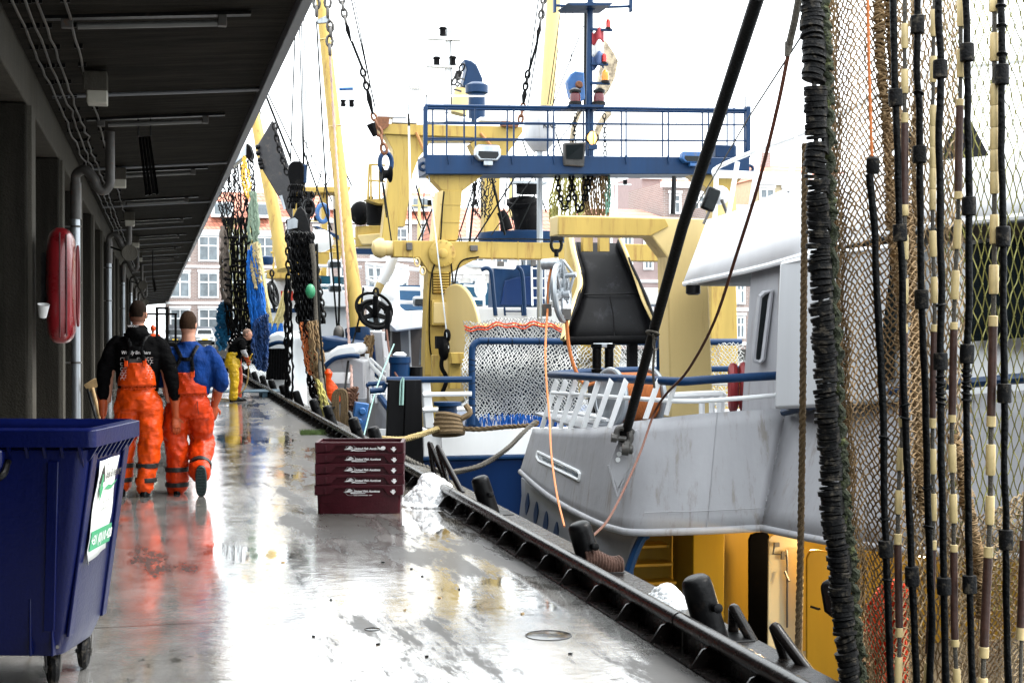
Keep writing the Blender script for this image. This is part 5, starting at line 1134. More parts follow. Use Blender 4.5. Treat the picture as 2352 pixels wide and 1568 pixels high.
# gantry
sB([(904, 552), (1700, 564), (1700, 603), (1590, 602), (1099, 593), (1062, 611), (1038, 626), (985, 626), (963, 592), (904, 590)], 0, .42, 'cross_beam', YEL, bevel=.02)
MB().tube([G(903, 571, .2), G(880, 570, .2)], .16, 14).lathe(G(882, 569, .2), (-1, 0, -.1), [(.2, 0), (.22, .1), (.16, .22), (.05, .26)], 14).build('beam_sheave', YELP, B)
sB([(983, 620), (1037, 620), (1034, 700), (1047, 990), (974, 990), (977, 800)], .04, .5, 'gantry_post', YEL, bevel=.02)
sB([(1636, 600), (1690, 600), (1695, 800), (1700, 960), (1630, 960)], .04, .5, 'gantry_post', YEL, bevel=.02)
for uc in (1015, 1672):
    c_ = G(uc, 582 if uc < 1200 else 590, -.03)
    f_ = MB().lathe(c_, (0, -1, 0), [(.285, 0), (.285, .05), (.26, .065), (.10, .07), (.10, .12), (.08, .13)], 36).build('pivot_flange', YEL, B)
    m = MB()
    for k in range(12): a = 2*math.pi*k/12+.13; m.lathe(c_+V((math.cos(a)*.245, -.06, math.sin(a)*.245)), (0, -1, 0), [(.017, 0), (.017, .02)], 6)
    split(m, 'bolt', YEL, f_)
m = MB()
for k in range(8):
    z0, z1 = 625+6.2*k, 629+6.2*k; m.prism([G(995, z0, -.03), G(1031, z0, -.03), G(1031, z1, .02), G(995, z1, .02)], (0, -.02, -.015))
split(m, 'louvre', YEL, B); MB().prism([G(993, 622, .035), G(1033, 622, .035), G(1033, 675, .035), G(993, 675, .035)], (0, -.012, 0)).build('louvre_back', BLK, B)
MB().prism([G(993, 689, -.12), G(1032, 689, -.12), G(1032, 747, -.12), G(992, 747, -.12)], (0, .16, 0)).build('cable_box', YEL, B, bevel=.015)
MB().prism([G(997, 694, -.14), G(1028, 694, -.14), G(1028, 742, -.14), G(996, 742, -.14)], (0, .03, 0)).build('box_door', YELP, B, bevel=.01)
m = MB()
for (u, v) in ((963, 605), (976, 625)): m.torus(G(u-5, v-3, -.05), (0, 1, 0), .055, .017, 14, 6, sx=1.5)
split(m, 'beam_eye', YELP, B)
# legs and brackets
for s in (0, 1):
    mr = (lambda u: u) if not s else (lambda u: 2694-u)
    sB([(mr(u), v) for u, v in ((1016, 437), (1062, 437), (1052, 553), (1006, 553))], .1, .4, 'upper_leg', YELP if s else YEL, bevel=.02)
    sB([(mr(u), v) for u, v in ((982, 401), (1111, 401), (1061, 440), (1016, 437))], .12, .36, 'leg_bracket', YEL, bevel=.01)
    MB().prism([G(mr(1006), 440, .1), G(mr(1018), 437, .1), G(mr(1006), 553, .1), G(mr(994), 553, .1)], (0, .42, 0)).build('leg_side', YELP, B)
# blue platform beam, plates
pb = sB([(976, 355), (1722, 362), (1722, 400), (978, 400)], -.1, .9, 'platform_beam', BLU, bevel=.015)
m = MB()
for u in (1028, 1082, 1174, 1270, 1436, 1533, 1630): m.prism([G(u, 357, -.13), G(u+5, 357, -.13), G(u+3, 378, -.13)], (0, .03, 0))
split(m, 'beam_bracket', BLU, pb)
for u, v, s in ((972, 383, -1), (1722, 388, 1)):
    MB().torus(G(u, v, .1), (0, 1, 0), .075, .035, 18, 6).build('lifting_eye', BLU, B)
# railing of the platform (front and rear planes)
for dy, us in ((-.05, (980, 1020+6, 1092, 1180, 1272, 1352, 1438, 1535, 1627, 1686, 1720)), (.85, (994, 1066, 1180-15, 1258, 1340, 1427, 1522, 1613, 1670, 1710))):
    r_ = MB(); r_.tube([G(976, 243 if dy < 0 else 249, dy), G(1720, 253 if dy < 0 else 258, dy)], .035, 8)
    for v in (281, 318): r_.tube([G(978, v+(4 if dy > 0 else 0), dy), G(1720, v+6, dy)], .018, 6)
    rl = r_.build('guard_rail', BLU, B)
    for u in us: MB().tube([G(u, 247, dy), G(u, 360, dy)], .02, 6).build('rail_post', BLU, B)
for u in (978, 1720):
    MB().prism([G(u-5, 244, -.1), G(u+5, 244, -.1), G(u+4, 362, -.1), G(u-5, 362, -.1)], (0, .08, 0)).build('corner_post', BLU, B, bevel=.008)
    m = MB(); [m.tube([G(u, v, -.05), G(u, v, .85)], .02, 6) for v in (246, 282, 320)]; split(m, 'end_rail', BLU, B)
MB().tube([G(980, 245), G(980, 218)], .012, 6).build('whip_aerial', BLK, B); MB().tube([G(1712, 252), G(1712, 222)], .012, 6).build('whip_aerial', BLK, B)
# hoses, seams and small fittings on the gantry
for i, pts in enumerate((((1000, 600), (990, 640), (986, 720), (988, 800), (1000, 850)), ((1036, 604), (1041, 660), (1040, 740), (1034, 800)), ((1100, 590), (1060, 600), (1046, 640), (1044, 700)), ((1020, 440), (1016, 480), (1012, 552)), ((1050, 550), (1200, 549), (1300, 552)))):
    m = MB(); m.tube(spline([G(u, v, -.03) for u, v in pts], 6), .018, 6); m.build('hydraulic_hose', HOSE, B)
m = MB()
for u in (950, 1075, 1130, 1190, 1245, 1560, 1610): m.box(G(u, 576, -.003), (.02, .012, .40))
for v in (650, 760, 860, 930): m.box(G(1010, v, .035), (.62, .012, .018))
for v in (470, 510): m.box(G(1034, v, .095), (.42, .012, .018))
split(m, 'weld_seam', YEL, B)
m = MB()
for u, v, w_, h_ in ((1088, 570, .16, .12), (940, 566, .12, .16), (1150, 606, .14, .1), (1225, 604, .1, .14)): m.box(G(u, v, -.05), (w_, .1, h_))
split(m, 'fitting', STEEL, B, bevel=.01)
# things on the platform
def lampbox(u, v, w_, h_, lab, dy=-.3, m1=GALV):
    q = G(u, v, dy); t = thing('deck_floodlight', q, lab, 'floodlight', 'floodlights on the blue platform')
    w2, h2 = px(w_, 31)/2, px(h_, 31)/2
    MB().prism([q+V((x*w2, 0, z*h2)) for x, z in ((-.85, 1), (.85, 1), (1, .5), (1, -.2), (.7, -.7), (-.7, -.7), (-1, -.2), (-1, .5))], (0, .2, 0)).build('housing', m1, t, bevel=.02)
    MB().prism([q+V((x*w2*.85, -.012, z*h2)) for x, z in ((-.9, .3), (.9, .3), (.95, -.1), (.7, -.5), (-.7, -.5), (-.95, -.1))], (0, .02, 0)).build('glass', GLS, t)
    MB().box(q+V((0, .05, -h2*1.0)), (w2*.7, .1, h2*.5)).build('bracket', m1, t, bevel=.01)
lampbox(1122, 354, 58, 40, 'left wide silver floodlight on the blue platform beam'); lampbox(1595, 363, 60, 30, 'right wide floodlight on the blue platform beam', m1=BLUL)
q = G(1320, 355, -.35); t = thing('deck_floodlight', q, 'square dark-glass floodlight under the mast on the blue beam', 'floodlight')
MB().prism([G(1296, 328, -.35), G(1346, 326, -.35), G(1342, 383, -.2), G(1297, 380, -.2)], (0, .16, 0)).build('housing', STEEL, t, bevel=.02); MB().prism([G(1301, 333, -.365), G(1341, 331, -.365), G(1338, 366, -.27), G(1301, 365, -.27)], (0, .012, 0)).build('glass', GLS, t)
m = MB(); m.box(G(1118, 346, .6), (.42, .35, .22)); m.box(G(1660, 350, .5), (.5, .4, .28)); split(m, 'blue_box', BLU, B, bevel=.02)
q = G(1360, 317, -.3); t = thing('lit_work_lamp', q, 'glowing orange round lamp at the foot of the blue mast', 'lamp')
MB().ball(q, (.10, .08, .14), 14, 10).build('lens', M('lit_amber', (1, .45, .10), emit=1.4), t); m = MB(); m.torus(q, (0, 1, 0), .11, .02, 16, 6, sx=1.3, up=(1, 0, 0)); m.tube([q+V((0, -.08, .15)), q+V((0, -.1, 0)), q+V((0, -.08, -.15))], .01, 5); m.build('guard', BLK, t); MB().box(q-V((0, 0, .2)), (.18, .18, .1)).build('lamp_base', BLU, t)
# radome
q = G(1240, 250, 1.4); t = thing('satellite_radome', G(1240, 400, 1.4), 'weathered white satellite dome on a steel pole at the blue platform', 'radome')
r_ = px(36, 32.4); zb_ = G(1240, 322, 1.4).z; MB().lathe((q.x, q.y, zb_), (0, 0, 1), [(r_*.45, -.25), (r_*.75, -.12), (r_*.98, 0), (r_, .05), (r_*.97, .35), (r_*.85, .52), (r_*.6, .66), (r_*.3, .73), (0.01, .75)], 28).build('dome', M('dirty_white', (.55, .55, .56), .45, var=.25, streak=True, dirt=(.25, .22, .18), damt=.45), t)
MB().tube([V((q.x, q.y, zb_-.22)), V((q.x, q.y, -.5))], px(7, 32), 14).build('pole', GALV, t)
text('KNS', INK, G(1239, 299, 1.4)+V((-.02, -r_*1.02, 0)), (1, .0, 0), (0, 0, 1), .17, 'lettering', t, bold=.004)
# mast
mt = thing('signal_mast', G(1353, 360, .2), 'blue signal mast with lamps and side arms rising from the blue platform', 'mast')
MB().tube([G(1354, 362, .2), G(1354, 250, .2)], .095, 14).build('mast_foot', BLU, mt); MB().tube([G(1353, 250, .2), G(1355, 70, .2), G(1356, -30, .2)], [.075, .07, .06], 14).build('mast_tube', BLU, mt)
MB().prism([G(1308, 240, -.2), G(1392, 241, -.2), G(1385, 246, -.2), G(1312, 246, -.2)], (0, .7, 0)).build('lantern_shelf', BLU, mt)
m = MB(); m.tube([G(1278, 13, .2), G(1355, 18, .2), G(1449, 15, .2)], .03, 8); m.box(G(1274, 13, .2), (.05, .1, .3)); m.box(G(1448, 14, .2), (.06, .1, .26)); m.build('yardarm', BLU, mt)
MB().prism([G(1304, 7, -.2), G(1409, 7, -.2), G(1402, 13, -.2), G(1312, 13, -.2)], (0, .8, 0)).build('upper_shelf', BLU, mt); MB().lathe(G(1356, 24, .2), (0, 0, 1), [(.1, 0), (.16, .08), (.16, .14)], 14).build('collar', BLU, mt)
for v, u1 in ((69, 1406), (148, 1396), (192, 1400)): MB().box((G((1358+u1)/2, v, .1)), (abs(G(u1, v).x-G(1358, v).x), .08, .05)).build('lamp_arm', BLU, mt)
def lantern(u, v, h, r, lab, lens):
    q = G(u, v, .1); t = thing('mast_lantern', q, lab, 'lantern', 'lanterns on the blue mast'); hh = px(h, 31)
    MB().lathe(q-V((0, 0, hh/2)), (0, 0, 1), [(r*1.15, 0), (r*1.15, hh*.18), (r*.9, hh*.22)], 14).build('lamp_base', BLK, t)
    MB().lathe(q-V((0, 0, hh/2)), (0, 0, 1), [(r*.9, hh*.2), (r*.95, hh*.5), (r*.85, hh*.8), (r*.4, hh*.95)], 14).build('lens', lens, t)
    return t
lantern(1397, 56, 26, .055, 'topmost small red lantern on the blue mast', RLAMP); lantern(1388, 135, 26, .055, 'small red lantern below the flag on the blue mast', RLAMP)
lantern(1390, 176, 32, .085, 'amber beacon on the blue mast', M('amber_lens', (.8, .25, .01), .2))
for u, l in ((1321, 'dark red lantern left of the mast foot'), (1376, 'dark red lantern right of the mast foot')):
    t = lantern(u, 225, 30, .125, l, DRLAMP); MB().lathe(G(u, 213, .1), (0, 0, 1), [(.13, 0), (.13, .05), (.05, .1)], 14).build('cap', BLK, t)
# flag
t = thing('small_flag', G(1372, 110, .1), 'small worn red white and blue flag on the blue mast', 'flag')
for i, (v0, v1, mm) in enumerate(((72, 100, M('flag_red', (.35, .04, .05), .8)), (100, 127, M('flag_white', (.75, .75, .75), .8)), (127, 158, M('flag_blue', (.05, .09, .2), .8)))):
    rows = [[G(1360+27*k/8, lerp(v0, v1, j/4)+6*math.sin(k*.9+.5)-(k*.8), .1+.08*math.sin(k)) for k in range(9)] for j in range(5)]
    MB().grid(rows).build('flag_stripe', mm, t, solid=.006)
# hanging sheave blocks up at the mast
t = thing('sheave_block', G(1325, 195, 1), 'chipped blue steel block hanging behind the blue mast', 'pulley block'); MB().prism([G(u, v, 1) for u, v in ((1303, 186), (1312, 170), (1322, 163), (1342, 165), (1345, 228), (1330, 236), (1312, 225), (1307, 205))], (0, .25, 0)).build('cheek', BLUL, t, bevel=.03); MB().lathe(G(1330, 195, .98), (0, -1, 0), [(.09, 0), (.06, .06)], 12).build('pin', RUSTM, t)
DT = M('flaking_cream_paint', (.55, .45, .30), .6, var=.2, dirt=(.05, .03, .02), damt=.75, dscale=5)
t = thing('sheave_block', G(1400, 150, 1.2), 'flaking cream and brown boat block behind the lanterns', 'pulley block'); MB().prism([G(u, v, 1.3) for u, v in ((1390, 90), (1412, 122), (1421, 140), (1414, 178), (1398, 210), (1376, 235), (1366, 240), (1374, 200), (1384, 150))], (0, .25, 0)).build('cheek', DT, t, bevel=.03)
t = thing('block_strop', G(1370, 300, 1.3), 'flaking cream chain strop below the boat block at the mast foot', 'strop'); m = MB(); m.tube(spline([G(1400, 258, 1.4), G(1382, 280, 1.4), G(1362, 330, 1.4)], 4), .08, 8); m.tube(spline([G(1334, 250, 1.4), G(1318, 290, 1.4), G(1313, 330, 1.4)], 4), .06, 8); m.build('strop', DT, t)
m = MB(); links(m, [G(1388, 262, .7), G(1390, 358, .7)], .13, .014); links(m, [G(1322, 262, .7), G(1318, 340, .7)], .13, .014); m.build('hanging_chain', WIRE, label='rusty chains hanging inside the platform railing', cat='chain')
# loops of chain and nets below the platform
m = MB()
for pts in (((1280, 402), (1284, 440), (1292, 470), (1300, 476), (1310, 440), (1312, 402)), ((1313, 402), (1318, 440), (1326, 478), (1334, 484), (1342, 450), (1346, 402)), ((1358, 402), (1350, 440), (1346, 460))): links(m, spline([G(u, v, .3) for u, v in pts], 6), .15, .022)
m.build('chain_loops', BLK, label='thick dark chain loops hanging under the blue platform', cat='chain')
def curtain(name, pts4, nn, D, mat, lab, cat, seed, r=.012, jit=.03, seg=26, cross=0, gap=0, D2=None, cmat=None):
    """many separate hanging strands between a top edge and a bottom edge, one worked fabric"""
    rr = random.Random(seed); m = MB(); (a, b_, c_, d) = pts4; D2 = D2 or D; prev = None; cs = []
    for k in range(nn):
        t_ = (k+rr.uniform(-.3, .3))/(nn-1); p0 = (lerp(a[0], b_[0], t_), lerp(a[1], b_[1], t_)); p1 = (lerp(d[0], c_[0], t_), lerp(d[1], c_[1], t_)+rr.uniform(-12, 6))
        dd = D+rr.uniform(-.25, .25); dd2 = D2+rr.uniform(-.25, .25); ph = rr.uniform(0, 9); pts = []; e = rr.uniform(.75, 1)
        for i in range(seg+1):
            s_ = i/seg; bow = math.sin(s_*math.pi)
            pts.append(P(lerp(p0[0], p1[0], s_)+bow*(t_-.5)*10+jit*60*math.sin(ph+s_*5), lerp(p0[1], p1[1], s_), lerp(dd, dd2, s_))+V((rr.uniform(-jit, jit), 0, 0)))
        if rr.random() < gap: continue
        m.tube(pts, [r*rr.uniform(.6, 1.35) for _ in pts], 4); cs.append(pts)
    for k in range(cross):
        i = rr.randrange(len(cs)-1); j = rr.randrange(seg); q = rr.choice((0, 1)); m.tube([cs[i][j], cs[i+1][min(seg, j+q)]], r*.8, 3)
    return m.build(name, mat, label=lab, cat=cat)
curtain('tan_net', ((1340, 402), (1392, 402), (1395, 500), (1350, 500)), 16, 31.3, NETB, 'brown net bundle hanging under the right of the mast', 'fishing net', 21, .02, .01)
curtain('cream_net', ((1275, 402), (1345, 402), (1340, 520), (1262, 520)), 20, 32.5, M('olive_twine', (.42, .40, .14), .8, var=.4), 'pale olive net hanging behind the chain loops', 'fishing net', 22, .024, .02, cross=60)
curtain('green_net_edge', ((1393, 402), (1398, 402), (1398, 490), (1394, 490)), 3, 31.2, M('dull_green_twine', (.10, .22, .16), .8), 'dull green net edge rope under the mast', 'rope', 23, .02, .015)
curtain('hanging_chain_net', ((1085, 410), (1135, 410), (1120, 505), (1090, 490)), 10, 33, BLK, 'chains hanging behind the left yellow leg', 'chain', 24, .016, .03, cross=14)
# net drum with big yellow flange, winch
t = thing('net_drum', P(1046, 940, 29.4), 'big yellow-flanged net drum behind the left gantry post', 'winch')
c_ = P(1046, 790, 29.6); axd = V((1, .22, 0)).normalized()
rp_ = px(138, 29.6)
for s, rr_2 in ((0, 1), (.12, .45)):
    MB().lathe(c_+axd*(s-.03), axd, [(rp_*rr_2*.98, 0), (rp_*rr_2, .02), (rp_*rr_2, .06), (rp_*rr_2*.9, .065)], 48).build('flange', YELP if s == 0 else YELD, t)
MB().lathe(c_, axd, [(rp_*.35, 0), (rp_*.35, 3.2)], 24).build('barrel', YEL, t); MB().lathe(c_+axd*3.2, axd, [(rp_*.98, 0), (rp_, .03), (rp_, .06)], 48).build('flange', YELP, t)
m = MB(); q = P(1020, 800, 28.6); m.ball(q, (.12, .15, .25), 10, 8); m.tube(spline([q, P(1014, 840, 28.6), P(1026, 870, 28.6), P(1015, 905, 28.6)], 5), .045, 7); m.torus(P(1027, 770, 28.6), (1, .2, 0), .1, .035, 14, 6); m.box(P(1012, 786, 28.6), (.2, .2, .25)); m.build('hydraulic_motor', EXT, label='dark greasy hydraulic motor on the yellow gantry post', cat='motor')
m = MB(); m.box(P(1048, 822, 28.4), (.26, .3, .22)); m.box(P(1043, 855, 28.5), (.22, .2, .65)); m.prism([P(992, 815, 28.8), P(1008, 815, 28.8), P(1015, 985, 28.8), P(996, 985, 28.8)], (0, .1, 0)); m.build('winch_bracket', YEL, label='yellow stepped bracket beside the gantry post foot', cat='bracket', bevel=.01)
# exhausts, funnel casing, ladders, superstructure of boat B
t = thing('exhaust_pipe', P(1205, 540, 36), 'wide black sooty exhaust pipe with slanted top', 'exhaust'); MB().tube([P(1214, 570, 36), P(1212, 520, 36), P(1205, 480, 36), P(1199, 462, 36)], [.33, .33, .34, .36], 20).build('pipe', EXT, t); MB().lathe(P(1199, 464, 36), (-.15, -.35, 1), [(.40, -.05), (.40, .05), (.32, .05), (.30, -.1)], 20).build('mouth', EXT, t)
t = thing('exhaust_pipe', P(1160, 540, 35), 'thin black exhaust pipe leaning left of the wide one', 'exhaust'); MB().tube([P(1164, 528, 35), P(1158, 500, 35), P(1150, 486, 35)], [.16, .13, .11], 12).build('pipe', EXT, t)
t = thing('exhaust_pipe', P(1210, 440, 34), 'black exhaust head with flat cap hanging under the blue beam', 'exhaust'); MB().tube([P(1212, 445, 36.5), P(1212, 425, 36.5)], .3, 16).build('pipe', EXT, t); MB().box(P(1212, 421, 36.5), (.9, .5, .06)).build('cap', GALV, t)
MB().lathe(P(1203, 549, 36), (0, 0, 1), [(1.1, -.25), (1.16, 0), (1.16, .14), (1.0, .16), (.9, 0)], 32).build('funnel_top', BLU, B)
m = MB(); m.prism([P(1134, 612, 35), P(1255, 606, 35), P(1262, 740, 35), P(1130, 745, 35)], (.3, 1.8, 0)); m.build('funnel_casing', BLU, B, bevel=.04)
MB().prism([P(1160, 645, 34.9), P(1190, 636, 34.9), P(1250, 634, 34.9), P(1250, 700, 34.9), P(1150, 700, 34.9)], (0, .1, 0)).build('casing_panel', BLUH, B, bevel=.02)
MB().prism([P(1060, 706, 33), P(1330, 706, 33), P(1330, 770, 33), P(1060, 770, 33)], (.3, 3, 0)).build('shelter_deck', WHT, B, bevel=.03)
MB().prism([P(1395, 660, 34), P(1700, 665, 34), P(1700, 700, 34), P(1395, 700, 34)], (.3, 3, 0)).build('shelter_deck', WHT, B, bevel=.03)
def ladder(u0, u1, v0, v1, D, n, mat, lab, r=.025):
    t = thing('ladder', P(u0, v1, D), lab, 'ladder'); m = MB(); m.tube([P(u0, v0, D), P(u0+2, v1, D)], r, 6); m.tube([P(u1, v0, D), P(u1+2, v1, D)], r, 6); split(m, 'ladder_side', mat, t); m = MB()
    for k in range(n): v = lerp(v0, v1, (k+.2)/n); m.tube([P(u0, v, D), P(u1, v, D)], r*.8, 6)
    split(m, 'rung', mat, t)
ladder(1221, 1252, 612, 702, 33.5, 4, WHT, 'white ladder on the blue casing')
ladder(1158, 1198, 700, 725, 32.8, 2, BLU, 'small blue ladder on the white shelter deck')
m = MB(); m.tube(spline([P(1138, 725, 33), P(1132, 660, 33), P(1128, 625, 33), P(1118, 616, 33), P(1105, 620, 33)], 5), .05, 7); m.tube(spline([P(1205, 725, 33), P(1202, 660, 33), P(1198, 625, 33), P(1190, 614, 33)], 5), .05, 7); split(m, 'bent_pipe', BLU, B)
m = MB()
for v in (640, 661, 690): m.tube([P(1065, v-6, 34), P(1110, v-3, 34)], .035, 6)
m.tube([P(1110, 620, 34), P(1112, 705, 34)], .03, 6); m.tube([P(1070, 605, 35.5), P(1180, 611, 34)], .08, 8); split(m, 'white_railing', WHT, B)
m = MB(); m.ball(P(1104, 661, 33.5), (.16, .12, .24), 12, 8); m.build('round_light', WHT, B)
# mooring ropes
def rope(path, r, mat, lab, strands=3, pitch=.35):
    m = MB(); twisted(m, spline([P(*p) for p in path], 8), r, strands, pitch, 5, .06); return m.build('mooring_rope', mat, label=lab, cat='rope')
rope([(1230, 968, 21.5), (1205, 990, 21), (1165, 1030, 19.5), (1110, 1066, 18), (1062, 1080, 16.8), (1030, 1083, 16), (985, 1075, 16.5), (950, 1062, 17), (930, 1050, 17.5)], .036, ROPED, 'dark mooring rope sagging from the grey bow to the quay hoops')
rope([(1012, 982, 24), (960, 1000, 22.5), (920, 1009, 21.5), (880, 1008, 20.5), (850, 1005, 20.4)], .05, ROPEY, 'frayed yellow mooring rope from the coil to the quay bollard')
rope([(1055, 983, 24), (1100, 985, 23.8), (1160, 980, 23.5), (1220, 976, 23), (1236, 968, 23)], .045, ROPET, 'tan rope along the top of the white stern bulwark')
m = MB(); q = P(1030, 975, 24)
for k in range(5): m.torus(q+V((0, 0, -.14+.07*k)), (.05*k, .2, 1), .24-.015*k, .05, 22, 7)
m.tube(spline([q+V((.2, -.1, .1)), q+V((.35, -.1, .2)), q+V((.3, 0, .32))], 4), .05, 7); m.build('rope_coil', ROPET, label='coil of thick tan rope wound on the stern bollard of the blue trawler', cat='rope coil')
MB().lathe(P(1028, 990, 24.2), (0, 0, 1), [(.16, 0), (.16, .42), (.24, .44), (.24, .5)], 18).build('ship_bollard', BLU, B)
# stray wires across the gantry
ws = MB()
for i, (a, b_, mat, r, lab) in enumerate((((955, 425, 33), (992, 550, 33), WIRE, .022, 'slanting black wire left of the left yellow leg'), ((1010, 440, 34), (960, 555, 34), WIRE, .02, 'crossing black wire by the left yellow leg'), ((985, 400, 30), (1030, 800, 28.5), GALV, .014, 'thin grey wire down the gantry post'), ((1092, 420, 33), (1078, 560, 33), WIRE, .03, 'black rod behind the left leg'), ((1130, 410, 33), (1160, 540, 33), WIRE, .03, 'black rod right of the left leg'), ((1548, 405, 29.5), (1545, 492, 29.5), BLK, .055, 'short black rod between the platform and the arch'), ((1186, 402, 33), (1085, 560, 33), WIRE, .02, 'long thin stay crossing behind the gantry'), ((1250, 400, 35), (1175, 560, 35), WIRE, .02, 'stay wire left of the steel pole'), ((1345, 240, 31), (1128, 540, 31), WIRE, .012, 'thin slanting wire before the radome'))):
    MB().tube([P(*a), P(*b_)], r, 5).build('stay_wire', mat, label=lab, cat='wire')
# ============================================================ BOAT C: white and blue vessel behind, yellow T gantry
Cb = thing('white_trawler', (9, 42, WL), 'white trawler with blue trim and tall yellow gantry behind the blue one', 'fishing boat')
YCc = 44
def Q(u, v, dy=0): return PY(u, v, YCc+dy)
def sC(pts, dy, th, name, m, par=Cb, bevel=0): return MB().prism([Q(u, v, dy) for u, v in pts], (0, th, 0)).build(name, m, par, bevel=bevel)
sC([(870, 284), (1200, 291), (1201, 303), (1188, 320), (880, 308)], 0, .8, 'gantry_beam', YEL, bevel=.02)
sC([(872, 286), (897, 285), (920, 300), (930, 345), (920, 440), (912, 560), (876, 560), (889, 440), (905, 350), (890, 320)], .1, .6, 'gantry_leg', YEL, bevel=.02)
sC([(897, 305), (1000, 306), (980, 340), (962, 362), (948, 400), (930, 520), (900, 520), (908, 400)], .12, .5, 'leg_web', YEL)
sC([(1100, 318), (1190, 320), (1160, 360), (1149, 404), (1146, 540), (1112, 540), (1114, 404), (1080, 330)], .1, .6, 'gantry_leg', YEL, bevel=.02)
sC([(955, 306), (1110, 306), (1100, 326), (960, 326)], .3, .4, 'beam_web', YELP)
m = MB()
for u0, v0, u1, v1 in ((956, 304, 972, 342), (1104, 306, 1132, 340)): m.tube([Q(u0, v0, -.05), Q(u1, v1, -.05)], .05, 6)
split(m, 'diagonal_brace', M('rust_orange', (.45, .2, .06), .7), Cb)
m = MB(); m.prism([Q(868, 268, -.2), Q(895, 270, -.2), Q(893, 290, -.2), Q(878, 300, -.2), Q(866, 290, -.2)], (0, .4, 0)); m.prism([Q(1155, 278, -.2), Q(1195, 280, -.2), Q(1190, 292, -.2), Q(1155, 290, -.2)], (0, .4, 0)); split(m, 'pad_eye', RUSTM, Cb)
# upper equipment on the gantry
m = MB(); m.box(Q(899, 266, .2), (.9, .5, .16)); m.box(Q(897, 240, .2), (.14, .14, .8)); m.box(Q(929, 279, .2), (.8, .4, .16)); m.box(Q(1051, 278, .2), (.8, .5, .12)); m.box(Q(1130, 277, .2), (.9, .5, .12)); split(m, 'deck_gear', WHT, Cb, bevel=.02)
m = MB(); 
for u in (946, 986, 1118, 1170): m.tube([Q(u, 222, .6), Q(u, 285, .6)], .03, 6)
m.tube([Q(946, 220, .6), Q(1170, 222, .6)], .03, 6); m.tube([Q(960, 252, .6), Q(1170, 252, .6)], .025, 6); m.build('white_rail', WHT, Cb)
# radar scanner
t = thing('radar_scanner', Q(955, 205, .5), 'white radar scanner bar on a small mast', 'radar'); a, b_ = Q(927, 187, .5), Q(975, 175, .5); MB().tube([a, b_], .09, 10, el=.5).build('bar', WHT, t); MB().lathe(Q(955, 206, .5), (0, 0, 1), [(.2, 0), (.28, .1), (.22, .22), (.08, .3), (.08, .5)], 16).build('pedestal', WHT, t); MB().tube([Q(955, 206, .5), Q(955, 250, .5)], .08, 8).build('pole', WHT, t)
t = thing('tall_white_mast', Q(1030, 250, 2), 'tall white mast with pairs of small black and white lanterns', 'mast')
MB().tube([Q(1027, 260, 2), Q(1030, 130, 2), Q(1030, 40, 2), Q(1029, -20, 2)], [.13, .12, .07, .06], 12).build('mast_tube', WHT, t); MB().tube([Q(1037, 250, 1.8), Q(1036, 60, 1.8)], .02, 5).build('cable', WIRE, t)
for u, v, h in ((1003, 142, 18), (1040, 141, 16), (1017, 74, 16)):
    c_ = Q(u, v, 1.9); MB().lathe(c_-V((0, 0, .12)), (0, 0, 1), [(.12, 0), (.10, .05), (.10, .2), (.14, .22), (.1, .28)], 12).build('lantern', EXT, t)
m = MB(); m.box(Q(1010, 154, 1.9), (.9, .3, .05)); m.box(Q(1020, 91, 1.9), (1.1, .25, .05)); split(m, 'shelf', WHT, t)
# blue-headed crane boom behind
t = thing('crane_boom', Q(1075, 250, 6), 'cream crane boom with blue head pointing up behind the gantry', 'crane')
MB().tube([Q(1050, 262, 6), Q(1063, 205, 6)], [.35, .28], 12).build('boom', YELP, t); MB().prism([Q(u, v, 6) for u, v in ((1066, 136), (1083, 139), (1095, 148), (1110, 182), (1108, 188), (1092, 197), (1066, 200), (1064, 193), (1072, 160))], (0, .7, 0)).build('boom_head', BLU, t, bevel=.05)
text('19T', INK, Q(1058, 217, 5.6), (.25, 0, 1), (-1, 0, .25), .42, 'lettering', t, bold=.01)
m = MB(); links(m, [Q(1065, 148, 6), Q(1040, 195, 6)], .3, .035); m.tube([Q(1055, 165, 6), Q(1049, 182, 6)], .13, 7); m.tube([Q(1108, 188, 6), Q(1107, 250, 6)], .02, 5); m.build('head_chain', BLK, t)
m = MB(); m.lathe(Q(1095, 280, 2), (0, 0, 1), [(.28, 0), (.28, .9), (.38, .95), (.38, 1.2), (.2, 1.3)], 14); m.build('vent_post', BLU, Cb)
# superstructure
def PC(u, v, D): return P(u, v, D)
MB().prism([PC(906, 716, 36), PC(978, 712, 37), PC(978, 753, 37), PC(908, 762, 36), PC(890, 742, 35.5)], (.4, 4, 0)).build('bridge_bulwark', WHT, Cb, bevel=.05)
MB().prism([PC(832, 655, 38), PC(906, 716, 36), PC(905, 760, 36), PC(830, 700, 38)], (.5, 1, 0)).build('side_panel', WHT, Cb, bevel=.03)
MB().prism([PC(900, 755, 37.5), PC(985, 752, 38), PC(985, 990, 38), PC(905, 990, 37.5)], (.3, 3, 0)).build('deckhouse_wall', M('dark_brown_wall', (.035, .027, .024), .5, var=.3), Cb)
MB().prism([PC(966, 775, 37.3), PC(978, 775, 37.3), PC(978, 835, 37.3), PC(962, 838, 37.3)], (.05, .1, 0)).build('window', GLSL, Cb)
MB().prism([PC(919, 752, 37), PC(938, 752, 37), PC(944, 900, 37), PC(925, 900, 37)], (.1, .3, 0)).build('wall_post', GRYD, Cb)
m = MB(); m.prism([PC(825, 770, 33), PC(855, 770, 33), PC(866, 870, 33), PC(838, 840, 33)], (.2, .4, 0)); m.build('slatted_door', BLU, Cb, bevel=.02)
m = MB()
for k in range(5): m.tube([PC(829+7*k, 768, 32.9), PC(835+7*k, 835+6*k, 32.9)], .02, 5)
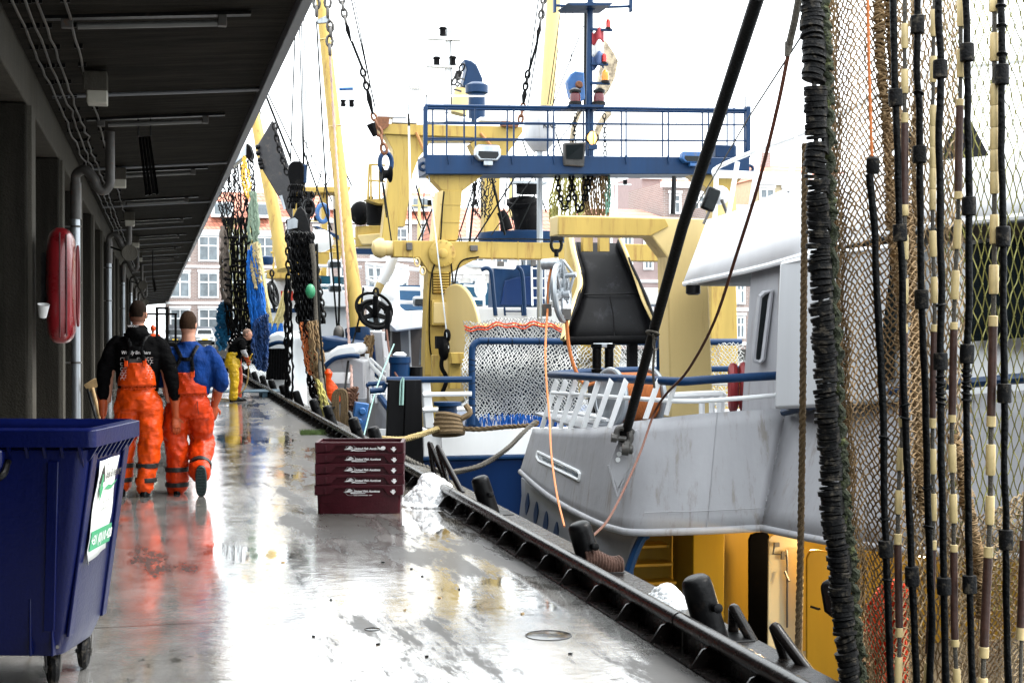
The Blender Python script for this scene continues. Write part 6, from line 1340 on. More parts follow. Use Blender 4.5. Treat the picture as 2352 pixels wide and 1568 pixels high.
split(m, 'door_slat', BLUH, Cb)
MB().prism([PC(855, 762, 33), PC(878, 762, 33), PC(890, 905, 33), PC(872, 900, 33)], (.2, .4, 0)).build('panel', GRY, Cb, bevel=.02)
m = MB(); m.tube(spline([PC(843, 812, 31), PC(846, 830, 31), PC(880, 866, 31), PC(893, 868, 31), PC(886, 820, 31)], 4), .05, 7); m.tube([PC(850, 822, 31), PC(885, 855, 31)], .03, 6); m.build('corner_rail', WHT, Cb)
# grey rounded bow bulwark with white cap, seen over the quay
m = MB(); m.prism([PC(u, v, 30) for u, v in ((737, 860), (745, 835), (770, 820), (800, 818), (838, 828), (842, 1000), (740, 1000))], (.5, 2, 0)); m.build('bow_plating', GRY, Cb, bevel=.05)
m = MB(); m.prism([PC(u, v, 29.9) for u, v in ((733, 838), (750, 812), (775, 795), (812, 788), (824, 800), (820, 815), (800, 818), (770, 822), (748, 840), (736, 862))], (.5, 2, 0)); m.build('bow_cap', WHT, Cb, bevel=.06)
MB().tube(spline([PC(u, v, 29.8) for u, v in ((733, 868), (746, 842), (768, 824), (800, 817), (826, 818))], 5), .05, 7).build('bow_stripe', BLU, Cb)
MB().prism([PC(u, v, 31) for u, v in ((734, 770), (750, 775), (815, 785), (816, 798), (770, 800), (735, 812))], (.5, 1.5, 0)).build('blue_gunwale', BLU, Cb, bevel=.05)
MB().prism([PC(u, v, 29.7) for u, v in ((757, 855), (800, 855), (800, 880), (757, 880))], (.05, .05, 0)).build('white_panel', WHT, Cb)
MB().prism([PC(u, v, 29.7) for u, v in ((737, 915), (845, 915), (845, 1000), (745, 1000))], (.1, .3, 0)).build('lower_plating', GRYD, Cb)
# flared grey side with blue gunwale, right of the ropes
cr = [(846, 884, 28), (868, 905, 27.6), (893, 938, 27), (922, 975, 26.3), (955, 1005, 25.8)]
cl = [(842, 1010, 28), (862, 1030, 27.6), (880, 1050, 27), (900, 1070, 26.3), (930, 1090, 25.8)]
strip_(resamp([P(*p) for p in cl], 16), resamp([P(*p) for p in cr], 16), 4, 'flared_side', GRY, Cb, .05); MB().tube(resamp([P(*p) for p in cr], 16), .06, 8).build('gunwale', BLU, Cb)
m = MB(); m.tube([P(u, v, 27.5) for u, v in ((846, 882), (884, 880))], .05, 7); m.build('blue_rail', BLU, Cb)
for u in (850, 862, 874, 885): MB().tube([P(u, 882, 27.5), P(u+3, 925, 27.5)], .035, 6).build('rail_post', WHT, Cb)
m = MB(); m.tube([P(850, 905, 27.5), P(888, 905, 27.5)], .035, 6); m.build('mid_rail', WHT, Cb)
MB().prism([P(u, v, 26.3) for u, v in ((860, 985), (888, 985), (888, 1010), (865, 1010))], (.05, .05, 0)).build('vent_grille', WHT, Cb)
# upper white bridge with rails, blue windows
MB().prism([PC(730, 665, 46), PC(816, 668, 46), PC(816, 705, 46), PC(735, 705, 46)], (.6, 4, 0)).build('upper_bulwark', WHT, Cb, bevel=.04)
MB().prism([PC(735, 705, 46.5), PC(825, 705, 46.5), PC(825, 800, 46.5), PC(735, 800, 46.5)], (.6, 4, 0)).build('bridge_front', M('pale_superstructure', (.6, .61, .63), .4, var=.05), Cb)
MB().prism([PC(723, 632, 46.4), PC(790, 636, 46.4), PC(786, 664, 46.4), PC(724, 664, 46.4)], (.1, .1, 0)).build('window_band', GLB, Cb)
MB().prism([PC(835, 655, 40), PC(985, 655, 40), PC(985, 712, 40), PC(905, 712, 40)], (.6, 4, 0)).build('blue_deckhouse', M('teal_blue_paint', (.01, .07, .16), .35, var=.3), Cb)
MB().prism([PC(1037, 650, 40), PC(1130, 650, 40), PC(1130, 700, 40), PC(1050, 700, 40)], (.6, 4, 0)).build('blue_deckhouse', M('teal_paint', (.01, .08, .15), .35, var=.3), Cb)
m = MB()
for u0, v0, u1, v1, D in ((840, 606, 985, 622, 37), (840, 640, 895, 660, 37), (895, 662, 985, 664, 37), (906, 693, 980, 696, 36.5), (722, 610, 830, 614, 45), (722, 655, 820, 658, 45), (850, 590, 985, 600, 39)): m.tube([P(u0, v0, D), P(u1, v1, D)], .055, 6)
for u, v0, v1, D in ((842, 606, 655, 37), (860, 608, 665, 37), (880, 612, 672, 37), (896, 615, 705, 37), (912, 616, 706, 37), (925, 616, 650, 37), (968, 618, 700, 37), (760, 580, 665, 45), (800, 585, 660, 45)): m.tube([P(u, v0, D), P(u+3, v1, D)], .05, 6)
split(m, 'bridge_railing', WHT, Cb)
m = MB(); m.ball(P(893, 675, 36.4), (.26, .2, .3), 12, 8); m.build('round_searchlight', WHT, label='lower round white searchlight on the white trawler bridge', cat='searchlight'); MB().ball(P(915, 630, 38), (.3, .2, .3), 12, 8).build('round_searchlight', WHT, label='upper round white searchlight behind the white railing', cat='searchlight')
for i, (u, v, D, lab) in enumerate(((967, 692, 36, 'oval black-glass floodlight on the white trawler rail'), (770, 661, 44, 'small grey floodlight on the far bridge front'), (769, 606, 44, 'small dark floodlight on the far white rail'))):
    q = P(u, v, D); t = thing('oval_floodlight', q, lab, 'floodlight'); MB().box(q, (.42, .2, .26)).build('housing', GALV, t, bevel=.06); MB().box(q+V((0, -.11, -.02)), (.34, .02, .16)).build('glass', GLS, t, bevel=.01)
# yellow deck, exhausts
MB().prism([PC(815, 520, 47), PC(900, 515, 47), PC(905, 560, 47), PC(818, 568, 47)], (.5, 2, 0)).build('yellow_housing', YEL, Cb, bevel=.04)
MB().prism([PC(820, 540, 46.8), PC(880, 535, 46.8), PC(880, 560, 46.8), PC(830, 562, 46.8)], (.1, .3, 0)).build('yellow_hatch', YELP, Cb, bevel=.03)
MB().box(P(850, 578, 46.5), (1.3, .4, .18)).build('blue_strip', BLU, Cb)
t = thing('exhaust_pipe', P(865, 515, 46), 'grey black twin exhaust behind the yellow platform bracket', 'exhaust'); MB().tube([P(868, 516, 46), P(866, 460, 46)], .36, 16).build('pipe', EXT, t); MB().tube([P(850, 516, 46.4), P(850, 452, 46.4)], .1, 10).build('pipe', EXT, t); MB().ball(P(828, 490, 47), (.35, .3, .4), 12, 8).build('dark_drum', EXT, t)
MB().ball(P(838, 460, 49), (.6, .5, .75), 16, 10).build('radome_ball', WHT, label='white ball radome behind the black exhaust', cat='radome'); MB().ball(P(736, 553, 49), (.45, .4, .4), 14, 8).build('radome_ball', WHT, label='small white dome beside the black block', cat='radome')
m = MB(); m.prism([PC(840, 458, 45), PC(905, 455, 45), PC(900, 470, 45), PC(870, 468, 45)], (0, .6, 0)); m.build('side_platform', YEL, Cb, bevel=.01)
m = MB()
for u0, v0, u1, v1 in ((848, 378, 845, 458), (852, 378, 852, 458), (872, 380, 872, 458), (848, 378, 885, 380), (847, 415, 885, 417)): m.tube([PC(u0, v0, 45), PC(u1, v1, 45)], .035, 6)
m.build('side_platform_rail', YEL, Cb)
# blue oval block hanging at the gantry
t = thing('sheave_block', P(886, 380, 42), 'blue oval sheave block with black roller hung from the yellow gantry', 'pulley block')
q = P(886, 383, 42); m = MB(); m.torus(q+V((0, 0, .12)), (.25, -1, 0), .19, .075, 20, 8, sx=1.55, up=(0, 0, 1)); m.build('frame', BLU, t); MB().lathe(q+V((-.14, 0, -.22)), (1, .1, 0), [(.24, 0), (.24, .03), (.13, .1), (.13, .2), (.24, .27), (.24, .3)], 20).build('roller', EXT, t)
t = thing('sheave_block', P(741, 492, 50), 'small pale blue block at the far yellow deck edge', 'pulley block'); MB().torus(P(741, 490, 50), (.25, -1, 0), .2, .08, 16, 6, sx=1.5, up=(0, 0, 1)).build('frame', BLUL, t)
# derrick 1 (near pole) with blue socket
t = thing('derrick_boom', P(828, 840, 33), 'tall yellow derrick boom with a blue socket at its foot, right one', 'derrick')
MB().tube([P(735, -20, 35), P(768, 290, 34.4), P(795, 540, 33.8), P(818, 700, 33.3), P(822, 762, 33.1)], [.125, .16, .175, .18, .18], 18).build('boom_tube', YEL, t)
m = MB()
for u, v, D in ((745, 92, 34.8), (769, 290, 34.4), (800, 566, 33.8), (810, 640, 33.5)): m.torus(P(u, v, D), (.13, 0, -1), .165, .012, 20, 5)
split(m, 'weld_ring', YELP, t)
MB().tube([P(821, 755, 33.1), P(825, 815, 33), P(830, 845, 33)], [.3, .27, .12], 16).build('socket', BLU, t)
MB().box(P(768, 268, 34.2), (.08, .1, .5)).build('cleat', YELP, t)
# derrick 2 (left)
t = thing('derrick_boom', P(650, 630, 48), 'yellow derrick boom farther back beside the hanging nets, left one', 'derrick')
MB().tube([P(574, 200, 50), P(600, 340, 49), P(630, 490, 48.5), P(652, 620, 48)], [.15, .2, .22, .23], 16).build('boom_tube', YEL, t)
# derrick 3 far right of the mast
t = thing('derrick_boom', P(1250, 250, 60), 'pale yellow derrick boom rising behind the blue mast', 'derrick'); MB().tube([P(1256, 245, 60), P(1273, -20, 60)], .3, 16).build('boom_tube', YELP, t)
# cross yoke on derrick 1
t = thing('chain_yoke', P(741, 45, 33.5), 'grey triangular yoke with chain links on the right derrick boom', 'yoke')
MB().prism([P(727, 46, 33.6), P(756, 33, 33.6), P(760, 52, 33.6), P(730, 54, 33.6)], (0, .12, 0)).build('plate', GALV, t, bevel=.01)
m = MB()
for u0, v0, u1, v1 in ((727, 0, 727, 35), (753, -5, 753, 40), (758, 55, 760, 80), (757, 85, 758, 125)): links(m, [P(u0, v0, 33.5), P(u1, v1, 33.5)], .26, .035)
m.build('links', STEEL, t)
# big tackle chains from the top to the gantry
def tackle(pts, D, lab, grp):
    t = thing('chain_tackle', P(*pts[-1], D), lab, 'tackle', grp); m = MB(); links(m, [P(*pts[0], D), P(*pts[1], D)], .28, .036); m.build('upper_links', STEEL, t)
    MB().tube([P(*pts[1], D), P(*lerpt(pts[1], pts[2], .3), D), P(*pts[2], D)], [.08, .16, .06], 8, el=.4).build('block', EXT, t)
    m = MB(); m.tube([P(*pts[2], D), P(*pts[3], D)], .022, 5); m.tube([P(pts[2][0]+3, pts[2][1], D), P(pts[3][0]+3, pts[3][1], D)], .022, 5); m.build('wire_falls', WIRE, t)
    m = MB(); links(m, [P(*pts[3], D), P(*pts[4], D)], .24, .036); m.build('lower_links', BLK, t)
    MB().tube([P(*pts[4], D), P(*lerpt(pts[4], pts[5], .4), D), P(*pts[5], D)], [.08, .17, .07], 8, el=.45).build('block', EXT, t)
    m = MB(); links(m, [P(*pts[5], D), P(*pts[6], D)], .24, .036); m.build('end_links', RUSTM, t)
def lerpt(a, b_, t): return (lerp(a[0], b_[0], t), lerp(a[1], b_[1], t))
tackle([(783, -10), (795, 55), (806, 95), (832, 160), (843, 205), (856, 262), (868, 290)], 40, 'chain and block tackle running down to the left end of the yellow gantry', 'tackles holding the yellow gantry')
tackle([(1250, -10), (1240, 60), (1233, 95), (1213, 165), (1206, 205), (1202, 240), (1195, 280)], 42, 'chain and block tackle running down to the right end of the yellow gantry', 'tackles holding the yellow gantry')
t = thing('chain_tackle', P(878, 345, 41), 'short rusty links from the gantry end down to the blue oval block', 'tackle'); m = MB(); links(m, [P(866, 292, 41), P(876, 318, 41), P(884, 352, 41)], .3, .045); m.build('links', RUSTM, t); MB().tube([P(852, 285, 41), P(862, 312, 41)], [.14, .08], 8).build('block', EXT, t)
# fine wires in the sky
wires = [((681, -10, 40), (667, 372, 40), .02), ((686, -10, 40), (697, 400, 40), .018), ((691, -10, 40), (700, 440, 40), .016), ((697, -10, 40), (706, 430, 40), .014), ((727, 50, 33), (748, 420, 33), .02), ((748, 420, 33), (775, 765, 33), .022),
 ((805, -10, 40), (862, 250, 40), .02), ((811, -10, 40), (858, 235, 40), .016), ((858, 290, 41), (868, 350, 41), .014), ((595, 180, 42), (668, 365, 42), .035), ((598, 180, 42), (690, 372, 42), .02), ((1238, -10, 42), (1205, 235, 42), .02), ((1252, -10, 42), (1212, 245, 42), .02), ((1290, 10, 55), (1258, 240, 55), .018), ((1296, 10, 55), (1264, 240, 55), .018), ((1302, 10, 55), (1270, 240, 55), .018), ((1316, 10, 55), (1310, 175, 55), .018), ((1345, 20, 36), (1344, 240, 36), .05), ((1340, 60, 50), (1200, 420, 50), .02), ((1450, 20, 31), (1448, 60, 31), .008), ((1562, 160, 70), (1545, 400, 70), .015), ((800, 250, 90), (798, 380, 90), .05), ((935, 190, 30), (941, 290, 30), .010), ((655, 410, 45), (700, 640, 45), .02), ((660, 560, 40), (692, 780, 40), .02), ((776, 400, 34), (808, 870, 34), .03), ((870, 360, 42), (888, 500, 42), .02), ((880, 420, 40), (900, 560, 40), .02), ((590, 230, 48), (600, 265, 48), .02)]
for i, (a, b_, r) in enumerate(wires):
    o = MB().tube([P(*a), P(*b_)], r, 5).build('rigging_wire', WIRE, label='thin dark rigging wire running across the white sky among the masts', cat='wire', group='thin rigging wires among the masts')
t = thing('whip_aerial', P(941, 570, 30), 'tall thin white whip aerial left of the blue railing', 'aerial'); MB().tube([P(943, 575, 30), P(942, 420, 30), P(939, 290, 30)], [.03, .025, .022], 8).build('lower_rod', WHT, t); MB().tube([P(939, 290, 30), P(938, 262, 30)], .022, 6).build('joint', BLK, t); MB().tube([P(938, 262, 30), P(935, 150, 30)], .008, 5).build('upper_rod', WHT, t)
rp_ = [((776, 565, 33), (803, 640, 33), (800, 740, 33), (806, 800, 31), (812, 870, 30), (808, 920, 29))]
m = MB(); twisted(m, spline([P(758, 130, 33.4), P(768, 290, 33.4), (P(790, 600, 32)), P(800, 760, 31), P(806, 840, 30), P(808, 895, 29.5)], 8), .035, 3, .4, 5, .15); m.build('pink_line', M('pinkish_rope', (.45, .3, .26), .8), label='pinkish grey line running down the right derrick boom to a bundle', cat='rope')
for path, lab in ((((768, 480, 33), (779, 640, 33), (778, 755, 33), (780, 765, 33)), 'wire with a pear-shaped ball on the end before the white bow'),):
    MB().tube(spline([P(*p) for p in path], 5), .028, 6).build('weighted_wire', WIRE, label=lab, cat='wire')
MB().ball(P(778, 768, 33), (.13, .13, .22), 12, 8).build('ball_weight', STEEL, label='pear-shaped steel weight at the end of a wire', cat='weight')
m = MB(); m.tube(spline([P(835, 660, 31), P(825, 730, 31), P(812, 780, 31), P(800, 830, 30), P(790, 905, 29), P(775, 930, 28.5), P(757, 935, 28), P(748, 900, 28), P(740, 820, 28), P(732, 700, 28), P(728, 560, 28)], 6), .022, 6); m.build('hose_loop', WIRE, label='dark hose hanging in a long loop before the white bow', cat='hose')
# blue line, knuckle arm and big black power block wheel
t = thing('knuckle_crane', P(900, 620, 31), 'white and cream slanting crane arm holding the black wheel block', 'crane arm')
MB().tube([P(908, 577, 31), P(893, 620, 31), P(875, 650, 31)], [.11, .12, .11], 10).build('arm', WHT, t); MB().tube([P(875, 650, 31), P(866, 672, 31), P(862, 690, 31)], [.1, .08, .04], 8).build('arm_tip', YELP, t)
m = MB(); m.ball(P(890, 565, 31), (.16, .12, .12), 10, 8); m.tube([P(884, 570, 31), P(873, 572, 31), P(876, 585, 31)], .05, 6); m.build('arm_head', YELP, t)
t = thing('power_block', P(862, 755, 30.6), 'big black spoked wheel block hanging from the crane arm', 'pulley block')
cw = P(861, 722, 30.6); axw = V((.28, -.92, .28)).normalized(); rw = px(42, 30.6)
whl(cw, V((.2, -.95, .62)), rw, .1, .05, 5, .1, 'wheel', HOSE, t, hub=.18)
m = MB(); m.torus(cw+V((0, .1, .13)), V((.2, -.95, .62)), rw*1.02, .035, 36, 6); m.tube([cw+V((.0, -.1, .0)), P(862, 700, 30.4), P(863, 680, 30.4)], .06, 8); m.box(P(826, 706, 30.3), (.12, .12, .16)); m.box(P(889, 712, 30.3), (.12, .12, .16)); m.box(P(890, 742, 30.2), (.09, .09, .75)); m.box(P(822, 757, 30.4), (.1, .1, .12)); m.build('cheek_frame', EXT, t)
m = MB(); links(m, [P(863, 664, 30.8), P(863, 700, 30.6)], .18, .03); m.build('chain', BLK, t)
MB().tube(spline([P(888, 758, 30), P(893, 800, 29), P(905, 850, 28), P(918, 872, 27)], 5), .022, 6).build('brown_line', ROPEB, label='thin brown line from the black wheel block to the blue rail', cat='rope')
# blue motor by the rail
t = thing('winch_motor', P(918, 872, 28), 'small blue finned motor with white cap behind the blue rail', 'motor'); q = P(918, 845, 28)
MB().lathe((q.x, q.y, P(0, 875, 28).z), (0, 0, 1), [(.2, 0), (.2, .35), (.22, .36), (.22, .48)], 20).build('motor_body', BLU, t); MB().lathe((q.x, q.y, P(0, 819, 28).z), (0, 0, 1), [(.12, 0), (.14, .04), (.08, .09)], 16).build('cap', WHT, t); MB().lathe((q.x+.33, q.y, P(0, 875, 28).z), (0, 0, 1), [(.13, 0), (.13, .28)], 16).build('side_drum', BLK, t)
# hanging rope bundles, orange clothing, blue block at the bow
def tangle(u, v, w_, h_, D, n_, r, mat, lab, cat, seed):
    rr = random.Random(seed); m = MB()
    for k in range(n_):
        q = [P(u+rr.gauss(0, w_/3), v+rr.uniform(-h_/2, h_/2), D+rr.uniform(-.12, .12)) for _ in range(5)]; m.tube(spline(q, 4), r, 5)
    m.build('rope_bundle', mat, label=lab, cat=cat)
tangle(808, 915, 22, 50, 28.5, 26, .022, M('old_red_brown_net', (.13, .06, .035), .9, var=.5), 'tangled reddish brown net bundle hanging before the bow', 'rope bundle', 1)
m = MB()
for k in range(7):
    u0 = 772+rr.uniform(0, 16); m.tube(spline([P(u0, 895, 28.3), P(u0-9, 910, 28.3), P(u0-8, 960, 28.3), P(u0+4, 985, 28.3), P(u0+11, 950, 28.3), P(u0+10, 905, 28.3), P(u0, 893, 28.3)], 5), .03, 6)
for k in range(4): u0 = 795+4*k; m.tube(spline([P(u0, 950, 28.1), P(u0-4, 1000, 28.1), P(u0-2, 1035, 28.1)], 4), .028, 6)
m.build('hanging_rope_coils', ROPET, label='tan rope coils hanging on the grey bow', cat='rope coil')
curtain('brown_net_roll', ((842, 770), (856, 770), (842, 880), (828, 880)), 7, 31.8, NETB, 'rolled brown net hanging upright left of the blue slats', 'fishing net', 31, .03, .02, cross=10)
m = MB(); m.rings([(0, 0, 0, .13, .09), (0, 0, .25, .2, .1), (-.03, 0, .45, .14, .09), (-.07, 0, .6, .06, .06), (-.07, 0, .72, .09, .08), (-.07, 0, .8, .03, .03)], 14)
q = P(762, 938, 28.8); m.v = [p+q for p in m.v]; m.build('orange_oilskin', ORA, label='crumpled orange oilskin hanging on the grey bow', cat='oilskin')
m = MB(); m.box(P(826, 957, 27), (.26, .2, .55), Matrix.Rotation(.15, 3, 'Y')); m.lathe(P(832, 944, 26.9), (0, -1, 0), [(.07, 0), (.07, .05)], 12); m.lathe(P(824, 968, 26.9), (0, -1, 0), [(.07, 0), (.07, .05)], 12); m.build('blue_fairlead', BLUL, label='blue steel fairlead standing at the bow edge', cat='fairlead', bevel=.02)
MB().tube(spline([P(905, 790, 27), P(880, 850, 26.5), P(862, 900, 26), P(846, 960, 25.5), P(828, 1030, 24.5)], 6), .014, 5).build('green_line', ROPEG, label='thin pale green line slanting down past the flared bow', cat='rope')

# ============================================================ BOAT D and far boats
Db = thing('far_trawler', (9, 62, WL), 'far white trawler with black-striped bow behind the chain nets', 'fishing boat')
def PD(u, v, D=46): return P(u, v, D)
MB().prism([PD(616, 770), PD(640, 760), PD(668, 775), PD(672, 950), PD(612, 950)], (.8, 3, 0)).build('bow', WHT, Db, bevel=.1)
m = MB()
for k in range(8): m.tube([PD(617+6*k, 800, 45.8), PD(614+6.3*k, 872, 45.8)], .055, 6)
split(m, 'fender_slat', EXT, Db)
MB().tube(spline([PD(612, 795, 45.7), PD(640, 786, 45.5), PD(672, 792, 45.5)], 5), .07, 7).build('blue_gunwale', BLU, Db)
MB().prism([PD(735, 730, 52), PD(820, 730, 52), PD(820, 1000, 52), PD(735, 1000, 52)], (.5, 3, 0)).build('white_wall', WHT, Db)
MB().prism([PD(612, 620, 60), PD(735, 620, 60), PD(735, 640, 60), PD(612, 640, 60)], (.5, 2, 0)).build('yellow_deck_beam', YEL, Db, bevel=.04); MB().prism([PD(655, 430, 60), PD(830, 428, 60), PD(830, 441, 60), PD(655, 444, 60)], (.5, 1.5, 0)).build('yellow_beam', YEL, Db, bevel=.04)
m = MB()
for u, v0, v1 in ((672, 438, 620), (738, 440, 640), (770, 440, 600)): m.prism([PD(u, v0, 60.5), PD(u+16, v0, 60.5), PD(u+12, v1, 60.5), PD(u+2, v1, 60.5)], (0, .8, 0))
split(m, 'yellow_leg', YEL, Db)
m = MB(); m.prism([PD(600, 625, 58), PD(660, 608, 58), PD(790, 560, 58), PD(800, 580, 58), PD(700, 625, 58)], (0, .5, 0)); m.build('yellow_stay_beam', YEL, Db)
for u in (628, 660, 712): MB().tube([PD(u, 545, 57), PD(u, 622, 57)], .05, 6).build('rail_post', YEL, Db)
m = MB(); m.tube([PD(622, 548, 57), PD(820, 548, 57)], .05, 6); m.tube([PD(622, 580, 57), PD(820, 580, 57)], .05, 6); m.tube([PD(720, 565, 57), PD(820, 565, 57)], .05, 6); split(m, 'yellow_rail', YEL, Db)
MB().prism([PD(720, 520, 55), PD(728, 519, 55), PD(795, 548, 55), PD(795, 556, 55)], (0, .5, 0)).build('blue_awning', BLU, Db)
MB().prism([PD(610, 640, 62), PD(735, 640, 62), PD(735, 760, 62), PD(610, 760, 62)], (.5, 3, 0)).build('white_deckhouse', WHT, Db)
MB().prism([PD(645, 668, 61.7), PD(668, 668, 61.7), PD(668, 690, 61.7), PD(645, 690, 61.7)], (.1, .1, 0)).build('red_panel', REDT, Db)
MB().prism([PD(620, 708, 61.6), PD(700, 708, 61.6), PD(700, 718, 61.6), PD(620, 718, 61.6)], (.1, .1, 0)).build('blue_band', BLU, Db)
m = MB(); m.lathe(P(613, 602, 55), (0, 0, 1), [(.2, -.1), (.25, 0), (.25, .2), (.1, .25)], 12); m.build('blue_cap', BLU, Db)
t = thing('net_block', P(625, 700, 44), 'black spoked wheel block hung above the far bow', 'pulley block'); whl(P(628, 675, 44), V((.9, -.4, .2)), .42, .1, .045, 5, .08, 'wheel', HOSE, t); m = MB(); links(m, [P(624, 620, 44), P(626, 650, 44)], .2, .03); m.tube([P(616, 650, 44), P(632, 715, 44)], .05, 6); m.build('strop', BLK, t)
t = thing('radar_mast', P(800, 260, 90), 'far mast with blue radar bar and two dark lanterns', 'mast'); MB().tube([P(797, 400, 90), P(799, 212, 90)], .14, 8).build('mast_tube', WHT, t); MB().tube([P(779, 205, 90), P(811, 204, 90)], .11, 6).build('radar_bar', BLUL, t)
for u in (788, 808): MB().lathe(P(u, 246, 90), (0, 0, 1), [(.12, 0), (.16, .1), (.13, .3), (.2, .45)], 10).build('lantern', EXT, t)
MB().box(P(798, 248, 90), (1.4, .3, .08)).build('shelf', WHT, t)

rr = random.Random(33)
for i, (u, v0, v1, D, lab) in enumerate(((705, 470, 620, 75, 'thin far mast with a crossbar left of the right derrick'), (770, 380, 600, 80, 'thin far mast right of the right derrick boom'), (962, 430, 600, 70, 'thin far mast between the yellow legs'), (1075, 440, 560, 75, 'thin far mast right of the left yellow leg'), (1172, 360, 500, 80, 'thin far mast below the blue railing'), (1415, 400, 495, 85, 'thin far mast left of the pinkish gable'))):
    t = thing('far_mast', P(u, v1, D), lab, 'mast'); MB().tube([P(u, v1, D), P(u+1, v0, D)], [.11, .06], 8).build('pole', WHT if i % 2 else YELP, t)
    q = P(u, lerp(v0, v1, .25), D); w_ = rr.uniform(.5, 1.0); MB().tube([q-V((w_, 0, 0)), q+V((w_, 0, 0))], .045, 6).build('crossbar', WHT if i % 2 else YELP, t); MB().box(q+V((w_*.6, 0, .16)), (.2, .2, .26)).build('lamp', EXT, t)
for i in range(26):
    u = rr.choice((rr.uniform(655, 800), rr.uniform(900, 1300))); v = rr.uniform(300, 430); D = rr.uniform(45, 75)
    MB().tube([P(u, v, D), P(u+rr.uniform(-70, 70), v+rr.uniform(120, 220), D)], rr.uniform(.014, .03), 5).build('rigging_wire', WIRE, label='thin dark rigging wire running across the white sky among the masts', cat='wire', group='thin rigging wires among the masts')
# ============================================================ HANGING GEAR LEFT OF CENTRE
t = thing('trawl_door', P(640, 400, 36), 'long slanting black steel plate hanging under the wires', 'trawl plate')
MB().prism([P(u, v, 36) for u, v in ((625, 276), (631, 284), (662, 378), (672, 443), (671, 508), (650, 470), (604, 392), (590, 336))], (.05, .35, 0)).build('plate', M('plate_steel', (.028, .027, .030), .45, .2, var=.4, bump=.2, dirt=(.075, .06, .05), damt=.5, dscale=5), t, bevel=.02)
m = MB()
for u, v in ((592, 338), (593, 352), (597, 368), (601, 384), (598, 376)): m.ball(P(u, v, 35.9), .07, 6, 4)
split(m, 'bolt_head', BLK, t); MB().prism([P(641, 450, 35.9), P(648, 448, 35.9), P(657, 480, 35.9), P(652, 482, 35.9)], (0, .05, 0)).build('worn_spot', GALV, t)
m = MB(); links(m, [P(630, 285, 36), P(638, 330, 36), P(660, 400, 36)], .2, .022); m.build('hanging_chain', BLK, label='thin chain hanging beside the slanting black plate', cat='chain')
t = thing('sheave_block', P(680, 425, 35), 'black angular multi-sheave block under the wires', 'pulley block'); MB().prism([P(u, v, 35) for u, v in ((663, 378), (672, 370), (690, 370), (698, 382), (697, 420), (690, 425), (667, 425), (660, 400))], (.1, .4, 0)).build('cheek', EXT, t, bevel=.03); MB().box(P(697, 400, 35.2), (.12, .3, .45)).build('side_cheek', BLU, t)
m = MB()
for k in range(12):
    m = MB()
    if k < 7: links(m, [P(666+5*k, 425+rr.uniform(0, 4), 35), P(664+5*k+rr.uniform(-4, 4), 478, 35)], .17, .024)
    else: links(m, [P(672+4*k, 440+rr.uniform(0, 4), 36), P(683+3*k, 490, 36)], .17, .022)
    m.build('hanging_chain', BLK, label='one of the black chains bunched under the angular block and beside the big shackle', cat='chain', group='black chains under the angular block')
m = MB(); m.torus(P(709, 478, 34.5), (0, 1, 0), .13, .04, 18, 6, sx=1.5); m.tube([P(709, 440, 34.5), P(709, 468, 34.5)], .035, 6); m.tube([P(709, 492, 34.5), P(709, 520, 34.5)], .04, 6); m.build('big_shackle', BLK, label='big black eye and shackle right of the chain bunch', cat='shackle')
t = thing('beam_shoe', P(684, 500, 30), 'black curved trawl beam shoe with pale worn edge above the chain net', 'trawl shoe')
MB().prism([P(u, v, 30) for u, v in ((682, 480), (691, 474), (700, 484), (710, 510), (716, 545), (712, 575), (690, 560), (682, 530), (668, 528), (659, 526), (656, 505), (672, 500))], (.05, .5, 0)).build('shoe', BLK, t, bevel=.02)
MB().prism([P(u, v, 29.9) for u, v in ((660, 506), (676, 500), (683, 505), (682, 523), (660, 527))], (.02, .05, 0)).build('worn_face', GALV, t)
# black chain net
cn = ((659, 528), (716, 540), (762, 955), (736, 935))
curtain('chain_net', ((660, 528), (716, 545), (722, 735), (692, 740)), 22, 29.5, BLK, 'upper part of the long black chain net, dense and shiny', 'chain net', 41, .025, .03, cross=150)
m = MB(); rr = random.Random(77)
for k in range(14):
    u0 = 664+4*k; links(m, [P(u0, 534+rr.uniform(0, 13), 29.3+rr.uniform(-.1, .1)), P(u0+10+k*.4, 640, 29.3), P(u0+22+k*.6, 740, 29.3)], .16, .02)
m.build('chain_strands', BLK, label='chain strands hung over the front of the black net', cat='chain')
m = MB(); links(m, [P(661, 540, 29.2), P(663, 640, 29.2), P(661, 760, 29.2), P(661, 860, 29.2), P(661, 960, 29.2)], .18, .022); m.build('hanging_chain', BLK, label='single long chain hanging left of the black net', cat='chain')
curtain('chain_net', ((692, 735), (722, 735), (758, 950), (720, 930)), 16, 29, EXT, 'lower part of the black net reaching the bollards', 'chain net', 42, .022, .03, cross=60)
curtain('orange_lines', ((692, 740), (712, 740), (728, 860), (710, 855)), 8, 28.8, M('rusty_orange_line', (.45, .12, .03), .8), 'rusty orange strands in the lower black net', 'rope', 43, .016, .02)
curtain('brown_net_strip', ((708, 740), (728, 735), (752, 930), (738, 930)), 9, 28.6, NETB, 'brown net strip along the right of the black net', 'fishing net', 44, .024, .03, cross=30)
curtain('yellow_green_fringe', ((728, 870), (736, 880), (772, 1012), (762, 1010)), 6, 26.5, M('olive_yellow_rope', (.32, .28, .07), .9, var=.4), 'olive yellow rope fringe at the foot of the black net', 'rope', 45, .022, .02)
MB().tube(spline([P(716, 560, 29), P(724, 640, 29), P(728, 760, 28.8), P(736, 840, 28.4), P(742, 900, 27.5), P(758, 930, 27)], 6), .05, 8).build('net_edge_rope', ROPED, label='thick brown edge rope down the right of the black net', cat='rope')
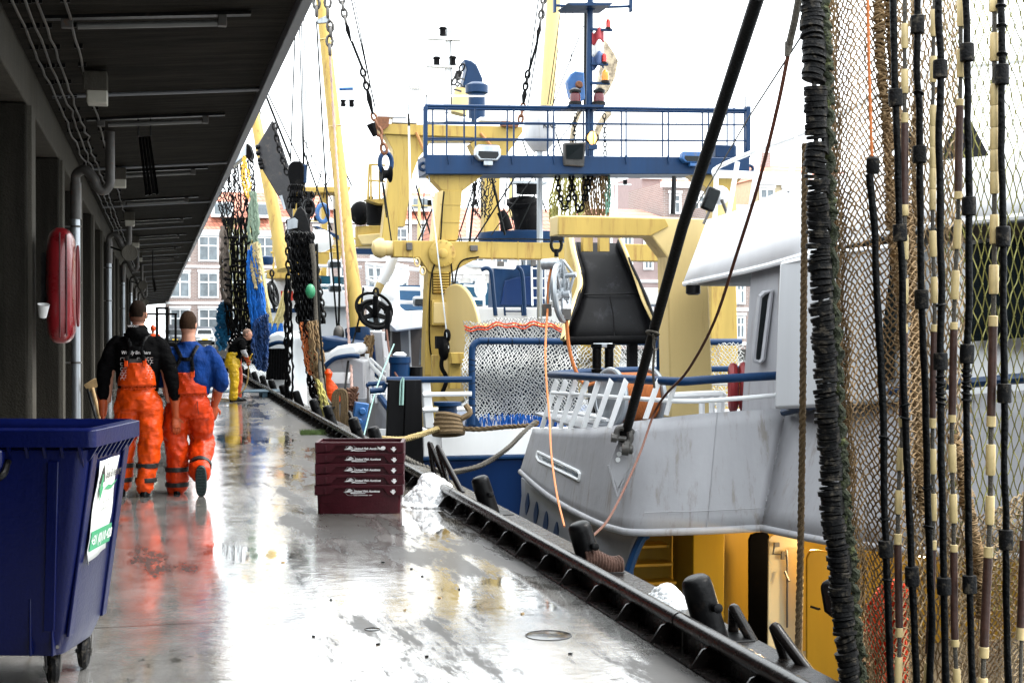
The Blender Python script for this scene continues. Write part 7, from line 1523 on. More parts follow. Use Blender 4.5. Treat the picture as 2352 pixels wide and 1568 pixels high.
curtain('black_strands', ((655, 640), (664, 640), (672, 960), (660, 960)), 3, 29, EXT, 'thin black strands left of the black net', 'rope', 46, .025, .02)
MB().ball(P(713, 669, 28.7), (.1, .1, .15), 10, 8).build('green_float', M('green_plastic', (.03, .22, .10), .4), label='small green float on the black net', cat='float')
# far net with grey beam
t = thing('trawl_beam', P(540, 380, 44), 'grey weathered trawl beam slanting above the far net', 'trawl beam')
MB().prism([P(u, v, 44) for u, v in ((507, 386), (557, 345), (566, 328), (573, 333), (578, 352), (560, 362), (510, 400), (504, 400))], (.1, .5, 0)).build('beam', GALV, t, bevel=.03)
MB().prism([P(u, v, 43.9) for u, v in ((566, 328), (573, 333), (580, 355), (574, 372), (565, 360))], (.1, .4, 0)).build('beam_end', EXT, t); MB().prism([P(516, 355, 44.5), P(528, 345, 44.5), P(536, 362, 44.5), P(530, 370, 44.5)], (0, .3, 0)).build('bracket', GALV, t)
curtain('far_chain_net', ((508, 402), (578, 362), (585, 520), (512, 520)), 22, 43.8, BLK, 'black chains of the far net just below the grey beam', 'chain net', 51, .022, .04, cross=70)
curtain('far_net_lines', ((512, 500), (580, 500), (582, 745), (522, 770)), 21, 43.6, EXT, 'black ropes of the far net with pale gaps', 'fishing net', 52, .028, .03, cross=40)
curtain('far_net_pale_lines', ((514, 500), (578, 500), (580, 740), (528, 740)), 18, 44.1, M('pale_yellow_twine', (.52, .50, .25), .8, var=.6), 'pale yellow ropes between the black ones of the far net', 'fishing net', 53, .03, .03)
curtain('orange_edge', ((557, 362), (563, 358), (570, 460), (566, 465)), 3, 43.4, M('amber_twine', (.6, .35, .04), .8), 'amber strands on the far chain net', 'rope', 54, .03, .03)
curtain('green_edge', ((576, 440), (582, 440), (590, 600), (583, 600)), 4, 43.4, M('grey_green_rope', (.16, .22, .16), .9, var=.4), 'grey green edge rope of the far net', 'rope', 55, .05, .03)
curtain('dark_left_edge', ((508, 520), (514, 520), (524, 700), (514, 690)), 4, 43.5, M('grey_brown_rope', (.14, .11, .09), .9, var=.4), 'grey brown left edge rope of the far net', 'rope', 56, .05, .03)
def m_cross():
    m = MB(); rr = random.Random(9)
    for v in (596, 612, 628, 641, 655, 669, 683, 697, 712, 545, 560):
        k = 0
        while k < 10:
            w_ = rr.choice((1, 2, 3)); m.tube([P(515+k*6, v+rr.uniform(-4, 4), 43.3), P(515+min(10, k+w_)*6, v+rr.uniform(-4, 4), 43.3)], rr.uniform(.025, .05), 4); k += w_+rr.choice((0, 1, 1))
    m.build('black_cross_lines', EXT, label='black cross ropes lacing the far net', cat='rope')
m_cross()
curtain('blue_net', ((570, 580), (580, 560), (615, 760), (580, 760)), 34, 43.2, NETBL, 'bright blue net bundle right of the far black net', 'fishing net', 57, .028, .022, cross=60)
curtain('blue_net', ((582, 740), (612, 720), (612, 850), (588, 845)), 30, 42.6, M('dark_blue_twine', (.003, .03, .12), .8, var=.5), 'dark blue lower skirt of the blue net', 'fishing net', 58, .03, .035, cross=40)
curtain('blue_net', ((506, 700), (520, 690), (524, 790), (506, 800)), 12, 44, M('teal_blue_twine', (.0, .10, .22), .8, var=.4), 'teal blue net seen left of the far black net', 'fishing net', 59, .05, .05, cross=20)
curtain('dark_net_heap', ((524, 740), (600, 735), (600, 830), (535, 830)), 26, 44.2, EXT, 'dark net heap behind the man in yellow trousers', 'fishing net', 60, .035, .05, cross=60)
m = MB(); rr = random.Random(12)
for k in range(30):
    o = rr.uniform(-7, 7); dd = 50+rr.uniform(-.3, .3)
    m.tube(spline([P(592+o*.5, 560, dd), P(600+o, 640, dd), P(614+o, 715+o, dd), P(628+o*.4, 752+o, dd), P(648+o, 715+o, dd), P(656+o*.6, 670, dd)], 5), .045, 4)
m.build('cream_net_loop', NETC, label='cream net hanging in a big loop above the far bow', cat='fishing net')
curtain('tan_post_net', ((578, 560), (588, 556), (596, 660), (588, 664)), 7, 43, M('tan_twine', (.38, .3, .15), .8, var=.3), 'tan rolled net upright beside the blue one', 'fishing net', 61, .05, .02)
m = MB(); [MB().tube([P(604+14*k+rr.uniform(-3, 3), 742, 49), P(600+14*k, 775, 49)], [.05, .16], 5).build('net_tassel', NETBL, label='blue net tassel under the cream loop', cat='netting', group='blue tassels under the cream net loop') for k in range(4)]
# ============================================================ PALLETS, HOSE
t = thing('pallet_stack', PZ(560, 915), 'low blue grey pallet lying across the far quay by the yellow trousered man', 'pallet')
pc = P(560, 905, 33.5); pc.z = 0
for k in range(7): MB().box(pc+V((-1.0+.36*k-.1, 0, .13)), (.1, 1.1, .03)).build('deck_board', PAL, t) if False else None
m = MB()
for k in range(6): m.box(pc+V((-.1, -.5+.2*k, .135)), (2.3, .14, .025))
split(m, 'deck_board', PAL, t)
m = MB()
for x in (-1.15, -.65, -.1, .45, .95):
    for y in (-.5, 0, .5): m.box(pc+V((x, y, .06)), (.12, .12, .12))
split(m, 'block', PAL, t)
# ============================================================ CARS, FORKLIFT, FAR STREET
def car(u, v, D, mat, lab, back=False):
    q = P(u, v, D); t = thing('parked_car', (q.x, q.y, 0), lab, 'car', 'cars parked beyond the quay')
    def L(x, y, z): return V((q.x+x, q.y+y, z))
    m = MB(); secs = [(0, .80, .42, .75), (.12, .86, .3, .84), (.9, .87, .26, .92), (3.2, .87, .26, .95), (4.1, .84, .3, .85), (4.25, .75, .45, .7)]
    rows = []
    for y, w_, z0, z1 in secs: rows.append([L(-w_*.95, y, z0), L(-w_, y, z0+.2), L(-w_*.95, y, z1-.06), L(-w_*.8, y, z1), L(w_*.8, y, z1), L(w_*.95, y, z1-.06), L(w_, y, z0+.2), L(w_*.95, y, z0), L(-w_*.95, y, z0)])
    m.grid(rows); m.prism(rows[0][:-1], (0, -.02, 0)); m.prism(rows[-1][:-1], (0, .02, 0)); m.build('body', mat, t)
    m = MB(); r2 = []
    for y, w_, z in ((.85, .74, .92), (1.35, .62, 1.42), (2.6, .62, 1.45), (3.5, .72, .95)): r2.append([L(-w_, y, z), L(w_, y, z)])
    sec = [(.85, .78, .92), (1.4, .62, 1.42), (2.6, .62, 1.45), (3.5, .74, .95)]
    m.grid([[L(-w_-(.15 if z > 1 else 0), y, .9), L(-w_, y, z), L(w_, y, z), L(w_+(.15 if z > 1 else 0), y, .9)] for y, w_, z in sec]); m.build('cabin', mat, t)
    MB().prism([L(-.66, .90, .98), L(.66, .90, .98), L(.56, 1.3, 1.36), L(-.56, 1.3, 1.36)], (0, -.02, .015)).build('windscreen', GLS, t)
    for x in (-.75, .75):
        for y in (.85, 3.35): MB().lathe(L(x-.1, y, .32), (1, 0, 0), [(.32, 0), (.32, .2)], 18).build('wheel', RUB, t)
        MB().box(L(x*.82, -.02, .66), (.3, .05, .14)).build('headlight', GALV, t, bevel=.02)
    MB().box(L(0, -.035, .5), (.5, .02, .11)).build('number_plate', M('plate_yellow', (.75, .5, .03), .5), t)
    MB().box(L(0, -.03, .36), (1.2, .04, .16)).build('grille', BLK, t)
car(402, 788, 128, CARB, 'dark car parked at the far end of the quay, left one', True); car(471, 788, 128, CARW, 'white car parked at the far end of the quay, right one')
fk = P(364, 800, 50); t = thing('forklift', (fk.x, fk.y, 0), 'dark forklift with upright mast far along the quay', 'forklift')
def F(x, y, z): return V((fk.x+x, fk.y+y, z))
m = MB(); 
for x in (-.05, .30): m.box(F(x, 0, 1.15), (.1, .12, 2.3))
for z in (.3, 1.2, 2.3): m.box(F(.12, 0, z), (.45, .08, .08))
m.build('mast', EXT, t); MB().box(F(.1, 1.0, .7), (1.1, 1.6, .8)).build('body', EXT, t, bevel=.05); m = MB(); [m.tube([F(x, y, 1.1), F(x, y, 2.1)], .04, 6) for x in (-.4, .6) for y in (.4, 1.5)]; m.box(F(.1, .95, 2.1), (1.1, 1.2, .06)); m.build('cab_guard', EXT, t)
for x in (-.4, .6): MB().lathe(F(x-.1, .5, .3), (1, 0, 0), [(.3, 0), (.3, .2)], 16).build('wheel', RUB, t)
q = F(-.36, .3, 2.0); MB().ball(P(341, 741, 49), (.14, .1, .14), 12, 8).build('headlamp', M('lit_white', (.95, 1, .8), emit=12), t); MB().tube([P(341, 741, 49.1), P(341, 735, 50.3)], .03, 6).build('lamp_bracket', EXT, t)
# street furniture at the far end
for i, (u, D) in enumerate(((545, 110), (528, 118))): pass
MB().tube([P(512, 540, 100), P(512, 790, 100)], .05, 8).build('lamp_post', GALV, label='thin grey lamp post before the brick houses', cat='lamp post')
m = MB(); m.prism([P(386, 745, 132), P(512, 752, 132), P(512, 790, 132), P(386, 790, 132)], (0, .3, 0)); m.build('low_wall', GRYD, label='low grey wall along the far street under the houses', cat='wall')
# ============================================================ HOUSES
def house(name, u0, u1, vr, ve, D, wall, roof, stories, bays, lab, ww=.55, dorm=0, chim=(), vg=800, bandm=WHT, hip=False, wh=.6, gable=False):
    c = P((u0+u1)/2, 790, D); Y = c.y; a = PY(u0, ve, Y); b_ = PY(u1, ve, Y); zr = PY((u0+u1)/2, vr, Y).z; ze = a.z; x0, x1 = a.x, b_.x; W_ = x1-x0
    t = thing(name, (c.x, Y, 0), lab, 'house')
    MB().box(((x0+x1)/2, Y+4, ze/2), (W_, 8, ze)).build('wall', wall, t)
    if roof:
        i = min(W_*.15, 3) if hip else 0
        r_ = MB(); r_.add([V((x0-.2, Y-.3, ze)), V((x1+.2, Y-.3, ze)), V((x1-i, Y+4, zr)), V((x0+i, Y+4, zr)), V((x0-.2, Y+8.3, ze)), V((x1+.2, Y+8.3, ze))], [(0, 1, 2, 3), (3, 2, 5, 4), (0, 3, 4), (1, 5, 2), (0, 4, 5, 1)]); ro = r_.build('roof', roof, t)
        for u in chim:
            p = PY(u, vr, Y); ch = MB(); ch.box((p.x, Y+3.9, zr+.3), (.9, .7, 1.5)); 
            for s in (-.22, .22): ch.lathe((p.x+s, Y+3.9, zr+1.0), (0, 0, 1), [(.14, 0), (.13, .5)], 10)
            ch.build('chimney', BRICK, ro)
        for k in range(dorm):
            x = x0+W_*(k+.5)/dorm; z = lerp(ze, zr, .35); d = MB(); d.box((x, Y+1.0, z+.55), (2.2, 2.4, 1.5)); do = d.build('dormer', WHT, ro); MB().box((x, Y-.22, z+.6), (1.5, .06, 1.0)).build('dormer_window', GLSL, do)
    MB().box(((x0+x1)/2, Y-.12, ze-.2), (W_+.3, .3, .45)).build('eaves_board', bandm, t)
    sh = (ze-.5)/stories
    for s in range(stories):
        for k in range(bays):
            x = x0+W_*(k+.5)/bays; w_ = W_/bays*ww; h = sh*wh; z = .3+sh*s+sh*.52
            wn = MB().box((x, Y-.03, z), (w_, .1, h)).build('window', GLSL, t)
            f = MB(); 
            for sx in (-1, 1): f.box((x+sx*w_/2, Y-.09, z), (.16, .08, h+.16))
            for sz in (-1, .25, 1): f.box((x, Y-.09, z+sz*h/2), (w_-.16, .075, .14))
            f.box((x, Y-.092, z), (.1, .06, h-.1)); f.build('frame', WHT, wn)
            MB().box((x, Y-.14, z+h/2+.22), (w_+.3, .12, .22)).build('lintel', WHT, wn)
        MB().box(((x0+x1)/2, Y-.05, .3+sh*s+.1), (W_, .12, .22)).build('string_course', WHT, t)
house('brick_house', 380, 640, 432, 525, 140, BRICK, TILE, 3, 4, 'long brick terrace with orange tiled roof and white windows at the far left', dorm=3, ww=.66, wh=.66)
house('brick_house', 642, 1010, 432, 500, 145, BRICK, TILEP, 3, 6, 'brick houses with pale red roof behind the yellow derrick', dorm=4, ww=.5)
house('brick_house', 1012, 1290, 470, 545, 125, M('pale_plaster', (.6, .58, .55), .8), TILE, 3, 5, 'pale house with red roof behind the exhausts', ww=.5)
house('brick_house', 1370, 1512, 470, 497, 105, BRICKP, TILE, 2, 3, 'low red-roofed house behind the nets, left of the tall brick one', ww=.4)
house('tall_brick_house', 1475, 1560, 382, 400, 125, BRICKP, None, 3, 1, 'tall blank pinkish brick gable', ww=.1, wh=.1)
house('tall_brick_house', 1522, 1632, 398, 418, 108, BRICK, None, 4, 2, 'brown brick house with pointed gable and white windows', ww=.42, wh=.45)
house('brick_house', 1560, 1700, 402, 500, 112, BRICK, TILE, 3, 3, 'brick house with steep red roof beside the gabled one', ww=.5)
house('brick_house', 1640, 1760, 450, 470, 104, BRICK, None, 4, 3, 'dark brick house behind the black warp', ww=.45)
house('brick_house', 1735, 1990, 370, 412, 118, M('cream_plaster', (.55, .46, .30), .8), TILEP, 4, 5, 'cream house with pale red roof and chimneys at the right', chim=(1800,), hip=True, ww=.6)
# ============================================================ PEOPLE
def remesh(o, vox, smooth=4, disp=0, dsc=.12, seed=0, fine=0):
    r = o.modifiers.new('remesh', 'REMESH'); r.mode = 'VOXEL'; r.voxel_size = vox; r.use_smooth_shade = True
    if smooth: s = o.modifiers.new('smooth', 'SMOOTH'); s.factor = .5; s.iterations = smooth
    if disp:
        tx = bpy.data.textures.new(o.name+'_folds', 'CLOUDS'); tx.noise_scale = dsc; tx.noise_depth = 2; d = o.modifiers.new('folds', 'DISPLACE'); d.texture = tx; d.strength = disp; d.mid_level = .5; d.texture_coords = 'LOCAL'
    return o
def limb(m, pts, rs, el=1, n=14): 
    m.tube(spline(pts, 4), [lerp(rs[min(i//4, len(rs)-1)], rs[min(i//4+1, len(rs)-1)], (i % 4)/4) for i in range(4*(len(pts)-1)+1)], n, el=el); m.ball(pts[0], rs[0]*.99, 12, 8); m.ball(pts[-1], rs[-1]*.99, 12, 8); return m
def folds(m, amp, seed=0, fz=9, skip=lambda p: 0):
    """diagonal and hanging cloth creases worked into the surface"""
    for i, p in enumerate(m.v): pass
    return m
def hand(m, wrist, d, out, size=1, curl=.5, thumb=1):
    """gloved hand: palm, four unequal bent fingers, thumb off the side. d = pointing direction, out = palm-back normal, thumb = side sign"""
    d = V(d).normalized(); out = V(out).normalized(); sd = d.cross(out).normalized(); out = sd.cross(d).normalized(); s = size; w_ = V(wrist)
    m.tube([w_-d*.02*s, w_+d*.03*s, w_+d*.07*s, w_+d*.10*s], [.034*s, .042*s, .047*s, .040*s], 12, el=.5, up=out)
    for k, (o, L_, r_) in enumerate(((-.031, .075, .0105), (-.011, .088, .0115), (.011, .083, .011), (.031, .064, .0095))):
        b_ = w_+d*.092*s+sd*o*s*thumb; c1 = curl*(1+.12*k); p1 = b_+(d*math.cos(c1*.4)-out*math.sin(c1*.4))*L_*.42*s; p2 = p1+(d*math.cos(c1)-out*math.sin(c1))*L_*.33*s; p3 = p2+(d*math.cos(c1*1.6)-out*math.sin(c1*1.6))*L_*.27*s
        m.tube([b_-d*.015*s, b_, p1, p2, p3], [r_*s, r_*s*1.05, r_*s, r_*.93*s, r_*.7*s], 8); m.ball(p3, r_*.72*s, 8, 6)
    b_ = w_+d*.03*s-sd*.036*s*thumb; p1 = b_+(d*.6-sd*.75*thumb-out*.25)*.036*s; p2 = p1+(d*.9-sd*.25*thumb-out*.4).normalized()*.032*s; m.tube([b_-d*.01*s+sd*.012*s*thumb, b_, p1, p2], [.016*s, .015*s, .013*s, .010*s], 8); m.ball(p2, .010*s, 8, 6)
    return m
def head(m, c, s=1, yaw=0):
    c = V(c); Rz = Matrix.Rotation(yaw, 3, 'Z')
    def T_(p): return c+Rz @ (V(p)*s)
    vs0 = len(m.v)
    q = MB(); q.rings([(0, .0, -.125, .03, .035), (0, .012, -.118, .048, .06), (0, .008, -.09, .062, .078), (0, .002, -.05, .070, .092), (0, 0, 0, .076, .098), (0, -.004, .04, .078, .1), (0, -.006, .075, .070, .09), (0, -.006, .1, .052, .068), (0, -.006, .117, .025, .035)], 22)
    q.prism([V((-.012, .09, -.03)), V((.012, .09, -.03)), V((.006, .095, .02)), V((-.006, .095, .02))], (0, .022, -.006)); q.ball((0, .085, -.075), (.025, .016, .008), 8, 6)
    for sx in (-1, 1): q.ball((sx*.079, -.005, -.005), (.009, .02, .032), 10, 8); q.ball((sx*.03, .088, .012), (.014, .008, .008), 8, 6)
    m.v += [T_(p) for p in q.v]; m.f += [tuple(i+vs0 for i in f) for f in q.f]; return m
def hairm(c, s, yaw, low, top):
    q = MB(); rs = []
    for z, rx, ry in ((low, .071, .088), (-.03, .078, .097), (0, .080, .101), (.04, .081, .103), (.075, .074, .095), (.1+top*.3, .060, .077), (.118+top, .038, .050), (.128+top, .014, .02)): rs.append((0, -.010 if z < .05 else -.006, z, rx, ry))
    q.rings(rs, 24); Rz = Matrix.Rotation(yaw, 3, 'Z')
    q.v = [V((p.x, p.y if p.y < .03 or p.z > .055 else .03, p.z)) for p in q.v]
    q.v = [V(c)+Rz @ (p*s)+V((noise.noise(p*60), noise.noise(p*60+V((9, 0, 0))), noise.noise(p*60+V((0, 9, 0)))+(1.6*noise.noise(p*45) if p.z < low+.02 else 0)))*.004 for p in q.v]; return q
# ---------- walker 1: black hoodie, orange bib trousers. local: x right, y away from the camera, z up
def place(o, u, D, h):
    q = P(u, 1140, D); o.location = (q.x, q.y, 0); o.rotation_euler.z = -.12
    return o
t = thing('person', (0, 0, 0), 'man in black hoodie and orange bib trousers walking away beside the hall, left one', 'person', 'men in orange bib trousers walking away')
Hn = 1.90
b_ = MB(); head(b_, (.0, .02, 1.775), 1.0)
b_.rings([(0, 0, 1.52, .075, .08), (0, .005, 1.60, .060, .066), (0, .01, 1.68, .058, .066)], 16)
b_.rings([(0, 0, .92, .15, .10), (0, 0, 1.10, .14, .10), (0, 0, 1.30, .17, .11), (0, 0, 1.46, .19, .10), (0, 0, 1.55, .10, .08)], 20)
for s in (-1, 1): limb(b_, [(s*.19, 0, 1.47), (s*.265, -.01, 1.20), (s*.29, .03, .93)], [.06, .045, .032])
limb(b_, [(-.09, 0, .95), (-.11, .05, .5), (-.14, .02, .08)], [.085, .06, .045]); limb(b_, [(.09, 0, .95), (.09, -.02, .5), (.07, -.06, .08)], [.085, .06, .045])
remesh(b_.build('body', SKIN, t), .012, 3)
hairm((0, .02, 1.775), 1.0, 0, .012, .006).build('hair', HAIR, t)
MB().rings([(0, .012, 1.70, .071, .086), (0, .012, 1.73, .0785, .096), (0, .012, 1.79, .082, .102)], 24).build('shaved_sides', M('shaved_hair', (.15, .07, .045), .9, ds=.1, var=.3, scale=60, bump=.3, bscale=200), t)
m = MB(); m.rings([(0, 0, 1.02, .195, .135), (0, 0, 1.12, .20, .14), (0, -.01, 1.28, .215, .15), (0, -.01, 1.40, .235, .15), (0, -.01, 1.49, .225, .13), (0, 0, 1.545, .15, .11), (0, 0, 1.585, .10, .095)], 26, 2.3)
limb(m, [(-.20, 0, 1.48), (-.285, -.02, 1.30), (-.315, -.02, 1.18), (-.335, .02, .98)], [.085, .082, .076, .060]); limb(m, [(.20, 0, 1.48), (.285, -.02, 1.30), (.325, -.03, 1.17), (.35, .0, .96)], [.085, .082, .076, .060])
m.rings([(0, -.02, 1.53, .13, .12), (0, -.05, 1.575, .12, .115), (0, -.05, 1.62, .098, .10), (0, -.03, 1.655, .080, .085), (0, -.02, 1.665, .05, .05)], 20)
remesh(m.build('hoodie', BCLO, t), .013, 4, .035, .11)
m = MB(); m.tube(spline([(-.085, -.05, 1.655), (0, -.105, 1.635), (.085, -.05, 1.655)], 6), .012, 6); m.build('hood_trim', M('charcoal_cloth', (.02, .02, .022), .8), t)
text('WOOLLY', WPR, (-.078, -.135, 1.648), (1, 0, 0), (0, 0, 1), .024, 'lettering', t, bold=.0006)
text('Woolly Brothers', WPR, (-.135, -.178, 1.385), (1, 0, 0), (0, -.1, 1), .047, 'lettering', t, bold=.0008, shear=.2, sxs=.85)
m = MB(); rr = random.Random(6)
for i in range(10):
    for j in range(9):
        x, z = -.14+.031*i, 1.35-.024*j
        if (i < 2 or i > 7 or j < 1 or j > 7) and rr.random() < .8:
            w_ = .026; m.tube([V((x, -.183, z)), V((x+w_, -.183, z))], .0013, 3); m.tube([V((x+(.013 if j % 2 else 0), -.183, z)), V((x+(.013 if j % 2 else 0), -.183, z-.022))], .0013, 3)
m.build('back_print', WPR, t); MB().prism([V((-.085, -.176, 1.34)), V((.085, -.176, 1.34)), V((.085, -.172, 1.15)), V((-.085, -.172, 1.15))], (0, -.006, 0)).build('print_panel', M('grey_print', (.055, .052, .05), .8, var=.6, scale=30), t)
def trousers(seed, planted, lifted=None, bib=1.33, wide=1.0):
    m = MB(); m.rings([(0, 0, .84, .19*wide, .155), (0, -.005, .95, .20*wide, .165), (0, -.005, 1.04, .175*wide, .145), (0, -.005, 1.06, .163*wide, .138), (0, -.005, 1.085, .163*wide, .14), (0, -.008, 1.12, .172*wide, .15), (0, -.012, 1.18, .165*wide, .165)], 28, 2.3)
    for leg in (planted, lifted):
        limb(m, leg[0], leg[1], n=18)
    return m
m = trousers(1, ([(-.10, 0, .90), (-.115, .04, .70), (-.13, .05, .50), (-.15, .02, .28), (-.165, .03, .10)], [.128, .125, .105, .098, .094]), ([(.10, 0, .90), (.115, 0, .70), (.115, -.02, .50), (.09, -.05, .28), (.075, -.06, .10)], [.128, .125, .108, .098, .092]))
remesh(m.build('trousers', ORA, t), .012, 3, .065, .14)
def bib(par, pts, y=-.182, th=.022, mat=ORA, seed=0):
    nx_, nz = 14, 12; rows = []
    for j in range(nz+1):
        f = j/nz; i_ = f*(len(pts)-1); k = min(int(i_), len(pts)-2); l = lerp(pts[k][0], pts[k+1][0], i_-k); r_ = lerp(pts[k][1], pts[k+1][1], i_-k); z = lerp(pts[k][2], pts[k+1][2], i_-k)
        rows.append([V((lerp(l, r_, q/nx_), y+.42*(abs(q/nx_-.5)*2)**2.4*.22+.006*math.sin(q*1.9+j*.7+seed)-.008*math.exp(-((q/nx_-.5)*9)**2), z)) for q in range(nx_+1)])
    return MB().grid(rows).build('bib', mat, par, solid=th)
bib(t, [(-.175, .175, 1.08), (-.165, .17, 1.16), (-.135, .145, 1.25), (-.115, .115, 1.30)], y=-.19)
def straps(par, pp, w_=.019):
    m = MB()
    for s in pp: m.tube(spline(s, 5), w_, 6, el=.22, up=(0, 1, 0))
    return m.build('suspenders', HOSE, par)
straps(t, [[(-.085, -.195, 1.29), (-.07, -.192, 1.36), (-.05, -.185, 1.45), (-.075, -.155, 1.53), (-.115, -.06, 1.585)], [(.085, -.195, 1.29), (.075, -.192, 1.36), (.055, -.185, 1.45), (.08, -.155, 1.53), (.12, -.06, 1.585)], [(-.055, -.19, 1.44), (0, -.196, 1.44), (.055, -.19, 1.44)]])
m = MB(); m.box((-.086, -.198, 1.30), (.035, .02, .075)); m.box((.086, -.198, 1.30), (.035, .02, .075)); split(m, 'bib_tab', ORA, t, bevel=.005); m = MB(); m.box((-.08, -.205, 1.345), (.032, .016, .045)); m.box((.078, -.205, 1.345), (.032, .016, .045)); split(m, 'buckle', BLK, t, bevel=.004)
def waistgather(par, w_, z, y=-.005, ry=.15):
    m = MB()
    for zz in (z-.012, z+.012): m.tube([(w_*math.cos(a), y+ry*math.sin(a), zz+.003*math.sin(a*40)) for a in [2*math.pi*k/90 for k in range(91)]], [.010+.004*math.sin(k*2.1) for k in range(91)], 6)
    m.build('elastic_waist', ORA, par)
waistgather(t, .178, 1.065, ry=.155)
def band(par, c, rx, ry, z, ax=(0, 0, 1)):
    q = MB(); q.lathe(c, ax, [(rx, -.022), (rx*1.015, -.02), (rx*1.015, .02), (rx, .022)], 26); q.v = [p for p in q.v]; q.build('reflective_band', BAND, par)
for c_, r_ in (((.090, -.045, .30), .106), ((.080, -.054, .16), .103), ((-.148, .02, .30), .106), ((-.16, .026, .16), .103)): band(t, c_, r_, r_, 0)
def boot(par, c, yaw=0, up=False):
    m = MB(); Rz = Matrix.Rotation(yaw, 3, 'Z'); q = MB()
    q.rings([(0, .05, 0, .048, .14), (0, .05, .02, .052, .145), (0, .05, .05, .05, .13), (0, .0, .09, .05, .07), (0, -.01, .14, .055, .065), (0, -.01, .2, .055, .065)], 20, 2.6); q.v = [V(c)+Rz @ p for p in q.v]; return q.build('boot', BOOT, par)
boot(t, (-.165, .03, 0), .1); boot(t, (.073, -.06, 0), -.05)
for s, w0, dd, out in ((-1, (-.338, .03, .955), (-.02, .05, -1), (-1, -.25, 0)), (1, (.352, .005, .935), (.05, .02, -1), (.55, -1, 0))):
    m = MB(); c0 = V(w0); d_ = V(dd).normalized(); limb(m, [c0-d_*.06, c0+d_*.04, c0+d_*.16], [.060, .050, .036]); hand(m, c0+d_*.17, dd, out, 1.08, .55, s); m.torus(c0-d_*.065, d_, .058, .008, 18, 6); remesh(m.build('glove', GLOVE, t), .0055, 2)
place(t, 318, 13.9, 0)
# ---------- walker 2: blue shirt
t = thing('person', (0, 0, 0), 'man in blue shirt and orange bib trousers walking away, right one with lifted foot', 'person', 'men in orange bib trousers walking away')
b_ = MB(); head(b_, (.0, .03, 1.665), 1.02, -.25); b_.rings([(0, .01, 1.42, .09, .085), (0, .02, 1.5, .072, .075), (0, .025, 1.58, .066, .072)], 16)
b_.rings([(0, 0, .85, .16, .10), (0, 0, 1.10, .16, .11), (0, 0, 1.30, .17, .11), (0, 0, 1.40, .16, .09), (0, 0, 1.47, .08, .07)], 20)
limb(b_, [(-.19, 0, 1.36), (-.23, .03, 1.10), (-.20, .2, .95)], [.06, .047, .036]); limb(b_, [(.20, 0, 1.36), (.285, .0, 1.12), (.255, .06, .92)], [.06, .050, .038])
limb(b_, [(-.09, 0, .85), (-.1, .02, .45), (-.1, .02, .08)], [.085, .06, .045]); limb(b_, [(.09, 0, .85), (.10, .10, .5), (.12, -.25, .22)], [.085, .06, .045])
remesh(b_.build('body', SKIN, t), .012, 3); hairm((0, .03, 1.665), 1.02, -.25, -.035, .012).build('hair', HAIRL, t)
m = MB(); m.rings([(0, 0, .98, .21, .16), (0, -.01, 1.10, .225, .165), (0, -.015, 1.22, .235, .165), (0, -.02, 1.33, .235, .15), (0, -.01, 1.40, .21, .125), (0, 0, 1.445, .15, .10), (0, .01, 1.485, .10, .085), (0, .015, 1.505, .088, .085)], 28, 2.3)
limb(m, [(-.20, 0, 1.375), (-.265, .01, 1.24), (-.275, .03, 1.12)], [.088, .090, .085]); limb(m, [(.20, 0, 1.375), (.285, 0, 1.22), (.315, .0, 1.09)], [.088, .092, .088])
remesh(m.build('shirt', BLCLO, t), .013, 4, .045, .12)
m = trousers(2, ([(-.11, 0, .86), (-.13, .01, .68), (-.125, .02, .48), (-.115, .02, .26), (-.11, .02, .07)], [.13, .128, .115, .108, .105]), ([(.10, 0, .86), (.12, .07, .68), (.115, .12, .50), (.12, -.05, .34), (.135, -.23, .22)], [.132, .13, .12, .11, .095]), wide=1.04)
m.v = [V((p.x, p.y, p.z-.07 if p.z > .8 else p.z)) for p in m.v]
remesh(m.build('trousers', ORA2, t), .012, 3, .065, .14)
bib(t, [(-.185, .185, .99), (-.17, .175, 1.06), (-.155, .115, 1.15), (-.145, .09, 1.20)], y=-.19, seed=2, mat=ORA2)
straps(t, [[(-.12, -.192, 1.18), (-.10, -.19, 1.26), (-.055, -.185, 1.34), (-.075, -.16, 1.40), (-.12, -.07, 1.465)], [(.06, -.192, 1.18), (.06, -.192, 1.26), (.05, -.187, 1.34), (.07, -.16, 1.40), (.10, -.07, 1.465)], [(-.055, -.19, 1.335), (0, -.197, 1.33), (.05, -.19, 1.335)]])
m = MB(); m.box((-.12, -.198, 1.19), (.04, .02, .07)); m.box((.06, -.198, 1.19), (.04, .02, .07)); split(m, 'bib_tab', ORA, t, bevel=.005); m = MB(); m.box((-.115, -.205, 1.235), (.036, .016, .05)); m.box((.06, -.205, 1.235), (.036, .016, .05)); split(m, 'buckle', BLK, t, bevel=.004)
waistgather(t, .19, .995, ry=.165)
band(t, (-.115, .02, .24), .117, 0, 0); band(t, (-.112, .02, .09), .114, 0, 0); band(t, (.127, -.13, .285), .110, 0, 0, (.0, .72, .5))
MB().tube(spline([(.105, -.175, .92), (.11, -.19, .86), (.115, -.175, .80)], 4), .009, 6, el=.4).build('pocket_slit', BLK, t)
boot(t, (-.11, .03, 0), .05)
q = MB(); q.rings([(0, .05, 0, .052, .15), (0, .05, .02, .055, .155), (0, .05, .05, .052, .14), (0, .0, .09, .052, .075), (0, -.01, .16, .058, .07)], 22, 2.8)
Rb = Matrix.Rotation(rad(-82), 3, 'X'); q.v = [V((.15, -.31, .20))+Rb @ p for p in q.v]; q.build('boot', BOOT, t)
q = MB(); q.rings([(0, .05, -.012, .048, .145), (0, .05, .004, .056, .157)], 24, 2.8)
for k in range(9): q.box((0, -.07+.03*k, -.016), (.075, .012, .008))
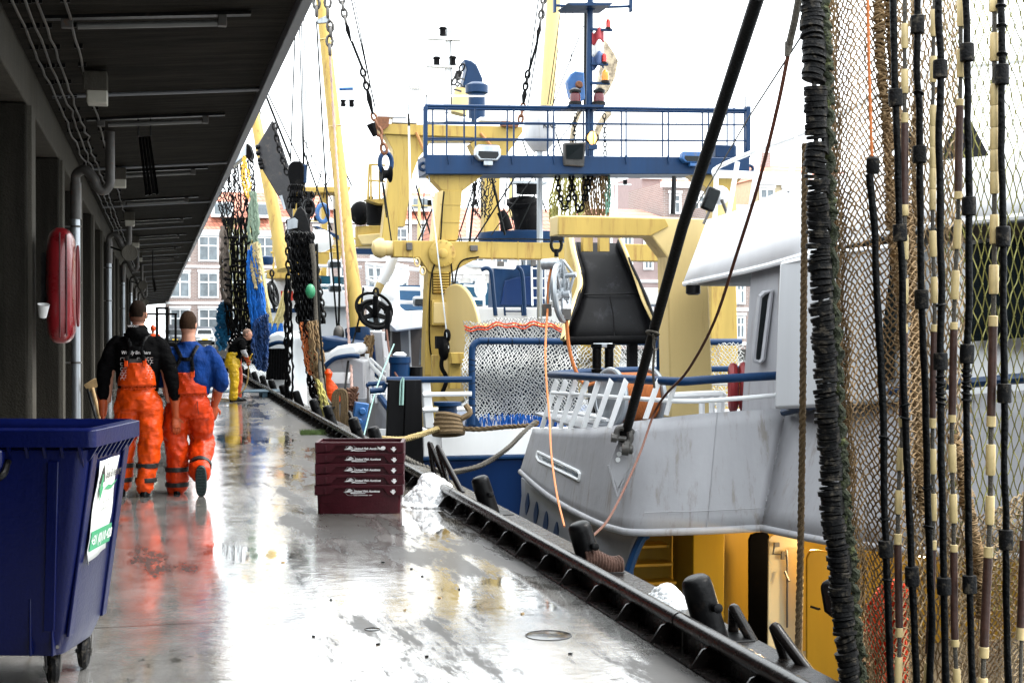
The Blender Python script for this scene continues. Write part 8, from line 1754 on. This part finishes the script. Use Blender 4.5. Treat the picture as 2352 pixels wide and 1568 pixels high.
q.v = [V((.15, -.31, .20))+Rb @ p for p in q.v]; q.build('boot_sole', SOLE, t)
m = MB(); limb(m, [(.283, .03, 1.0), (.268, .06, .94), (.25, .07, .88)], [.05, .048, .038]); hand(m, (.248, .07, .86), (-.15, .1, -1), (.4, -1, .1), 1.05, .8, 1); m.torus((.284, .028, 1.005), (.2, -.4, 1), .05, .007, 16, 6); remesh(m.build('glove', GLOVE, t), .0055, 2)
m = MB(); limb(m, [(-.215, .1, 1.02), (-.21, .2, .97), (-.19, .28, .96)], [.05, .045, .036]); hand(m, (-.19, .29, .96), (.3, 1, -.1), (-1, 0, .3), 1.05, .8, -1); remesh(m.build('glove', GLOVE, t), .0055, 2)
place(t, 433, 14.1, 0)
# ---------- hidden orange worker between the two (only an orange shoulder and arm shows)
t = thing('person', (0, 0, 0), 'worker in orange oilskin mostly hidden between the two walkers, by the forklift', 'person')
b_ = MB(); head(b_, (0, .02, 1.68), 1); b_.rings([(0, 0, 1.4, .14, .1), (0, .01, 1.5, .065, .07), (0, .01, 1.6, .06, .065)], 14); b_.rings([(0, 0, .1, .1, .08), (0, 0, .9, .16, .11), (0, 0, 1.3, .18, .11), (0, 0, 1.42, .16, .09)], 16); remesh(b_.build('body', SKIN, t), .015, 2)
m = MB(); m.rings([(0, 0, .85, .22, .16), (0, 0, 1.2, .23, .17), (0, 0, 1.38, .22, .14), (0, 0, 1.46, .1, .09)], 22); limb(m, [(-.22, 0, 1.38), (-.28, 0, 1.15), (-.29, .08, .92)], [.08, .07, .055]); limb(m, [(.22, 0, 1.38), (.28, 0, 1.15), (.29, .08, .92)], [.08, .07, .055]); m.ball((0, .0, 1.7), (.11, .13, .15), 14, 10); remesh(m.build('oilskin_jacket', ORA, t), .016, 3, .04, .12)
m = MB(); limb(m, [(-.1, 0, .9), (-.12, 0, .5), (-.12, 0, .1)], [.12, .1, .09]); limb(m, [(.1, 0, .9), (.12, 0, .5), (.12, 0, .1)], [.12, .1, .09]); remesh(m.build('trousers', ORA, t), .016, 3, .04, .12); boot(t, (-.12, .03, 0)); boot(t, (.12, .03, 0))
for s in (-1, 1): m = MB(); hand(m, (s*.29, .09, .9), (0, .2, -1), (s, -.3, 0), 1, .5, s); remesh(m.build('glove', GLOVE, t), .008, 1)
q = P(352, 900, 58); t.location = (q.x, q.y, 0); t.scale = (.95, .95, .93)
# ---------- man in yellow trousers bending with a hose; local x = right in the photo, he leans to the right
t = thing('person', (0, 0, 0), 'man in yellow trousers and black striped jersey bending forward with a hose', 'person')
def LP(x, y, z): return V((x, y, z))
b_ = MB(); head(b_, (.29, -.02, 1.475), 1.0, -math.pi/2-.35)
limb(b_, [(.02, 0, .93), (.05, 0, 1.12), (.14, 0, 1.28), (.22, 0, 1.37), (.27, -.01, 1.42)], [.12, .12, .12, .09, .062])
limb(b_, [(.17, -.14, 1.30), (.20, -.18, 1.10), (.26, -.10, .97)], [.055, .045, .035]); limb(b_, [(.17, .14, 1.30), (.22, .16, 1.08), (.27, .05, .93)], [.055, .045, .035])
limb(b_, [(0, -.08, .92), (.0, -.1, .5), (-.01, -.1, .1)], [.08, .06, .045]); limb(b_, [(.02, .08, .92), (.06, .1, .5), (.06, .1, .1)], [.08, .06, .045]); remesh(b_.build('body', SKIN, t), .012, 3)
hairm((.29, -.02, 1.475), 1.0, -math.pi/2-.35, -.05, .0).build('hair', M('sandy_hair', (.22, .13, .09), .8, var=.4, bump=.6, bscale=150), t)
m = MB(); limb(m, [(-.01, 0, .95), (.03, 0, 1.10), (.12, 0, 1.25), (.19, 0, 1.33)], [.165, .165, .165, .12]); m.ball((.15, 0, 1.29), (.12, .2, .1), 14, 10)
limb(m, [(.15, -.15, 1.30), (.17, -.2, 1.17)], [.085, .078]); limb(m, [(.15, .15, 1.30), (.2, .18, 1.15)], [.085, .078]); remesh(m.build('jersey', BCLO, t), .013, 3, .03, .1)
STRP = M('striped_sleeve', (.5, .5, .5), .8); N = STRP.node_tree.nodes; L = STRP.node_tree.links; wv = N.new('ShaderNodeTexWave'); wv.bands_direction = 'Z'; wv.inputs['Scale'].default_value = 11; g_ = N.new('ShaderNodeNewGeometry'); L.new(g_.outputs['Position'], wv.inputs['Vector']); cr_ = N.new('ShaderNodeValToRGB'); cr_.color_ramp.interpolation = 'CONSTANT'; cr_.color_ramp.elements[0].color = (.015, .015, .02, 1); cr_.color_ramp.elements[1].color = (.65, .65, .68, 1); cr_.color_ramp.elements[1].position = .5; L.new(wv.outputs['Fac'], cr_.inputs[0]); L.new(cr_.outputs[0], N['Principled BSDF'].inputs['Base Color'])
m = MB(); limb(m, [(.17, -.19, 1.19), (.195, -.2, 1.10), (.25, -.13, 1.0)], [.068, .062, .052]); limb(m, [(.2, .18, 1.15), (.23, .17, 1.06), (.27, .08, .97)], [.068, .062, .052]); remesh(m.build('striped_sleeves', STRP, t), .012, 2)
m = MB(); m.rings([(-.03, 0, .75, .17, .19), (-.04, 0, .88, .17, .19), (-.02, 0, 1.0, .155, .17), (.0, 0, 1.09, .15, .165)], 24, 2.2)
limb(m, [(-.03, -.09, .82), (-.01, -.1, .62), (.0, -.11, .45), (-.02, -.11, .25), (-.02, -.1, .1)], [.125, .115, .10, .095, .10]); remesh(m.build('trousers', YVIN, t), .013, 3, .045, .12)
m = MB(); limb(m, [(.06, .08, .86), (.09, .1, .62), (.095, .1, .45), (.08, .1, .25), (.075, .1, .09)], [.10, .10, .092, .088, .094]); limb(m, [(.1, .0, .98), (.1, .05, .8)], [.06, .07]); remesh(m.build('trouser_front', M('red_vinyl', (.40, .05, .01), .4, var=.2), t), .013, 3, .03, .12)
q = MB(); q.rings([(.04, -.1, 0, .145, .05), (.04, -.1, .03, .15, .052), (.03, -.1, .07, .13, .05), (-.02, -.1, .13, .07, .055)], 18, 2.5); q.build('boot', BOOT, t); q = MB(); q.rings([(.13, .1, 0, .14, .05), (.13, .1, .03, .145, .052), (.11, .1, .07, .12, .05), (.07, .1, .13, .07, .055)], 18, 2.5); q.build('boot', BOOT, t)
m = MB(); limb(m, [(.235, -.14, 1.02), (.265, -.1, .96)], [.058, .045]); hand(m, (.27, -.09, .95), (.35, .35, -.8), (.2, -1, .2), 1, 1.3, 1); remesh(m.build('glove', GLOVE, t), .0065, 1)
m = MB(); limb(m, [(.27, .09, .97), (.29, .04, .91)], [.055, .045]); hand(m, (.29, .03, .89), (.3, -.4, -.8), (.4, 1, .2), 1, 1.3, -1); remesh(m.build('glove', GLOVE, t), .0065, 1)
q = P(538, 920, 31.5); loc = V((q.x, q.y, 0)); t.location = loc
hs_ = thing('water_hose', loc, 'yellow water hose held by the bending man, dripping onto the quay', 'hose'); m = MB(); m.tube(spline([loc+V(p) for p in ((.37, -.1, 1.02), (.33, -.05, .95), (.31, -.04, .86), (.31, -.02, .7), (.29, .0, .45), (.22, .0, .27), (.12, .02, .16), (.05, .3, .03), (-.3, .8, .02), (-.8, 1.5, .02))], 6), .016, 8); m.build('hose', ROPEY, hs_); MB().tube([loc+V((.39, -.12, 1.05)), loc+V((.33, -.05, .93))], [.012, .022], 8).build('nozzle', YVIN, hs_)
